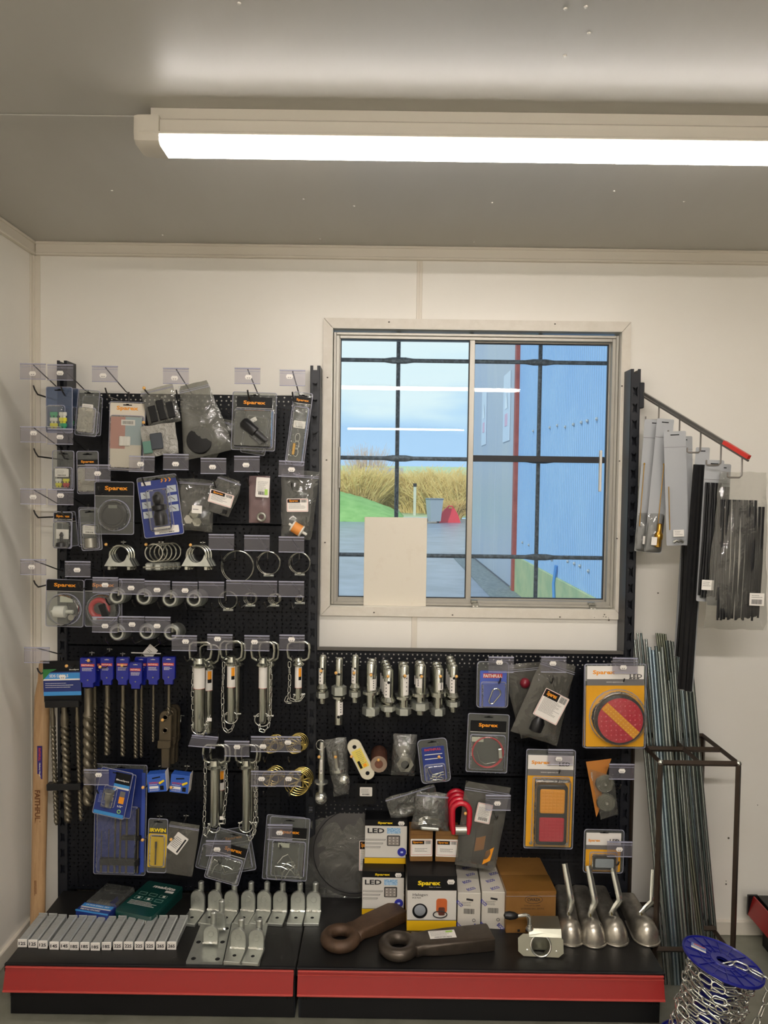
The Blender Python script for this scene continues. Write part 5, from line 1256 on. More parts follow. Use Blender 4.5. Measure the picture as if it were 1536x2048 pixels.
# ================================================================== right board: lower link pins
def linkpin(i, cx, y0, y1, r, parts, lab, d=.075, behind=0, mat=None):
    """parts: list of (kind, fraction0, fraction1, radius factor)"""
    t, W, H, u = hang('link_pin', lab, 'pin', cx, (y0+y1)/2, r*3, y1-y0, d); R = r*u*1.12; mat = mat or M_zpin
    for (k, f0, f1, rf) in parts:
        z1, z0 = H*(1-f0), H*(1-f1); rr = R*rf
        if k == 'shaft': MB().lathe([(rr,z0),(rr,z1-.006),(rr*.75,z1-.001),(.001,z1)],18).build('shaft', mat, t)
        elif k == 'cone': MB().lathe([(rr*.78,z0),(rr*1.5,z0+(z1-z0)*.12),(rr*1.6,z0+(z1-z0)*.3),(rr*1.05,z1)],18).build('collar', mat, t)
        elif k == 'ring': MB().lathe([(rr*1.2,z0),(rr*1.7,z0+.001),(rr*1.7,z1-.001),(rr*1.2,z1)],18).build('washer', mat, t)
        elif k == 'neck': MB().lathe([(rr,z0),(rr,z1)],16).build('threaded_neck', mat, t)
        elif k == 'nut':
            MB().lathe([(rr*1.2,z0),(rr*1.62,z0+.002),(rr*1.62,z1-.002),(rr*1.2,z1)],6,'Z').build('hex_nut', M_galv, t, ang=.3)
        elif k == 'end': MB().lathe([(.001,z0),(rr*.8,z0+.001),(rr*.85,z0+.003),(rr*.85,z1)],14).build('threaded_end', mat, t)
        elif k == 'label':
            n = 8; mb = MB(); a0, a1 = (-1.2,.2) if i % 2 == 0 else (-.2,1.2)
            mb.add([(rr*1.03*math.sin(a0+(a1-a0)*q/n), -rr*1.03*math.cos(a0+(a1-a0)*q/n), z) for z in (z0,z1) for q in range(n+1)], [(q,q+1,n+2+q,n+1+q) for q in range(n)])
            l = mb.build('wrap_label', M_wht, t)
            mb = MB(); am = (a0+a1)/2; 
            for q in range(4):
                zz_ = z0+(z1-z0)*(.2+.2*q); mb.box(rr*1.06*math.sin(am)-.0015, rr*1.06*math.sin(am)+.0015, -rr*1.06*math.cos(am)-.0003, -rr*1.06*math.cos(am), zz_, zz_+.003)
            mb.build('small_print', M_ink, l, smooth=False)
        elif k == 'hole': MB().lathe([(.0005,-rr-.0006),(rr*.3,-rr-.0006),(rr*.34,-rr*.9)],10,'Y',(0,0,(z0+z1)/2)).build('cross_hole', M_void, t)
    return t
std = [('shaft',0,.62,1),('hole',.24,.30,1),('label',.26,.60,1),('cone',.58,.70,1),('neck',.68,.80,.95),('ring',.72,.75,.95),('nut',.75,.88,1),('end',.86,1,.9)]
thick = [('shaft',0,.60,1),('hole',.18,.24,1),('label',.30,.5,1),('ring',.52,.58,1),('neck',.56,.82,.95),('nut',.81,.96,1.05),('end',.95,1,.9)]
eye = [('shaft',0,.45,.85),('hole',.2,.28,.9),('nut',.42,.56,1.05),('ring',.57,.61,.9),('neck',.6,.66,.9),('shaft',.62,1,.95),('label',.66,.85,.98),('hole',.84,.92,1)]
LP = [(645,1309,1408,7,std,0),(678,1314,1449,8,eye,0),(710,1309,1406,6.5,std,0),(742,1322,1435,9,thick,1),(777,1336,1434,8.5,std,3),(808,1328,1433,8.5,[('shaft',0,.62,1),('hole',.18,.24,1),('label',.18,.58,1),('ring',.60,.66,1),('neck',.64,.84,.9),('nut',.82,.97,1)],1),(841,1326,1430,9.5,[('shaft',0,.6,1),('hole',.18,.24,1),('label',.28,.45,1),('ring',.56,.63,1),('neck',.62,.78,.85),('nut',.74,.90,1.05),('end',.88,1,1)],1),(877,1334,1431,8.5,[('shaft',0,.62,1),('label',.3,.45,1),('ring',.50,.60,1),('neck',.6,.86,.9),('nut',.84,1,.95)],2),(907,1328,1425,7.5,std,3)]
for i, (x, a, b, r, ps, nb) in enumerate(LP):
    for k in range(nb, 0, -1):
        linkpin(i, x-k*2.6*(1 if x>768 else -.6), a-k*6, b-k*5, r, ps, f'zinc lower link pin, {ORD[k-1]} one tucked behind the {ORD[i]} front pin from the left', d=.078-.020*k)
    linkpin(i, x, a, b, r, ps, f'zinc lower link pin, {ORD[i]} front pin from the left under the window', d=.085)

# row below
t, W, H, u = hang('ball_pin', 'chrome ball pin with a wide flange, hanging right of the middle post', 'pin', 643, 1546, 26, 132, .09, 1)
MB().lathe([(.001,H),(.008,H-.002),(.0095,H-.012),(.0095,H*.36)][::-1],18).build('shaft', M_chrome, t)
MB().lathe([(.010,H*.345),(.021,H*.35),(.021,H*.375),(.010,H*.385)],22).build('flange', M_chrome, t)
MB().lathe([(.009,H*.16),(.0085,H*.25),(.011,H*.345)],16).build('neck', M_chrome, t); MB().sph((0,0,H*.115), .0205, 18).build('ball', M_chrome, t)
MB().torus((-.004,-.008,H-.010), .014, .0014, 22, 6, 'Y', 1.1).build('spring_ring', M_chrome, t)
label(t, -.001, H*.62, .007, .045, -.0102, 0, False, 3, False)
def tb(t, W, H, u):
    MB().sph((W*.16,-.012,H*.30), .019, 16).build('tow_ball', M_chrome, t)
    MB().lathe([(.012,H*.42),(.020,H*.45),(.020,H*.50),(.012,H*.52)],18,'Z',(0,-.010,0)).build('flange', M_chrome, t)
    MB().lathe([(.011,H*.5),(.010,H*.82),(.001,H*.83)],14,'Z',(-W*.04,-.010,0)).build('threaded_shank', M_steel, t)
bag(677,1534,52,118,.10,-8,'crumpled clear bag holding a tow ball',T=.05,mat=F_bagc,seed=31,fill=tb,amp=.007,zip_=False,taper=(.6,.9))
# lift plate
t, W, H, u = hang('lift_plate', 'cream rounded plate with a yellow label and two holes, hanging aslant', 'plate', 722, 1518, 29, 88, .11, -27)
o = [(W/2*math.cos(a), H-W/2+W/2*math.sin(a)) for a in [PI*k/10 for k in range(11)]]+[(W/2*math.cos(a), W/2+W/2*math.sin(a)) for a in [PI+PI*k/10 for k in range(11)]]
MB().prism(o, -.008, 0, .0015).build('plate_body', pm('cream_plastic','#d9d2bb',.4), t, ang=.5)
MB().box(-W*.36,W*.36,-.0088,-.008,H*.30,H*.76).build('yellow_label', pm('label_yellow','#e3cf62',.5), t, smooth=False)
mb = MB(); lines(mb, .004, H*.70, W*.4, 8, .0055, -.0089, 5, .001); mb.build('small_print', M_gry, t, smooth=False)
MB().box(-W*.30,-W*.12,-.0094,-.0088,H*.32,H*.50).build('warning_panel', M_card_k, t, smooth=False); MB().box(-W*.02,W*.22,-.0094,-.0088,H*.32,H*.39).build('orange_mark', M_org, t, smooth=False)
for z in (W*.48, H-W*.5): MB().lathe([(.0005,-.0092),(.0055,-.0092),(.0062,-.0082)],16,'Y',(0,0,z)).build('hole', M_void, t)
# rusty bush
t, W, H, u = hang('steel_bush', 'rusty brown steel bush lying end-on over its hook', 'bush sleeve', 758, 1508, 34, 76, .12)
M_rust = pm('rusty_tube', '#7a4d3c', .5, .5, var=(60,'#5f4438'), bump=(120,.3))
M_rust2 = pm('machined_brown', '#a08c7c', .35, .7)
R = W/2; mb = MB(Matrix.Translation((0,0,R)) @ Matrix.Rotation(math.radians(-3),4,'X')); mb.lathe([(R*.52,0),(R*.98,0),(R,.003),(R,.108),(R*.52,.108)],28,'Y'); mb.build('tube_body', M_rust, t)
mb = MB(Matrix.Translation((0,0,R)) @ Matrix.Rotation(math.radians(-3),4,'X')); mb.lathe([(R*.50,.05),(R*.50,-.0006),(R*.97,-.0008),(R*.99,.004)],28,'Y',cap=False); mb.build('machined_face', M_rust2, t)
mb = MB(Matrix.Translation((0,0,R)) @ Matrix.Rotation(math.radians(-3),4,'X')); mb.lathe([(.0005,.05),(R*.5,.05)],20,'Y'); mb.build('bore', M_void, t)
def cn(t, W, H, u):
    MB().lathe([(.013,0),(.026,.002),(.026,.03),(.013,.032)],6,'Y',(.004,-.028,H*.34)).build('hex_end', M_steel, t, ang=.3)
    MB().lathe([(.0005,-.001),(.0125,-.001)],16,'Y',(.004,-.028,H*.34)).build('bore', M_void, t)
    MB().lathe([(.012,.012),(.022,.014),(.022,.05),(.012,.052)],6,'Y',(-.002,0,H*.52)).build('hex_nut', M_steel, t, ang=.3)
    MB().lathe([(.016,-.002),(.016,.02)],14,'Y',(.001,-.004,H*.42)).build('connecting_tube', M_steel, t)
bag(808,1509,48,86,.10,3,'clear-wrapped steel coupler nut, right of the rusty bush',T=.07,mat=F_bagc,seed=33,fill=cn,amp=.005,zip_=False)
def rclips(t, W, H, u):
    MB().text('FAITHFULL', 0, H*.76, W*.56, H*.05, -.0026, .03).build('brand_lettering', M_redink, t, smooth=False)
    mb = MB(); mb.box(-W*.30,W*.30,-.0020,-.0014,H*.64,H*.655); mb.box(-W*.30,W*.30,-.0020,-.0014,H*.54,H*.555); mb.build('white_rule', M_wht, t, smooth=False)
    for k, (x, z, a) in enumerate(((-.18,.24,-.3),(0.0,.15,1.1),(.12,.2,1.4),(.05,.12,1.8))):
        M = Matrix.Translation((x*W,-.007-.001*k,z*H)) @ Matrix.Rotation(a,4,'Y'); s = W*.30
        MB(M).tube([(-.004,0,-s*.7),(-.004,0,s*.5),(0,0,s*.66),(.004,0,s*.5),(.003,0,s*.1),(.007,0,-s*.2),(.003,0,-s*.7)],.0012,6).build('spring_clip', M_gold if 0 else M_chrome, t)
blister(868,1521,60,90,.12,-7,'blue pack of spring clips on a clear blister, tilted, second right-hand row',card=M_blu,crect=(.12,.06,.88,.82),bub=(.16,.03,.84,.42),bd=.014,fill=rclips,r=.012)
def redcable(t, W, H, u):
    for k in (0,1): MB().torus((-.001+.002*k,-.008-.003*k,H*.36), W*.36+.001*k, .0016, 36, 6).build('red_cable', pm('cable_red','#c22434',.4), t)
    MB(Matrix.Translation((W*.30,-.012,H*.36)) @ Matrix.Rotation(-.12,4,'Y')).box(-.006,.006,-.004,.003,-.016,.014,.002).build('cable_clamp', M_chrome, t)
    MB().tube([(-W*.26,-.010,H*.40),(-W*.18,-.010,H*.22),(-W*.05,-.010,H*.16),(W*.2,-.010,H*.2)],.0011,6).build('end_loop', M_chrome, t)
    MB().box(-W*.42,-W*.1,-.0030,-.0018,H*.52,H*.60).build('paper_label', pm('label_dull','#c4c6b4',.5), t, smooth=False)
blister(975,1486,84,120,.13,1.5,'clear pack with a coiled red breakaway cable',header=(M_card_k,.68,.88,.86),brand=('Sparex',M_org,.80,.46,.08),bub=(.08,.05,.92,.64),bd=.016,fill=redcable)
def carab(t, W, H, u):
    MB().text('FAITHFULL', 0, H*.69, W*.58, H*.07, -.0026, .03).build('brand_lettering', M_wht, t, smooth=False)
    MB().box(-W*.30,W*.30,-.0022,-.0014,H*.645,H*.74).build('red_band', M_redink, t, smooth=False)
    MB().box(-W*.34,W*.34,-.0022,-.0014,H*.52,H*.55).build('white_rule', M_wht, t, smooth=False)
    M = Matrix.Translation((W*.05,-.009,H*.26)) @ Matrix.Rotation(math.radians(28),4,'Y'); a = .013; b = .008
    pts = [(a*math.cos(q),0,.012+a*math.sin(q)) for q in [PI*k/8 for k in range(9)]]+[(b*math.cos(q),0,-.016+b*math.sin(q)) for q in [PI+PI*k/8 for k in range(9)]]
    MB(M).tube(pts,.0024,8,closed=True).build('carabiner', M_zpin, t)
blister(985,1369,64,94,.13,0,'blue pack with a steel carabiner under the window',card=pm('card_violet_blue','#4a5fb8',.4),crect=(.10,.02,.94,.80),bub=(.14,.02,.92,.56),bd=.018,fill=carab,r=.010)
def redlamp(t, W, H, u): MB().sph((-W*.1,-.006,H*.74), .016, 12).build('red_knob', pm('lamp_dark_red','#7a1a2a',.3), t)
bag(1062,1400,98,152,.07,-6,'limp clear bag with a dark red knob, behind the large labelled bag',T=.02,mat=F_bagd,seed=41,fill=redlamp,taper=(.55,1.1))
def bl(t, W, H, u):
    label(t, W*.10, H*.46, .078, .088, -.022, 9, True, 41)
    MB().lathe([(.001,0),(.02,.002),(.022,.03),(.012,.05),(.001,.052)],14,'Z',(-W*.05,-.006,H*.10)).build('dark_fitting', M_pl, t)
bag(1093,1400,86,166,.13,17,'large tilted clear bag with a red-bordered bar-code label',T=.036,mat=F_bagd,seed=43,fill=bl,taper=(1.15,.8),amp=.004)
# lamps
M_lensr = pm('lens_red','#c41634',.18,coat=.6,bump=(160,.3)); M_lensa = pm('lens_amber','#f0a010',.18,coat=.6,bump=(160,.3)); M_lampb = pm('lamp_black','#1a1618',.3)
def ledround(t, W, H, u):
    MB().box(-W*.46,W*.46,-.0020,-.0012,H*.82,H*.975).build('white_header', M_wht, t, smooth=False)
    MB().box(-W*.46,W*.46,-.0020,-.0012,H*.745,H*.82).build('grey_band', M_gry, t, smooth=False)
    MB().text('Sparex', -W*.19, H*.895, W*.36, H*.062, -.0023, .035).build('lettering', M_org, t, smooth=False)
    MB().text('LED', W*.33, H*.857, W*.20, H*.046, -.0023, .02).build('led_lettering', M_ink, t, smooth=False)
    MB().text('www.sparex.com', 0, H*.782, W*.30, H*.016, -.0023, .0).build('web_lettering', M_wht, t, smooth=False)
    mb = MB(); 
    for k in range(3): mb.box(W*(.22+.06*k), W*(.265+.06*k), -.0022, -.0020, H*.822, H*.832)
    mb.build('small_icons', M_ink, t, smooth=False)
    R = W*.405; c = (W*.045,0,H*.36)
    b = MB().lathe([(R*.9,-.026),(R,-.020),(R*1.02,-.002)],36,'Y',c,cap=False).build('lamp_housing', M_lampb, t)
    MB().lathe([(.001,-.0275),(R*.80,-.0272),(R*.90,-.026),(R*.92,-.02)],36,'Y',c).build('red_lens', M_lensr, b)
    M = Matrix.Translation((c[0],0,c[2])) @ Matrix.Rotation(math.radians(43),4,'Y')
    MB(M).box(-R*.88,R*.88,-.0290,-.0272,-R*.18,R*.18,.0005).build('amber_lens', M_lensa, b, smooth=False)
    mb = MB(M); ma_ = MB(M)
    n = 7
    for i in range(-n,n+1):
        for j in range(-n,n+1):
            x, z = i*R/7.4, j*R/7.4
            if abs(z) < R*.2 and abs(x) < R*.85 : ma_.sph((x,-.0290,z), .0018, 5)
            elif math.hypot(x,z) < R*.82 and (i+j) % 2 == 0: mb.sph((x,-.0273,z), .0022, 5)
    mb.build('red_led', pm('led_red_bright','#e65468',.2), b, kind='stuff'); ma_.build('amber_led', pm('led_amber_bright','#ffca3a',.2), b, kind='stuff')
blister(1190,1412,48,170,.10,0,'yellow lamp pack hidden behind the round red lamp pack',card=M_amb,crect=(.04,.02,.96,.74),header=(M_wht,.8,.97,.92),brand=('Sp',M_org,.89,.4,.06))
blister(1230,1412,124,172,.16,-.8,'pack with a round red lamp crossed by an amber stripe',card=M_amb,crect=(.03,.02,.97,.75),bub=(.08,.06,.99,.70),bround=True,bd=.032,fill=ledround,slot=False)
def ledrect(t, W, H, u):
    MB().box(-W*.46,W*.46,-.0020,-.0012,H*.80,H*.94).build('white_header', M_wht, t, smooth=False)
    MB().box(-W*.46,W*.46,-.0020,-.0012,H*.735,H*.80).build('grey_band', M_gry, t, smooth=False)
    MB().text('Sparex', -W*.20, H*.865, W*.38, H*.045, -.0023, .035).build('lettering', M_org, t, smooth=False)
    MB().text('LED', W*.28, H*.855, W*.22, H*.038, -.0023, .02).build('led_lettering', M_ink, t, smooth=False)
    MB().text('www.sparex.com', 0, H*.768, W*.40, H*.014, -.0023, .0).build('web_lettering', M_wht, t, smooth=False)
    w, h = W*.62, H*.60; cx, cz = W*.02, H*.37
    b = MB().prism([(x+cx, z+cz) for x, z in rrect(w,h,.010,4)], -.024, -.002, .003).build('lamp_housing', M_lampb, t, ang=.5)
    for (z, m, nm) in ((cz+h*.235, M_lensa, 'amber_lens'),(cz-h*.235, M_lensr, 'red_lens')):
        l = MB().prism([(x+cx, zz_+z) for x, zz_ in rrect(w*.80,h*.40,.005,3)], -.0275, -.023, .002).build(nm, m, b, ang=.5)
        mb = MB()
        for i in range(6):
            for j in range(7): mb.box(cx-w*.37+i*w*.125, cx-w*.37+i*w*.125+w*.105, -.0285, -.0275, z-h*.185+j*h*.053, z-h*.185+j*h*.053+h*.040, .0006)
        mb.build('lens_facet', m, l, smooth=False, kind='stuff')
    for x in (-.36,.36): MB().lathe([(.0005,-.006),(.004,-.0055),(.0048,-.002)],10,'Y',(x*W,0,H*.055)).build('bolt_head', M_steel, t)
blister(1092,1601,86,190,.10,.5,'clear lamp pack edge behind the oblong lamp pack',card=M_amb,crect=(.06,.03,.94,.7))
blister(1099,1598,100,204,.155,.6,'tall yellow pack with an oblong amber and red lamp',card=M_amb,crect=(.04,.02,.96,.76),bub=(.15,.05,.90,.72),bd=.030,fill=ledrect)
def smallled(t, W, H, u):
    MB().box(-W*.44,W*.42,-.0020,-.0012,H*.64,H*.92).build('white_header', M_wht, t, smooth=False)
    MB().text('Sparex', -W*.24, H*.74, W*.30, H*.08, -.0023, .035).build('lettering', M_org, t, smooth=False); MB().text('LED', W*.26, H*.74, W*.24, H*.09, -.0023, .02).build('led_lettering', M_ink, t, smooth=False)
    MB().box(-W*.44,W*.42,-.0020,-.0012,H*.54,H*.64).build('grey_band', M_gry, t, smooth=False)
    b = MB().prism([(x, z+H*.27) for x, z in rrect(W*.58,H*.30,.005,3)], -.014, -.002, .002).build('lamp_housing', M_lampb, t, ang=.5)
    MB().prism([(x, z+H*.27) for x, z in rrect(W*.46,H*.20,.004,3)], -.0155, -.013, .001).build('clear_lens', pm('lens_clear','#9aa2aa',.15), b, ang=.5)
blister(1207,1702,82,90,.13,.5,'small yellow pack with a clear lamp, foot of the right board',card=M_amb,crect=(.06,.03,.92,.55),bub=(.16,.08,.84,.48),bd=.02,fill=smallled,r=.009)
# bulb lamps card
t, W, H, u = hang('lamp_card', 'orange card with two clear round bulb lamps in film', 'lamp pack', 1202, 1576, 56, 118, .12, -4)
MB().add([(-W*.5,-.001,H*.97),(-W*.22,-.001,0),(-W*.12,-.001,H*.1),(W*.1,-.001,H*.6),(W*.42,-.001,H),(-W*.5,.0006,H*.97),(-W*.22,.0006,0),(-W*.12,.0006,H*.1),(W*.1,.0006,H*.6),(W*.42,.0006,H)],[(0,1,2,3,4),(9,8,7,6,5),(0,5,6,1),(4,9,5,0),(1,6,7,2),(2,7,8,3),(3,8,9,4)]).build('card', pm('card_orange','#c98138',.5), t, smooth=False)
mb = MB(Matrix.Translation((-W*.30,-.0015,H*.70)) @ Matrix.Rotation(PI/2,4,'Y')); lines(mb, 0, 0, .03, 2, .003, 0, 5, .0016); mb.build('small_print', M_wht, t, smooth=False)
for (x, z) in ((.10,.60),(.12,.27)):
    b = MB().lathe([(W*.30,-.002),(W*.34,-.010),(W*.32,-.014)],24,'Y',(x*W,0,z*H),cap=False).build('lamp_bezel', M_chrome, t)
    MB().lathe([(.001,-.024),(W*.10,-.022),(W*.16,-.015),(W*.30,-.013),(W*.32,-.010)],24,'Y',(x*W,0,z*H)).build('clear_lens', film('lamp_glass','#d8dad4',.22,.05,bump=(60,.3),edge=.7,body='#f2f2ea'), b)
    MB().lathe([(.001,-.010),(W*.26,-.007),(W*.30,-.004)],20,'Y',(x*W,0,z*H)).build('reflector', pm('reflector_bright','#f2f2ea',.3,.6), b)
    for k_ in (.26,.20,.14): MB().torus((x*W,-.013-.03*(.30-k_),z*H), W*k_, .0009, 24, 5).build('lens_ridge', M_chrome, b)
    MB().sph((x*W,-.020,z*H), .005, 8).build('bulb', M_wht, b)
MB(Matrix.Translation((0,0,0))).add([(-W*.45,-.027,H*.9),(-W*.15,-.027,H*.02),(W*.48,-.027,H*.1),(W*.40,-.027,H*.75)],[(0,1,2,3)]).build('wrap_film', film('wrap_film','#e6e6e0',.10,.1,bump=(60,.8),edge=.6,body='#c0beb0'), t, smooth=False)
# bag with orange reflectors
def refl(t, W, H, u):
    MB().prism([(-W*.08,H*.20),(W*.12,H*.24),(W*.12,H*.40),(-W*.08,H*.36)], -.006, -.003).build('orange_reflector', M_org, t, smooth=False)
    MB().prism([(W*.14,H*.06),(W*.30,H*.12),(W*.34,H*.28),(W*.18,H*.22)], -.006, -.003).build('orange_reflector', M_org, t, smooth=False)
    label(t, -W*.02, H*.68, .046, .060, -.016, 3, False, 51, True)
    MB().box(-W*.1,W*.26,-.004,-.001,H*.05,H*.6,.001).build('brown_strip', pm('strip_brown','#4a3a2e',.6), t, smooth=False)
bag(963,1652,92,174,.12,8,'long clear bag with two orange reflectors and a white label',T=.018,mat=F_bagd,seed=55,fill=refl,taper=(.9,1.0),amp=.002)
# red shackles
for i in range(4):
    t, W, H, u = hang('red_shackle', f'{ORD[i]} red painted shackle from the front, hanging above the brown boxes', 'shackle', 922-i*3.2, 1634-i*8, 46, 68, .13-.022*i, 0, 'red shackles above the brown boxes')
    R = W*.36; zc = H-R-.008
    pts = [(-R*.85,0,0),(-R*1.02,0,H*.3),(-R*1.05,0,zc)]+[(R*1.05*math.cos(PI-PI*k/10),0,zc+R*math.sin(PI*k/10)) for k in range(1,10)]+[(R*1.05,0,zc),(R*1.02,0,H*.3),(R*.85,0,0)]
    MB().tube(pts, [.0075]+[.0085]*(len(pts)-2)+[.0075], 10).build('bow', pm('shackle_red','#c3122c',.3,coat=.5), t)
    if i == 0: MB().lathe([(.012,-R*.7),(.014,-R*.68),(.014,R*.68),(.012,R*.7)],18,'X',(0,-.002,.012)).build('roller', M_steel, t)
# black swing card
t, W, H, u = hang('swing_card', 'square black hanging card with a white label, below the cream plate', 'card', 732, 1587, 38, 42, .05)
MB().prism([(x, z+H/2) for x, z in rrect(W,H,.002,2)], -.0012, 0).build('card', M_card_k, t, smooth=False); label(t, 0, H*.60, W*.66, H*.44, -.0014, 0, False, 61, False)
MB().tube([(0,-.001,H*.98),(0,.0,H+.01),(0,-.02,H+.03)], .003, 8).build('hanging_strap', M_pl, t)

t, W, H, u = hang('swing_tag', 'small white diamond paper tag above the fourth blue-sleeved drill', 'tag', 300, 1304, 30, 26, .06, 40)
MB().prism([(x, z+H/2) for x, z in rrect(W*.7,H,.002,2)], -.001, 0).build('tag', M_wht, t, smooth=False); mb = MB(); lines(mb, 0, H*.6, W*.4, 2, .005, -.0011, 3, .0016); mb.build('small_print', M_ink, t, smooth=False)
MB().tube([(0,0,H),(.004,.02,H+.012)],.0006,4).build('tie', M_wht, t)
t, W, H, u = hang('white_tie', 'thin cream plastic rod lying level above the third blue-sleeved drill', 'rod', 292, 1306, 60, 3, .075, 1)
MB().lathe([(.0018,-W/2),(.0018,W/2)],8,'X',(0,0,.0018)).build('rod', M_wht, t)
# ================================================================== stock standing on the base shelf
ZS = .155
def stand(name, lab, cat, px, py, z=ZS, yaw=0, group=None):
    p = atZ(px, py, z); u = (p.y-EYE.y)/F
    return thing(name, lab, cat, tuple(p), (0,0,math.radians(yaw)), group), u, p
def depth_between(px, py0, z0, py1, z1): return atZ(px, py1, z1).y-atZ(px, py0, z0).y
# clear tubes with size labels
TXT = ['12S','12S','12S','14S','14S','18S','18S','18S','18S','22S','22S','22S','22S','26S','26S']
TX = [45,66,86,108.5,129.5,148.7,169.8,190.8,213,235.7,256.8,278.4,300,321.6,343.4]
TY = [1894,1895,1897,1899,1899,1900,1900,1901,1900,1899,1899,1899,1899,1899,1899]
M_tube = pm('tube_frosted', '#a4a6a2', .3, bump=(60,.2), coat=.3); F_tube = film('tube_clear', '#e6e8e6', .62, .12, bump=(50,.4), body='#c8cac6')
M_olive = pm('olive_fittings', '#77756c', .35, .8)
for i, (s, x, y) in enumerate(zip(TXT, TX, TY)):
    n = TXT[:i].count(s); tot = TXT.count(s)
    t, u, p = stand('fitting_tube', f'long frosted plastic tube labelled {s}, {ORD[n]} of {tot} so labelled from the left', 'tube', x, y, ZS, 0, 'labelled tubes along the shelf edge')
    w = 20.0*u; h = .023; L = .125
    MB().box(-w/2+.0012,w/2-.0012,.001,L,.001,h-.001,.003).build('tube_body', F_tube, t, smooth=False)
    mb = MB(); mb.box(-w/2+.004,w/2-.004,.004,L-.006,.003,h-.007,.002); mb.build('fittings_inside', M_olive, t, smooth=False)
    MB().box(-w/2+.001,w/2-.001,L,L+.002,.0,h+.001,.0008).build('rear_cap', M_tube, t, smooth=False)
    l = MB().box(-w/2+.0006,w/2-.0006,-.002,.0005,-.0,h,.0015).build('size_label', M_wht, t, smooth=False)
    MB().text(s, 0, h*.5, w*.70, h*.40, -.0024, .03).build('lettering', M_ink, l, smooth=False)
# gudgeon brackets
def gudgeon(x, yf, yw, yt, w, lab, z=ZS, group='galvanised pin brackets', hole=True, yaw=None, foot=True, pinup=.020, name='pin_bracket'):
    t, u, p = stand(name, lab, 'bracket', x, yf, z, 0, group); q = atZ(x, yw, z+.008)
    L = max(.03, q.y-p.y); W = w*u*1.05; u2 = (q.y-EYE.y)/F; H = (yw-yt)*u2
    rot = 0
    if yaw is not None: t.rotation_euler = (0,0,math.radians(yaw))
    if foot:
        mb = MB(); mb.box(-W/2,W/2,0,L+.008,0,.009,.0012); f = mb.build('foot_plate', M_galv, t, smooth=False)
        if hole: MB().lathe([(.0005,.0094),(.0048,.0094),(.0056,.0088)],14,'Z',(0,L*.45,0)).build('bolt_hole', M_void, f)
    m = 10; R = W/2*.96
    o = [(R,.004)]+[(R*math.cos(PI*k/m), H-R+R*math.sin(PI*k/m)) for k in range(m+1)]+[(-R,.004)]
    MB(Matrix.Translation((0,L,0))).prism(o, 0, .009, .0015).build('upright_plate', M_galv, t, ang=.5)
    MB(Matrix.Translation((0,L,0))).torus((0,-.0006,H-R*1.1), R*.40, .0008, 16, 5).build('pin_weld_mark', M_galv, t)
    mb = MB(); rnd = random.Random(int(x)); pts = [(-R+2*R*k/8, L-.002+rnd.uniform(-.001,.001), .010+rnd.uniform(-.001,.001)) for k in range(9)]
    mb.tube(pts, [.0035+rnd.uniform(0,.0012) for _ in range(9)], 6); mb.build('weld_bead', M_chrome, t)
    MB().lathe([(.009,.02),(.009,H+pinup-.003),(.006,H+pinup),(.001,H+pinup)],14,'Z',(.004,L+.019,0)).build('hinge_pin', M_galv, t)
    return t
GX = [380,415,449,484,516.5,551.5,589.5,622.5]; GW = [30,30,30,30,30,30,30,30]
for i, x in enumerate(GX):
    gudgeon(x-(5,4.5,4,3.5,3,2,1,0)[i], 1853, 1820+(0,0,1,1,1,2,2,2)[i], 1774+(0,0,1,1,1,2,3,3)[i], 30.5, f'{ORD[i]} galvanised pin bracket from the left in the rear row', yaw=-(9,9,9,8,8,5,2,0)[i])
# flat plates and front ones
def flatplate(pxs, lab, holes=()):
    P = [atZ(x, y, ZS) for x, y in pxs]; c = sum(P, Vector())/4
    t = thing('base_plate', lab, 'plate', tuple(c))
    vs_ = [tuple(q-c) for q in P]; vs_ += [(v[0],v[1],v[2]+.007) for v in vs_]
    MB().add(vs_, [(3,2,1,0),(4,5,6,7),(0,1,5,4),(1,2,6,5),(2,3,7,6),(3,0,4,7)]).build('plate', M_galv, t, smooth=False)
    for (x, y) in holes:
        q = atZ(x, y, ZS+.007)-c; MB().lathe([(.0005,.0004),(.006,.0004),(.0068,0)],14,'Z',tuple(q)).build('bolt_hole', M_void, t)
    return t
flatplate(((372,1928),(445,1929),(462,1851),(403,1850)),'flat galvanised plate with corner holes, under the two front-left hinge pins',((387,1917),(435,1918),(397,1884),(445,1884),(453,1857)))
flatplate(((447,1931),(519,1933),(536,1850),(464,1850)),'flat galvanised plate under the two front-right pin brackets')
gudgeon(416, 1905, 1903, 1861, 31, 'front galvanised pin upright welded on the flat holed plate', z=ZS+.007, foot=False, pinup=.032, group=None, name='hinge_upright')
gudgeon(433, 1876, 1872, 1832, 27, 'rear galvanised pin upright welded on the flat holed plate', z=ZS+.007, foot=False, pinup=.028, group=None, name='hinge_upright')
gudgeon(463, 1930, 1896, 1850, 33, 'galvanised pin bracket at the shelf front, left of the pair', z=ZS+.007, yaw=-5, group=None)
gudgeon(500, 1932, 1897, 1852, 33, 'galvanised pin bracket at the shelf front, right of the pair', z=ZS+.007, yaw=-5, group=None)
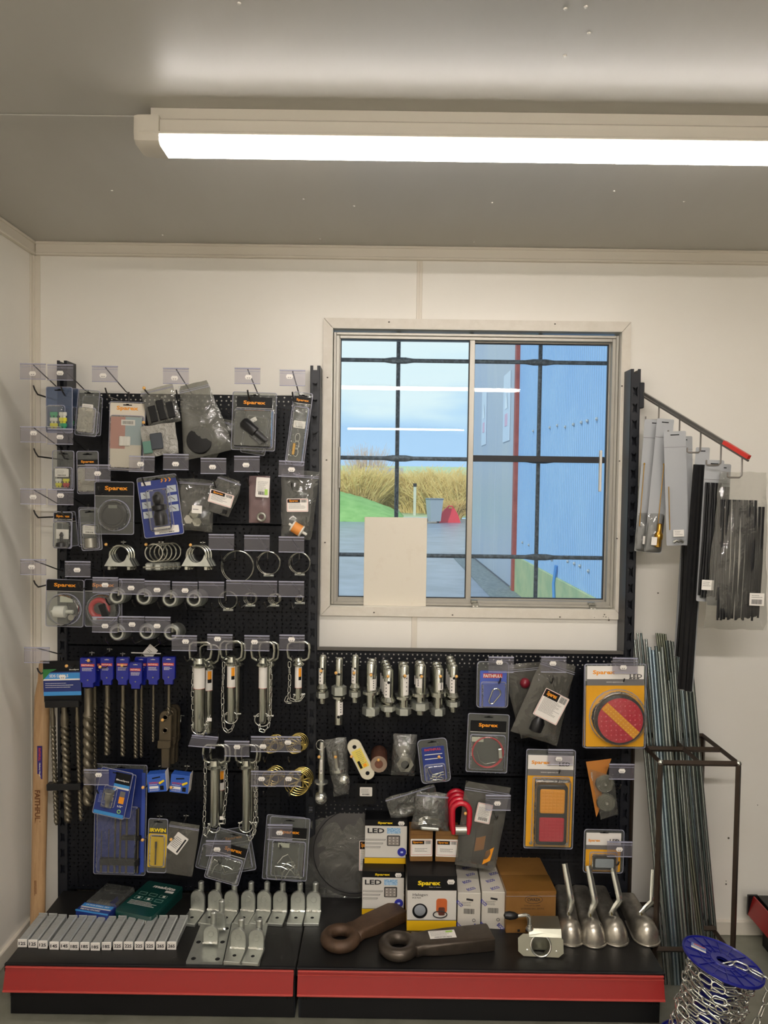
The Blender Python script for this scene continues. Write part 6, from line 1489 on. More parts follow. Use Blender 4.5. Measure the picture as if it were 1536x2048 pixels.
# blue drill set lying flat and green tin
M_gt = pm('tin_green', '#123f3a', .3, coat=.4)
def lying(name, lab, cat, xl, xr, yf, ytopback, h, yaw, mat):
    xc = (xl+xr)/2; t, u, p = stand(name, lab, cat, xc, yf, ZS, yaw); W = (xr-xl)*u
    L = atZ(xc, ytopback, ZS+h).y-p.y
    return t, u, W, L
t, u, W, L = lying('drill_bit_set', 'blue carded drill bit set lying flat left of the green tin', 'drill set', 146, 220, 1845, 1772, .030, -13, None)
MB().box(-W/2,W/2,0,L*.30,0,.031,.001).build('carton', M_blu, t, smooth=False)
MB().box(-W/2-.0005,W/2+.0005,-.0008,.003,.029,.0318).build('edge_band', M_blul, t, smooth=False)
MB().box(-W/2,W/2,L*.30,L,.0,.006,.001).build('tray', M_pl, t, smooth=False)
MB().box(-W*.46,W*.46,L*.17,L*.27,.0311,.0316).build('light_band', M_blul, t, smooth=False)
MB().box(-W*.46,W*.46,L*.13,L*.155,.0312,.0318).build('white_band', M_wht, t, smooth=False)
MB(Matrix.Translation((0,L*.07,.0316)) @ Matrix.Rotation(-PI/2,4,'X')).text('METALWORK', -W*.1, 0, W*.62, L*.05, 0, .03).build('lettering', M_wht, t, smooth=False)
MB(Matrix.Translation((0,L*.22,.0321)) @ Matrix.Rotation(-PI/2,4,'X')).text('19 PCE DRILL SET', 0, 0, W*.72, L*.04, 0, .03).build('small_lettering', M_wht, t, smooth=False)
for k in range(8): MB().tube([(-W*.30+k*W*.06,L*.42,.010),(-W*.26+k*W*.06,L*.62,.016)], .0022+.0002*k, 8).build('drill_bit', M_steel, t)
MB().rings([[(W*.12,L*.5,.012),(W*.40,L*.42,.012),(W*.36,L*.56,.012),(W*.16,L*.74,.012)],[(W*.12,L*.5,.022),(W*.40,L*.42,.020),(W*.36,L*.56,.022),(W*.16,L*.74,.024)]]).build('blue_stand', M_sleeve, t, smooth=False)
MB().box(-W*.48,W*.48,L*.30,L*1.06,.006,.035,.006).build('clear_cover', F_sheet, t, smooth=False)
t, u, W, L = lying('drill_tin', 'dark green metal drill tin with white lettering, lying flat', 'tin', 222, 309, 1849, 1764, .032, -16, None)
def rr3(w, l, r, z, yc): return [(x, y+yc, z) for x, y in rrect(w, l, r, 4)]
MB().rings([rr3(W,L,.008,0,L/2),rr3(W,L,.008,.018,L/2)]).build('tin_body', M_gt, t, ang=.6)
lid = MB().rings([rr3(W+.002,L+.002,.009,.019,L/2),rr3(W+.002,L+.002,.009,.030,L/2),rr3(W-.001,L-.001,.008,.0325,L/2)]).build('tin_lid', M_gt, t, ang=.6)
T_ = Matrix.Translation((0,0,.0328)) @ Matrix.Rotation(-PI/2,4,'X')
# local text frame: x right, z -> +y
def flat(y): return Matrix.Translation((0,y,.0330)) @ Matrix.Rotation(-PI/2,4,'X')
MB(flat(L*.86)).text('makita', W*.10, 0, W*.62, L*.085, 0, .04, .3).build('lettering', M_wht, lid, smooth=False)
MB(flat(L*.76)).box(W*.20,W*.42,-.0003,.0,-L*.03,L*.03).build('white_panel', M_wht, lid, smooth=False)
for (a, b) in ((-.28,.60),(.0,.60),(.28,.60),(-.28,.46),(0,.46),(.28,.46)):
    MB(flat(L*b)).plate(rrect(W*.2,L*.08,.001,1,W*a,0), rrect(W*.2-.0015,L*.08-.0015,.001,1,W*a,0), -.0003, 0).build('icon_frame', pm('ink_pale_green','#8fb8ac',.5), lid, smooth=False)
for (a, b) in ((.30,.60),(-.27,.46),(0,.46)): MB(flat(L*b)).box(W*a-.004,W*a+.004,-.0004,0,-.004,.004).build('icon', M_wht, lid, smooth=False)
mb = MB(flat(L*.36)); lines(mb, 0, 0, W*.8, 4, .006, -.0001, 4, .0016); mb.build('small_print', M_wht, lid, smooth=False)
for s in (-1,1): MB().tube([(s*W*.36,-.001,.021),(s*W*.36,-.005,.014),(s*W*.28,-.003,.011)], .0016, 6).build('latch', M_steel, t)
# big black rubber disc in a bag
t, u, p = stand('rubber_disc_bag', 'large black rubber disc in a clear bag behind the lamp boxes', 'disc', 706, 1796)
u = .00155; t.rotation_euler = (math.radians(-7),0,0)
R = 92*u
MB().lathe([(.001,-.006),(R*.9,-.006),(R*.97,-.004),(R,0),(R*.97,.004),(.001,.004)],56,'Y',(0,0,R+.002)).build('disc', pm('disc_rubber','#3c3a39',.5,var=(9,'#4a4846')), t)
MB().torus((0,-.0062,R+.002), R*.90, .0014, 56, 5).build('raised_ring', M_rub, t)
pillow(t, R*2.14, R*2.1, .022, F_bag, 77, .003, 'bag', zip_=True)
label(t, R*.30, R*.95, .050, .092, -.015, 0, True, 71)
# ---- boxes
def carton(name, lab, cat, xl, xr, yb, yt, D, mat, z=ZS, yaw=0, group=None, front=None, top=None):
    xc = (xl+xr)/2; t, u, p = stand(name, lab, cat, xc, yb, z, yaw, group); W, H = (xr-xl)*u, (yb-yt)*u
    MB().box(-W/2,W/2,0,D,0,H,.0012).build('carton', mat, t, smooth=False)
    if front: front(t, W, H, u, D)
    return t, W, H, u, p
M_boxw = pm('box_white', '#d8d4cc', .45); M_skyp = pm('print_sky', '#3f8fc8', .4, var=(240,'#d8e8f0'))
def ledfront(t, W, H, u, D):
    e = .0004
    MB().box(-W/2-e,W/2+e,-.0006,D+e,H*.865,H+e).build('black_lid', M_card_k, t, smooth=False)
    MB().text('Sparex', -W*.02, H*.93, W*.36, H*.062, -.0010, .04).build('brand_lettering', M_yel, t, smooth=False)
    MB().box(-W/2-e,W/2+e,-.0006,D,-0,H*.13).build('yellow_band', M_yel if 0 else pm('box_yellow','#eab818',.45), t, smooth=False)
    MB().box(-W/2-e,W/2+e,-.0007,-.0004,H*.13,H*.142).build('grey_rule', M_gry, t, smooth=False)
    MB().text('LED', -W*.24, H*.755, W*.40, H*.115, -.0010, .03).build('led_lettering', M_ink, t, smooth=False)
    MB().box(W*.02,W*.34,-.0010,-.0002,H*.69,H*.82).build('sky_picture', M_skyp, t, smooth=False)
    l = MB().prism(rrect(W*.31,H*.235,.003,3,W*.18,H*.53), -.0016, -.0004).build('lamp_picture', M_ink, t, smooth=False)
    mb = MB(); mb.prism(rrect(W*.27,H*.20,.002,3,W*.18,H*.53), -.0019, -.0016); mb.build('lamp_face', pm('lamp_print','#8f8780',.4), l, smooth=False)
    for i in range(3):
        for j in range(3): MB().lathe([(.0005,-.0023),(.0026,-.0019)],8,'Y',(W*(.09+.09*i),0,H*(.465+.065*j))).build('lens_spot', pm('lamp_spot','#c4bdb4',.3), l)
    for k, ln in enumerate((.46,.40,.34)):
        z = H*(.545-.085*k); MB().plate([(-W*.48,z-.0022),(-W*.48+W*ln,z-.0022),(-W*.48+W*ln+.002,z+.0022),(-W*.48,z+.0022)],[(-W*.48+.0008,z-.0014),(-W*.48+W*ln-.0008,z-.0014),(-W*.48+W*ln+.0004,z+.0014),(-W*.48+.0008,z+.0014)],-.0008,-.0002).build('text_bar', M_gry, t, smooth=False)
    b = MB().lathe([(.0005,-.0014),(W*.10,-.0014),(W*.105,-.0004)],24,'Y',(W*.38,0,H*.27)).build('blue_roundel', M_inkb, t)
    MB().box(W*.35,W*.41,-.0018,-.0014,H*.25,H*.29).build('roundel_icon', pm('icon_pale','#b9c4ea',.5), b, smooth=False)
    price(t, W*.36, H*.93, -.0012)
tA, WA, HA, uA, pA = carton('lamp_box', 'lower white and yellow LED work lamp box, standing on the shelf', 'box', 723, 808, 1829, 1740, .075, M_boxw, front=ledfront, yaw=0)
zA = ZS+HA
pB = atZ(770, 1726, zA+.001)
carton('lamp_box', 'upper white and yellow LED work lamp box, topmost of the two', 'box', 728.5, 814, 1727, 1637, .070, M_boxw, z=zA+.0006, front=ledfront, yaw=0)
def halo(t, W, H, u, D):
    e = .0004
    MB().box(-W/2-e,W/2+e,-.0006,D+e,H*.74,H+e).build('black_lid', M_card_k, t, smooth=False)
    MB().text('Sparex', -W*.06, H*.865, W*.46, H*.105, -.0010, .04).build('brand_lettering', M_yel, t, smooth=False)
    mb = MB(); mb.text('Make it happen', W*.06, H*.80, W*.24, H*.018, -.0010, 0); mb.build('tagline', M_wht, t, smooth=False)
    MB().box(-W/2-e,W/2+e,-.0006,D,-0,H*.19).build('yellow_band', pm('box_yellow','#eab818',.45), t, smooth=False)
    MB().box(-W/2-e,W/2+e,-.0008,-.0004,H*.185,H*.20).build('grey_rule', M_gry, t, smooth=False)
    MB().text('Halogen', -W*.24, H*.655, W*.30, H*.062, -.0010, .0).build('halogen_lettering', M_ink, t, smooth=False)
    MB().text('ECE R65', -W*.31, H*.605, W*.17, H*.028, -.0010, .0).build('standard_lettering', M_ink, t, smooth=False)
    l = MB().lathe([(.0005,-.0016),(W*.15,-.0016),(W*.155,-.0004)],24,'Y',(-W*.24,0,H*.36)).build('beacon_base_picture', M_card_k, t)
    MB().lathe([(.0005,-.0022),(W*.11,-.0020),(W*.115,-.0016)],20,'Y',(-W*.24,0,H*.375)).build('lens_picture', pm('print_grey','#8d9298',.4), l)
    b = MB().prism(rrect(W*.22,H*.26,.008,4,W*.20,H*.46), -.0016, -.0004).build('beacon_picture', pm('print_orange','#c4602c',.4), t, smooth=False)
    MB().prism(rrect(W*.13,H*.15,.004,3,W*.20,H*.36), -.0021, -.0016).build('beacon_dark_part', pm('print_brown','#5d342a',.4), b, smooth=False)
    MB().torus((W*.17,-.0014,H*.30), W*.14, .0016, 20, 6, 'Y', .5).build('cable_picture', M_ink, b)
    price(t, W*.38, H*.90, -.0012, 1.1)
tH, WH, HH, uH, pH = carton('beacon_box', 'large white, black and yellow halogen beacon box, standing right of the lamp boxes', 'box', 812.5, 913, 1861, 1748, .150, M_boxw, front=halo, yaw=1)
# brown boxes on the beacon box
M_kraft = pm('kraft_card', '#86602f', .65, var=(20,'#785428')); M_kraft2 = pm('kraft_tan','#8f6530',.6,var=(8,'#7d5626'))
def brown(t, W, H, u, D):
    l = MB().prism(rrect(W*.96,H*.56,.002,2,0,H*.45), -.0006, .0).build('paper_label', M_wht, t, smooth=False)
    MB().box(-W*.42,W*.12,-.0009,-.0006,H*.56,H*.68).build('label_header', M_card_k, l, smooth=False); MB().text('Sparex', -W*.16, H*.62, W*.44, H*.085, -.0011, .03).build('lettering', M_org, l, smooth=False)
    MB().plate(rrect(W*.88,H*.46,.0015,2,0,H*.45), rrect(W*.88-.0014,H*.46-.0014,.0015,2,0,H*.45), -.0009, -.0006).build('label_border', M_redink, l, smooth=False)
    mb = MB(); barcode(mb, W*.29, H*.62, W*.24, H*.10, -.0008, 4); lines(mb, 0, H*.42, W*.6, 3, .004, -.0007, 6, .001); mb.build('small_print', M_ink, l, smooth=False)
    MB().box(-W*.5-.0003,W*.5+.0003,-.0004,D,H*.86,H*.872).build('lid_seam', pm('kraft_shadow','#6f4c26',.7), t, smooth=False)
zt = ZS+HH
tb1, Wb, Hb, ub, pb = carton('parts_box', 'left small brown box with a bordered label, on top of the beacon box', 'box', 819.5, 865.5, 1723, 1659, .060, M_kraft, z=zt+.0006, front=brown, yaw=2)
carton('parts_box', 'right small brown box with a bordered label, on top of the beacon box', 'box', 870, 917, 1724, 1660, .060, M_kraft, z=zt+.0006, front=brown, yaw=-2)
# film bag with clamps on the brown boxes
def clampfill(t, W, H, u):
    for k in range(5): MB().tube([(-W*.30,-.012,H*.16+k*.004),(-W*.16,-.014,H*.22+k*.005),(W*.16,-.014,H*.22+k*.005),(W*.30,-.012,H*.14+k*.004)], .0026, 6).build('clamp_strap', M_chrome, t)
    MB().lathe([(.010,-W*.2),(.011,W*.2)],12,'X',(0,-.006,H*.34)).build('steel_sleeve', M_steel, t)
    MB().box(-W*.24,W*.24,-.020,-.004,H*.05,H*.13,.003).build('clamp_base', M_galv, t)
cb = atZ(868, 1662, zt+Hb)
t, W, H, u = hang('film_bag', 'crinkled clear bag of steel clamps resting on the two brown boxes', 'bag', 862, 1622, 78, 78, .115, 4); clampfill(t, W, H, u)
pillow(t, W, H, .05, F_bagc, 91, .008, 'bag', (1.0,.8), zip_=True)
bag(826,1606,104,50,.05,-18,'limp empty clear bag draped above the lamp boxes',T=.012,mat=F_bagc,seed=93,amp=.007,zip_=True)
# white boxes, kraft box
def ecco(t, W, H, u, D):
    MB().text('ECCO', W*.36, H*.06, W*.40, H*.10, -.0006, .04, 0, -.75).build('lettering', M_inkb, t, smooth=False)
    MB().text('ECCO', -W*.42, H*.09, W*.34, H*.09, -.0006, .04, 0, -.75).build('lettering', M_inkb, t, smooth=False)
    MB().text('ECCO', -W*.42, H*.70, W*.34, H*.09, -.0006, .04, 0, -.75).build('lettering', M_inkb, t, smooth=False)
    for (y, x) in ((.022,.1),(.062,-.05),(.105,.15),(.145,0)):
        MB(Matrix.Translation((W*x,y,H+.0004)) @ Matrix.Rotation(-PI/2,4,'X')).text('ECCO', 0, 0, W*.42, .013, 0, .04, 0, .5).build('top_lettering', M_inkb, t, smooth=False)
    MB().lathe([(.003,-.0006),(.0052,-.0006)],14,'Y',(W*.22,0,H*.26),cap=False).build('globe_mark', M_gry, t)
    MB(Matrix.Translation((0,-.0004,H*.82)) @ Matrix.Rotation(.12,4,'Y')).box(-W*.12,W*.18,-.0004,.0004,-.0028,.0028).build('black_flash', M_ink, t, smooth=False)
    mb = MB(); lines(mb, -W*.08, H*.74, W*.5, 3, .0045, -.0002, 5, .001); barcode(mb, 0, H*.50, W*.46, H*.14, -.0003, 8); mb.build('small_print', M_ink, t, smooth=False)
carton('lamp_carton', 'left white carton printed with slanting blue letters, right of the beacon box', 'box', 914, 960.5, 1859, 1783, .205, pm('carton_white','#cfc9bd',.5), front=ecco, yaw=-3)
carton('lamp_carton', 'right white carton printed with slanting blue letters, beside the large brown box', 'box', 962, 1009, 1858, 1781, .222, pm('carton_white','#cfc9bd',.5), front=ecco, yaw=-3)
def owa(t, W, H, u, D):
    n = 24; o = [(W*.05+W*.18*math.cos(2*PI*k/n)*(1), H*.80+H*.10*math.sin(2*PI*k/n)) for k in range(n)]; i_ = [(W*.05+(W*.18-.001)*math.cos(2*PI*k/n), H*.80+(H*.10-.001)*math.sin(2*PI*k/n)) for k in range(n)]
    MB().plate(o, i_, -.0006, 0).build('oval_mark', M_ink, t, smooth=False)
    MB().text('CWAZA', W*.05, H*.80, W*.26, H*.075, -.0006, .02).build('lettering', M_ink, t, smooth=False)
    MB().text('TOW-HITCH 50MM', W*.02, H*.655, W*.32, H*.036, -.0006, .0).build('small_lettering', M_ink, t, smooth=False)
    MB().text('EXTENDED BALL 3500 KG', W*.03, H*.585, W*.46, H*.036, -.0006, .0).build('small_lettering', M_ink, t, smooth=False)
    MB().prism([(W*.06,H*.42),(W*.12,H*.28),(W*.08,H*.16),(W*.04,H*.30),(-W*.03,H*.38)][::-1], -.0006, 0).build('hitch_symbol', M_ink, t, smooth=False)
    for k, x in enumerate((-.24,-.08,.04,.18)): MB().prism(rrect(W*.05,H*.06,.001,2,W*x,H*.06),-.0006,0).build('handling_symbol', M_ink, t, smooth=False)
    MB(Matrix.Translation((0,0,0))).box(-W*.5-.0006,W*.5+.0006,-.0008,.05,H*.88,H*.884).build('tape_edge', F_holde, t, smooth=False)
    mb = MB(); mb.box(-W*.5-.0008,W*.5+.0008,-.0009,.09,H*.93,H+.0006); mb.build('packing_tape', film('parcel_tape','#e6c48a',.35,.1,bump=(12,.25),body='#c08f4a'), t, smooth=False)
carton('hitch_carton', 'large brown cardboard box with an oval printed mark and clear tape', 'box', 1010, 1112, 1866, 1779, .21, M_kraft2, front=owa, yaw=2)
# ---- tow eyes
def toweye(lab, rc, ec, mat, R=.0405, r=.0175, stk=False, wS=.05, z=.0180):
    a = atZ(rc[0], rc[1], ZS+z); b = atZ(ec[0], ec[1], ZS+z); d = b-a; L = d.length
    t = thing('towing_eye', lab, 'tow eye', (a.x, a.y, ZS), (0,0,math.atan2(d.y,d.x)))
    mb = MB(); mb.torus((0,0,z), R, r, 40, 14, 'Z'); 
    rs = []
    for (x, w, h, k) in ((R*.75,.022,.012,.5),(R*1.15,wS*.62,.017,.5),(R*1.6,wS*.50,.0165,.35),(R*2.2,wS*.52,.017,.2),(L*.5,wS*.53,.018,.14),(L-.004,wS*.54,.0185,.12),(L,wS*.50,.016,.12)):
        rs.append([(x, p_, q_+z) for p_, q_ in rrect(2*w, 2*h, 2*h*k, 4)])
    mb.rings(rs); mb.v = [(v[0],v[1],max(v[2],.0002)) for v in mb.v]
    t_ = mb.build('forged_body', mat, t, ang=.8)
    return t, L, z
M_for = pm('forged_brown', '#493729', .55, .3, var=(26,'#5e4735'), bump=(50,.35)); M_forg = pm('forged_grey', '#5b5249', .36, .65, var=(22,'#4a423a'), bump=(45,.3))
toweye('brown forged towing eye lying in front of the lower lamp box', (681,1876), (800,1822), M_for, R=.0405, r=.0175, wS=.064)
t, L, z = toweye('dark grey forged towing eye with a paper label, frontmost on the shelf', (797,1892), (982,1874), M_forg, R=.0400, r=.0180, wS=.074)
MB(Matrix.Translation((L*.47,.004,z+.0188)) @ Matrix.Rotation(-.05,4,'Z')).box(-.038,.038,-.018,.018,0,.0006).build('paper_label', M_wht, t, smooth=False)
mb = MB(Matrix.Translation((L*.47,.004,z+.0195)) @ Matrix.Rotation(-.05,4,'Z') @ Matrix.Rotation(-PI/2,4,'X')); lines(mb, 0, .013, .066, 4, .006, 0, 3, .0012); barcode(mb, 0, -.013, .05, .006, 0, 4); mb.build('small_print', M_gry, t, smooth=False)
MB(Matrix.Translation((L*.47,.004,z+.0196))).box(.012,.032,.006,.014,0,.0002).build('green_stamp', pm('stamp_green','#a8d060',.5), t, smooth=False)
# ---- jockey clamp
t, u, p = stand('jockey_clamp', 'pressed steel jockey wheel clamp with a black-knobbed handle, in front of the brown box', 'clamp', 1082, 1915, ZS, -3)
W = 92*u; M_pz = pm('pressed_zinc','#8f8e80',.32,.85,bump=(40,.1))
n = 24; R = 19.5*u; cz = .030
def poly(n, hw, z0, z1, cx=0):
    o = []
    for k in range(n):
        a = 2*PI*k/n; c, s = math.cos(a), math.sin(a); q = min(hw/max(abs(c),1e-6), (z1-z0)/2/max(abs(s),1e-6)); o.append((cx+q*c, (z0+z1)/2+q*s))
    return o
R0 = Matrix.Rotation(math.radians(-18),4,'X')
mb = MB(R0); mb.plate(poly(n,W*.5,.002,.058), [(R*math.cos(2*PI*k/n), cz+R*math.sin(2*PI*k/n)) for k in range(n)], -.0015, .0015); mb.build('front_plate', M_pz, t, smooth=False)
MB(R0).torus((0,-.002,cz), R+.001, .0028, 28, 8).build('collar_ring', M_chrome, t)
MB(R0).lathe([(R*.96,0),(R*.96,.06)],28,'Y',(0,0,cz),cap=False).build('collar_tube', M_pz, t)
mb = MB(Matrix.Translation((W*.10,.022,.052))); mb.rings([[(-W*.36,-.012,.0),(W*.36,-.012,.0),(W*.36,-.010,.002),(-W*.36,-.010,.002)],[(-W*.36,.0,.014),(W*.36,.0,.016),(W*.36,.0,.0185),(-W*.36,.0,.0165)],[(-W*.36,.05,.020),(W*.36,.05,.024),(W*.36,.05,.0265),(-W*.36,.05,.0225)]]); mb.build('top_bracket', M_pz, t, smooth=False)
MB().box(W*.10-W*.34,W*.10+W*.34,.03,.07,.0,.06,.003).build('rear_block', M_pz, t, smooth=False)
for x in (-.30,.34): MB(R0).lathe([(.0005,-.004),(.003,-.0035),(.0035,-.0015)],8,'Y',(x*W,0,.018)).build('rivet', M_chrome, t)
hx = -W*.24; MB().lathe([(.011,.066),(.011,.070),(.007,.071),(.007,.078)],14,'Z',(hx,.022,0)).build('washer', M_chrome, t)
MB().tube([(hx,.022,.06),(hx,.022,.098),(hx-.004,.021,.105),(hx-.012,.020,.108),(hx-.035,.016,.106)],.005,10).build('handle_rod', M_chrome, t)
MB(Matrix.Translation((hx-.034,.016,.1062)) @ Matrix.Rotation(-PI/2,4,'Y') @ Matrix.Scale(1,4)).lathe([(.005,0),(.0095,.008),(.0115,.022),(.009,.036),(.001,.040)],14).build('black_knob', M_pl, t)
# ---- couplings
M_cup = pm('coupling_zinc', '#bfb9ac', .3, .78, bump=(50,.12), var=(30,'#8a8478'))
def coupling(nose, back, lab, htop, hbend, yawextra=0):
    a = atZ(nose[0], nose[1], ZS); b = atZ(back[0], back[1], ZS+.046); b.z = ZS; b.y = min(b.y, BY-.004); d = b-a; L = d.length
    t = thing('trailer_coupling', lab, 'coupling', tuple(a), (0,0,math.atan2(d.y,d.x)-PI/2))
    rs = []; n = 14
    def sec(y, w, h, k, lift=0):
        o = []
        for i in range(n+1):
            th = PI*i/n; c, s = math.cos(th), math.sin(th); o.append((w*math.copysign(abs(c)**k,c), y, lift+.003+h*abs(s)**k))
        return o+[(-w,y,.002),(w,y,.002)]
    for (y, w, h, k) in ((.002,.006,.008,1),(.006,.018,.026,1),(.013,.026,.040,1),(.022,.0305,.049,1),(.034,.033,.054,.95),(.050,.0325,.054,.85),(.066,.030,.047,.7),(.080,.0285,.040,.6),(.10,.0275,.038,.5),(L*.62,.027,.037,.45),(L,.026,.036,.45)):
        rs.append(sec(y,w*1.1,h*1.06,k))
    MB().rings(rs).build('pressed_body', M_cup, t, ang=.9)
    pts = []
    for i in range(13):
        th = PI+PI*i/12; pts.append((.0375*math.cos(th), .037+.038*math.sin(th), .003))
    MB().tube([(-.033,.12,.003)]+pts+[(.033,.12,.003)], .003, 8).build('rolled_rim', M_cup, t)
    for (x, y) in ((0,L*.93),(0,L*.62)): MB().lathe([(.0005,.0402),(.0055,.0402),(.006,.0395)],12,'Z',(x,y,0)).build('bolt_hole', M_void, t)
    MB().box(-.010,.010,.078,.104,.034,.0425,.001).build('latch_slot', M_void, t, smooth=False)
    # handle in world: from slot up
    inv = (Matrix.Translation(a) @ Matrix.Rotation(math.atan2(d.y,d.x)-PI/2,4,'Z')).inverted()
    Yh = a.y+.09
    q0 = Vector((0,.090,.036)); q1 = inv @ atY(hbend[0], hbend[1], Yh+.004); q2 = inv @ atY(htop[0], htop[1], Yh+.03)
    pts = [q0, q0+Vector((0,-.004,.012)), (q0+q1)/2+Vector((.002,.004,.004)), q1, q1+(q2-q1)*.2, q1+(q2-q1)*.6, q2]
    MB().tube(pts, [.005,.008,.010,.011,.010,.0095,.008], 8, flat=.55).build('lever_handle', M_chrome, t, ang=1.1)
    MB().tube([q0+Vector((0,-.012,.004)), q0+Vector((0,-.018,.012)), q0+Vector((0,-.004,.016))], .0016, 6).build('safety_pin', M_gold, t)
    return t
coupling((1142,1894),(1127,1766),'leftmost zinc trailer coupling with its lever raised',(1129,1727),(1142,1800))
coupling((1190,1897),(1160,1766),'second zinc trailer coupling from the left with its lever raised',(1176,1731),(1190,1803))
coupling((1236,1894),(1196,1766),'third zinc trailer coupling from the left with its lever raised',(1224,1730),(1240,1800))
coupling((1301,1894),(1254,1782),'rightmost zinc trailer coupling, turned at an angle, its lever upright',(1307,1739),(1305,1803))

# ================================================================== rod stand and threaded rods
M_stand = pm('stand_dark_steel', '#43382f', .4, .5); M_rod = pm('zinc_rod', '#a3aaa6', .27, .9, bump=(900,.2)); M_rodd = pm('zinc_rod_dull', '#6f7a78', .3, .9, bump=(900,.2))
M_rodb = pm('zinc_rod_blue', '#a6b8c2', .26, .9, bump=(900,.2)); M_rody = pm('zinc_rod_yellow', '#8d9080', .3, .9, bump=(900,.2))
fy = EYE.y+2.13; by = EYE.y+2.372
st = thing('rod_stand', 'welded dark steel open stand holding threaded rods, right of the shelving', 'stand', (.91, -.15, 0)); SL = st.location
a = atY(1321,1525,fy); b = atY(1477,1528,fy); zt_ = (a.z+b.z)/2
def sp(x, y, z): return (x-SL.x, y-SL.y, z-SL.z)
def bar(p, q, r=.0072, nm='frame_bar'):
    mb = MB(); mb.tube([sp(*p), sp(*q)], r*1.15, 4); return mb.build(nm, M_stand, st, smooth=False)
x0, x1 = a.x, b.x; xm = atY(1400,1525,fy).x; ym = EYE.y+2.245
bar((x0-.005,fy,zt_),(x1+.005,fy,zt_)); bar((x0,ym,zt_),(x1,ym,zt_)); bar((x0,by,zt_),(x1,by,zt_))
for x in (x0,xm,x1): bar((x,fy,zt_),(x,by,zt_))
for (x, y) in ((x0,fy),(x1,fy),(x0,by),(x1,by)): bar((x,y,0),(x,y,zt_),nm='leg')
for (y, z) in ((fy,.115),(ym,.11),(by,.11)): bar((x0,y,z),(x1 if y != fy else xm,y,z))
bar((x1,fy,.1),(x1,by,.1)); bar((x0,fy,.1),(x0,by,.1))
for (x, y) in ((x0,fy),(x1,fy)): 
    mb = MB(); mb.sph(sp(x,y,zt_+.001), .0085, 8); mb.build('weld', M_chrome, st)
RODS = []
for i, (x, y) in enumerate(((1275,1266),(1282,1266))): RODS.append((x,y,1340+i*5,1975,2.6,M_rod,.062))
for i, (x, y) in enumerate(((1269,1279),(1276,1279),(1284,1279),(1292,1278))): RODS.append((x,y,1331+i*6,1972+i*3,3.0,M_rod,.055))
for i in range(5): RODS.append((1313+i*4.4,1266+i*.5,1392+i*5,1950,2.4,M_rody,.03))
for i, (x, y) in enumerate(((1299,1294),(1306,1300),(1312,1292),(1318,1303),(1324,1294))): RODS.append((x,y,1350+i*7.2,1990-i*4,3.9,(M_rodb if i<2 else M_rod),.075))
for i, (x, y) in enumerate(((1333,1281),(1339,1281),(1345,1283),(1352,1281))): RODS.append((x,y,1392+i*6.5,1945-i*3,3.2,M_rod,.04))
for i, (x, y) in enumerate(((1358,1300),(1366,1302),(1373,1302),(1380,1301))): RODS.append((x,y,1411+i*8,1925-i*4,4.0,(M_rodb if i<1 else M_rod),.05))
for i, (x, y) in enumerate(((1329,1340),(1341,1345),(1350,1344),(1337,1360))): RODS.append((x,y,1374+i*9,1965-i*5,3.4,M_rod,.06))
names = ['left']
for i, (xt, yt, xb, yb, r, m, dw) in enumerate(RODS):
    top = atY(xt, yt, -dw-.010); bot = atZ(xb, yb, 0.0); bot.y = min(bot.y, by-.02+0*fy); bot.y = max(bot.y, fy+.012)
    bot = atY(xb, yb, bot.y); bot.z = .0
    grp = ('thin rear pair at the left','thin front row at the left','yellowish bunch at the back','thick bright bunch','middle bunch','thick right-hand bunch','low rods in the middle')
    lims = (2,6,11,16,20,24,28); g = next(k for k, l in enumerate(lims) if i < l); j = i-(0,)[0]-([0]+list(lims))[g]
    if m is M_rod and i % 3 == 1: m = M_rodd
    t = thing('threaded_rod', f'threaded rod, {ORD[j]} from the left in the {grp[g]}', 'rod', tuple(bot), (0,0,0), 'threaded rods in the stand')
    d = top-bot; u = (top.y-EYE.y)/F; R = r*u*.86
    MB().tube([(0,0,0), tuple(d*.5), tuple(d)], R, 10).build('rod', m, t)
    if i == 22: MB().tube([tuple(d*.988), tuple(d*1.0005)], R*1.08, 10).build('red_tip', pm('paint_red','#e03a34',.4), t, label='red painted tip')

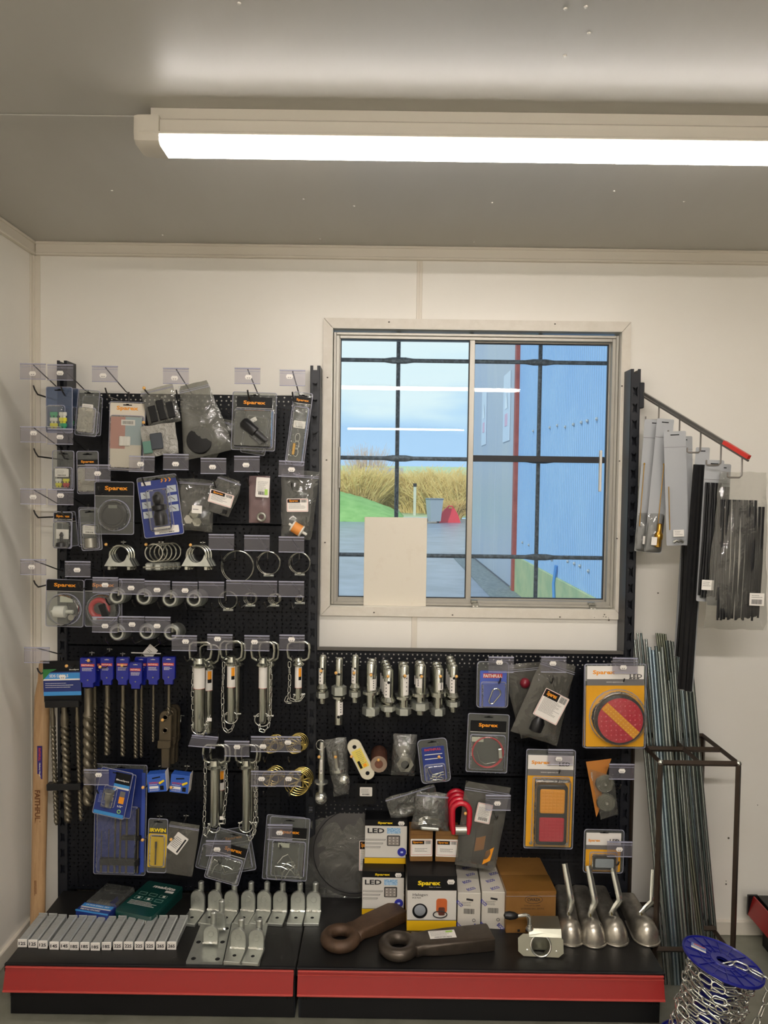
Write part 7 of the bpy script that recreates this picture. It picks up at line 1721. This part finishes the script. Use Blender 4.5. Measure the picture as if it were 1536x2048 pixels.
# ================================================================== chain reel
rl = thing('chain_reel', 'dark blue plastic reel with a label, wound with bright steel chain', 'reel', (0,0,0), (0,0,0))
c = atY(1443,1917,EYE.y+1.86); tilt = math.radians(13); RR = 79*1.86/F
Mt = Matrix.Translation(c) @ Matrix.Rotation(tilt,4,'Y') @ Matrix.Rotation(math.radians(-2),4,'X')
low = c.z-.0; HR = (c.z-.012)/math.cos(tilt)-RR*math.sin(tilt)*.9
rl.location = Mt @ Vector((0,0,-HR)); rl.rotation_euler = (0,tilt,0)
M_reel = pm('reel_blue', '#141a80', .38, coat=.2)
for (z, nm) in ((HR,'top_flange'),(0,'bottom_flange')):
    mb = MB(); mb.lathe([(.016,z),(.030,z+.001),(.032,z-.001),(RR*.94,z-.001),(RR*.97,z+.002),(RR,z+.001),(RR,z-.004),(RR*.95,z-.006),(.016,z-.006)],48,cap=False); f = mb.build(nm, M_reel, rl, ang=.5)
    if z > 0:
        for k in range(16):
            a = 2*PI*k/16+.1; M = Matrix.Rotation(a,4,'Z'); MB(M).box(.034,RR*.92,-.0012,.0012,z-.0008,z+.0012).build('rib', M_reel, f, smooth=False)
        MB().torus((0,0,z+.0005), .058, .0012, 40, 5, 'Z').build('ring_rib', M_reel, f)
        M = Matrix.Translation((-.052,.030,z+.0022)) @ Matrix.Rotation(-.45,4,'Z')
        l = MB(M).box(-.018,.018,-.014,.014,0,.0004).build('paper_label', pm('label_blue_grey','#6f84b8',.4), f, smooth=False)
        MB(M).box(-.018,.018,-.014,-.006,.0004,.0006).build('white_band', M_wht, l, smooth=False); MB(M).box(-.012,.016,.008,.012,.0004,.0006).build('red_band', M_redink, l, smooth=False)
        mb = MB(M @ Matrix.Translation((0,0,.0007)) @ Matrix.Rotation(-PI/2,4,'X')); lines(mb, 0, .004, .028, 3, .004, 0, 5, .001); mb.build('small_print', M_wht, l, smooth=False)
MB().lathe([(.040,0),(.040,HR)],24,cap=False).build('core', M_reel, rl)
MB().lathe([(.0005,HR-.02),(.016,HR-.02)],20).build('axle_hole', M_void, rl)
ch = thing('steel_chain', 'bright steel link chain wound round the dark blue reel, end draped over its top', 'chain', tuple(rl.location), (0,tilt,0))
rnd = random.Random(11); pts = []
turns = 9
for lay in (0,1):
    for k in range(turns*14):
        a = 2*PI*k/14; f = k/(turns*14); f = f if lay == 0 else 1-f
        pts.append(((.056+.020*lay+rnd.uniform(-.006,.008))*math.cos(a), (.056+.020*lay+rnd.uniform(-.006,.008))*math.sin(a), .014+(HR-.034)*f+rnd.uniform(-.006,.006)))
chain(ch, pts, ll=.039, r=.0024, wd=.50, jitter=.9, seed=5, roll0=.5, name='chain_link')
pts = [(-.004,-.004,HR-.012),(.006,-.008,HR+.006),(.040,-.018,HR+.008),(.070,-.034,HR+.007),(.090,-.044,HR+.005),(.103,-.050,HR-.018),(.096,-.052,HR-.06),(.084,-.060,HR-.11),(.074,-.060,HR-.16)]
chain(ch, pts, ll=.039, r=.0025, wd=.50, jitter=.1, seed=6, roll0=PI/2, name='chain_link')

# ================================================================== display arm on the right with packs
A0 = atY(1284,785,PY+.01); A1 = atY(1497,914,PY-.36)
arm = thing('display_arm', 'sloping steel waterfall arm with hooks and a red end cap', 'display arm', tuple(A0)); D = A1-A0
M_arm = pm('arm_chrome', '#8a8580', .3, .8)
mb = MB(); mb.tube([(0,0,0), tuple(D)], .0062, 4); mb.build('arm_bar', M_arm, arm, smooth=False)
mb = MB(); mb.tube([tuple(Vector((0,0,-.010))), tuple(D+Vector((0,0,-.010)))], .0035, 4); mb.build('lower_rail', M_arm, arm, smooth=False)
mb = MB(); mb.tube([tuple(D*.80), tuple(D*1.005)], .0075, 4); mb.build('red_end_cap', pm('cap_red','#c0342c',.35), arm, smooth=False, label='red end cap')
MB().box(-.012,.004,-.012,.030,-.05,.03,.002).build('mounting_plate', M_post, arm, smooth=False)
def armpt(px):   # point on arm seen at pixel x
    best = min((abs(_proj(A0+D*(k/200))[0]-px), k/200) for k in range(201)); return best[1]
def _proj(P):
    v = RM.transposed() @ (P-EYE); return (768+F*v.x/v.y, 1024-F*v.z/v.y)
HKX = ((1318,840,1292),(1360,868,1338),(1402,905,1376),(1443,930,1415),(1484,955,1456))
hooks = []
for (x, yb, xe) in HKX:
    f = armpt(x); P = A0+D*f; u = (P.y-EYE.y)/F; y0 = _proj(P)[1]
    dz = -(yb-y0)*u; dx = (xe-x)*u
    mb = MB(); q = P-A0; mb.tube([tuple(q), tuple(q+Vector((0,0,dz*.92))), tuple(q+Vector((dx*.15,0,dz))), tuple(q+Vector((dx*.9,0,dz))), tuple(q+Vector((dx,0,dz*.97))), tuple(q+Vector((dx,0,dz*.80)))], .0024, 7)
    mb.build('arm_hook', M_arm, arm); hooks.append((P, u))
M_cardg = pm('card_cool_grey', '#a7a9ab', .5)
def armpack(cx, cy, w, h, dep, rot, lab, fill=None, card=M_cardg, name='card_pack', yaw=0):
    Y = dep; c = atY(cx, cy, Y); u = (Y-EYE.y)/F; W, H = w*u, h*u; a = math.radians(rot)
    t = thing(name, lab, 'card pack', (c.x-math.sin(a)*H/2, Y, c.z-math.cos(a)*H/2), (0, a, math.radians(yaw)))
    if card:
        MB().prism([(x, z+H/2) for x, z in rrect(W,H,.004,3)], -.001, .0).build('card', card, t, smooth=False)
        MB().box(-W/2,W/2,-.0016,-.001,H*.86,H*.863).build('fold_line', M_gry, t, smooth=False)
        MB().box(-W*.2,W*.2,-.0016,-.001,H-.012,H-.009).build('hanging_slot', M_void, t, smooth=False)
    if fill: fill(t, W, H, u)
    return t
def brassrod(xo, r0, r1, fit=True):
    def f(t, W, H, u):
        MB().lathe([(.0012,H*r0),(.0012,H*r1)],8,'Z',(xo*W,-.006,0)).build('brass_rod', M_brass, t)
        MB().lathe([(.0005,H*r1-.006),(.003,H*r1-.004),(.003,H*r1-.002),(.0005,H*r1)],8,'Z',(xo*W,-.006,0)).build('rod_collar', M_brass, t)
        if fit:
            MB().lathe([(.001,H*.04),(.009,H*.05),(.009,H*.10),(.012,H*.11),(.012,H*.14),(.007,H*.16),(.007,H*.22),(.001,H*.225)],12,'Z',(W*.16,-.014,0)).build('brass_fitting', M_brass, t)
            MB().box(-W*.30,W*.02,-.0235,-.0225,H*.06,H*.12).build('paper_label', M_wht, t, smooth=False)
        F_ = pillow(t, W*1.02, H*.30, .030, F_slv, 101, .003, 'film_pouch', zip_=False)
    return f
YA = -.16
armpack(1304,972,50,264,YA-.01,3,'long grey card pack with a brass rod and fitting, first on the sloping arm',brassrod(-.4,.19,.67))
armpack(1318,972,34,268,YA-.04,4,'long grey card pack with a brass rod, second on the sloping arm',brassrod(.12,.19,.67))
def clipf(t, W, H, u):
    MB().lathe([(.0012,H*.14),(.0012,H*.52)],8,'Z',(-W*.36,-.006,0)).build('brass_rod', M_brass, t)
    MB().box(-W*.24,W*.24,-.012,-.011,H*.08,H*.14).build('paper_label', M_wht, t, smooth=False); mb = MB(); lines(mb, 0, H*.125, W*.36, 3, .0045, -.0121, 3, .0009); mb.build('small_print', M_ink, t, smooth=False)
    MB().tube([(-W*.22,-.008,H*.03),(-W*.1,-.010,H*.045),(0,-.010,H*.035),(W*.1,-.010,H*.045),(W*.22,-.008,H*.03)], .004, 6).build('steel_clip', M_steel, t)
armpack(1368,968,34,190,YA-.06,-2,'grey card pack edge behind the card with the steel clip',None)
armpack(1352,977,44,228,YA-.08,-3,'grey card pack with a white label and steel clip, third on the sloping arm',clipf)
def strapf(n, z0, z1, x0=-.4, x1=.4, lb=False, seed=1):
    def f(t, W, H, u):
        rnd = random.Random(seed)
        for k in range(n):
            x = W*(x0+(x1-x0)*k/max(1,n-1)); w_ = W*(x1-x0)/max(1,n-1)*.42
            pts = [(x+rnd.uniform(-.001,.001), -.006-rnd.uniform(0,.012), H*z0+rnd.uniform(0,.01)), (x+rnd.uniform(-.002,.002), -.010-rnd.uniform(0,.010), H*(z0+z1)/2), (x, -.006-rnd.uniform(0,.008), H*z1)]
            MB().tube(pts, max(.0012,w_*1.5), 4, flat=.5).build('cable_tie', M_rub, t, smooth=False)
        if lb:
            MB().box(-W*.46,W*.16,-.026,-.025,H*.09,H*.16).build('paper_label', M_wht, t, smooth=False); mb = MB(); lines(mb, -W*.15, H*.145, W*.5, 3, .005, -.0261, 3, .001); mb.build('small_print', M_ink, t, smooth=False)
    return f
armpack(1363,1200,17,230,YA+.05,2,'narrow pack of very long black ties, left strip behind the arm packs',strapf(3,.0,.98,-.3,.3,seed=3))
armpack(1388,1140,26,490,YA-.09,2.2,'narrow grey-edged pack of the longest black cable ties',strapf(4,.0,.93,-.42,.30,seed=4),yaw=-30)
armpack(1438,1070,30,284,YA-.15,2,'black cable ties on a narrow grey card, behind the labelled pack',strapf(5,.03,.84,-.42,.32,seed=6))
armpack(1420,1062,38,284,YA-.18,2,'pack of black cable ties with a white label on a grey card',strapf(7,.03,.84,-.42,.30,True,seed=7))
t = armpack(1478,1105,96,310,YA-.20,1,'large crinkly bag of long black cable ties, last on the arm',strapf(20,.06,.84,-.44,.28,seed=8),card=None,name='cable_tie_bag')
u_ = (YA-.20-EYE.y)/F; W, H = 96*u_, 310*u_
strapf(9,.08,.80,.14,.44,seed=9)(t, W, H, u_); MB().box(W*.14,W*.44,-.034,-.033,H*.17,H*.25).build('paper_label', M_wht, t, smooth=False); mb = MB(); barcode(mb, W*.29, H*.195, W*.22, H*.03, -.0341, 8); lines(mb, W*.29, H*.235, W*.22, 2, .005, -.0341, 8, .001); mb.build('small_print', M_ink, t, smooth=False)
pillow(t, W*1.15, H*1.02, .055, F_slv, 121, .006, 'bag', (1.15,.85), zip_=False)

# ================================================================== wooden handle
p0 = atY(74,1905,-.14); p1 = atY(86,1322,-.085); zb = 0.0
f = (0-p0.z)/(p1.z-p0.z); base = p0+(p1-p0)*f
t = thing('wooden_handle', 'pale hickory pick handle with a purple label, leaning in the left corner', 'handle', tuple(base)); D = p1-base
M_wood = pm('hickory', '#bf9c72', .38, coat=.2, var=(14,'#a8825a'), stretch=(8,8,.6))
rs = []; L = D.length; q = D.normalized(); 
for (f, rx, ry) in ((0,.022,.015),(.02,.0235,.016),(.3,.0225,.0155),(.6,.0235,.0155),(.78,.0245,.016),(.88,.0235,.0155),(.93,.015,.012),(.985,.0125,.011),(1.0,.009,.008)):
    c = D*f; rs.append([(c.x+rx*math.cos(2*PI*k/18), c.y+ry*math.sin(2*PI*k/18), c.z) for k in range(18)])
MB().rings(rs).build('shaft', M_wood, t, ang=1.2)
def onshaft(py): 
    k = min((abs(_proj(base+D*(i/300))[1]-py), i/300) for i in range(301))[1]; return D*k
lean = math.atan2(D.x, D.z)
c1 = onshaft(1521); c2 = onshaft(1492); 
M = Matrix.Translation(c1+Vector((.004,-.0150,0))) @ Matrix.Rotation(lean,4,'Y')
l = MB(M).box(-.0075,.0075,-.0025,0,-.052,.052).build('purple_label', pm('label_purple','#34206f',.4), t, smooth=False)
MB(M).text('FAITHFULL', 0, .026, .040, .007, -.0028, .03, 0, -PI/2).build('red_lettering', M_redink, l, smooth=False)
MB(M).text('Hickory Handle', -.0, -.024, .046, .006, -.0028, .02, 0, -PI/2).build('white_lettering', M_wht, l, smooth=False)
c3 = onshaft(1610); M = Matrix.Translation(c3+Vector((0,-.0165,0))) @ Matrix.Rotation(lean,4,'Y')
MB(M).text('FAITHFULL', 0, 0, .108, .017, -.001, .03, 0, -PI/2).build('burnt_lettering', pm('burnt_brand','#6b3f1c',.6), t, smooth=False)
c4 = onshaft(1775); M = Matrix.Translation(c4+Vector((0,-.0168,0))) @ Matrix.Rotation(lean,4,'Y')
mb = MB(M @ Matrix.Rotation(PI/2,4,'Y')); lines(mb, 0, .001, .06, 2, .004, -.001, 3, .0022); mb.build('small_brand', pm('burnt_brand','#6b3f1c',.6), t, smooth=False)
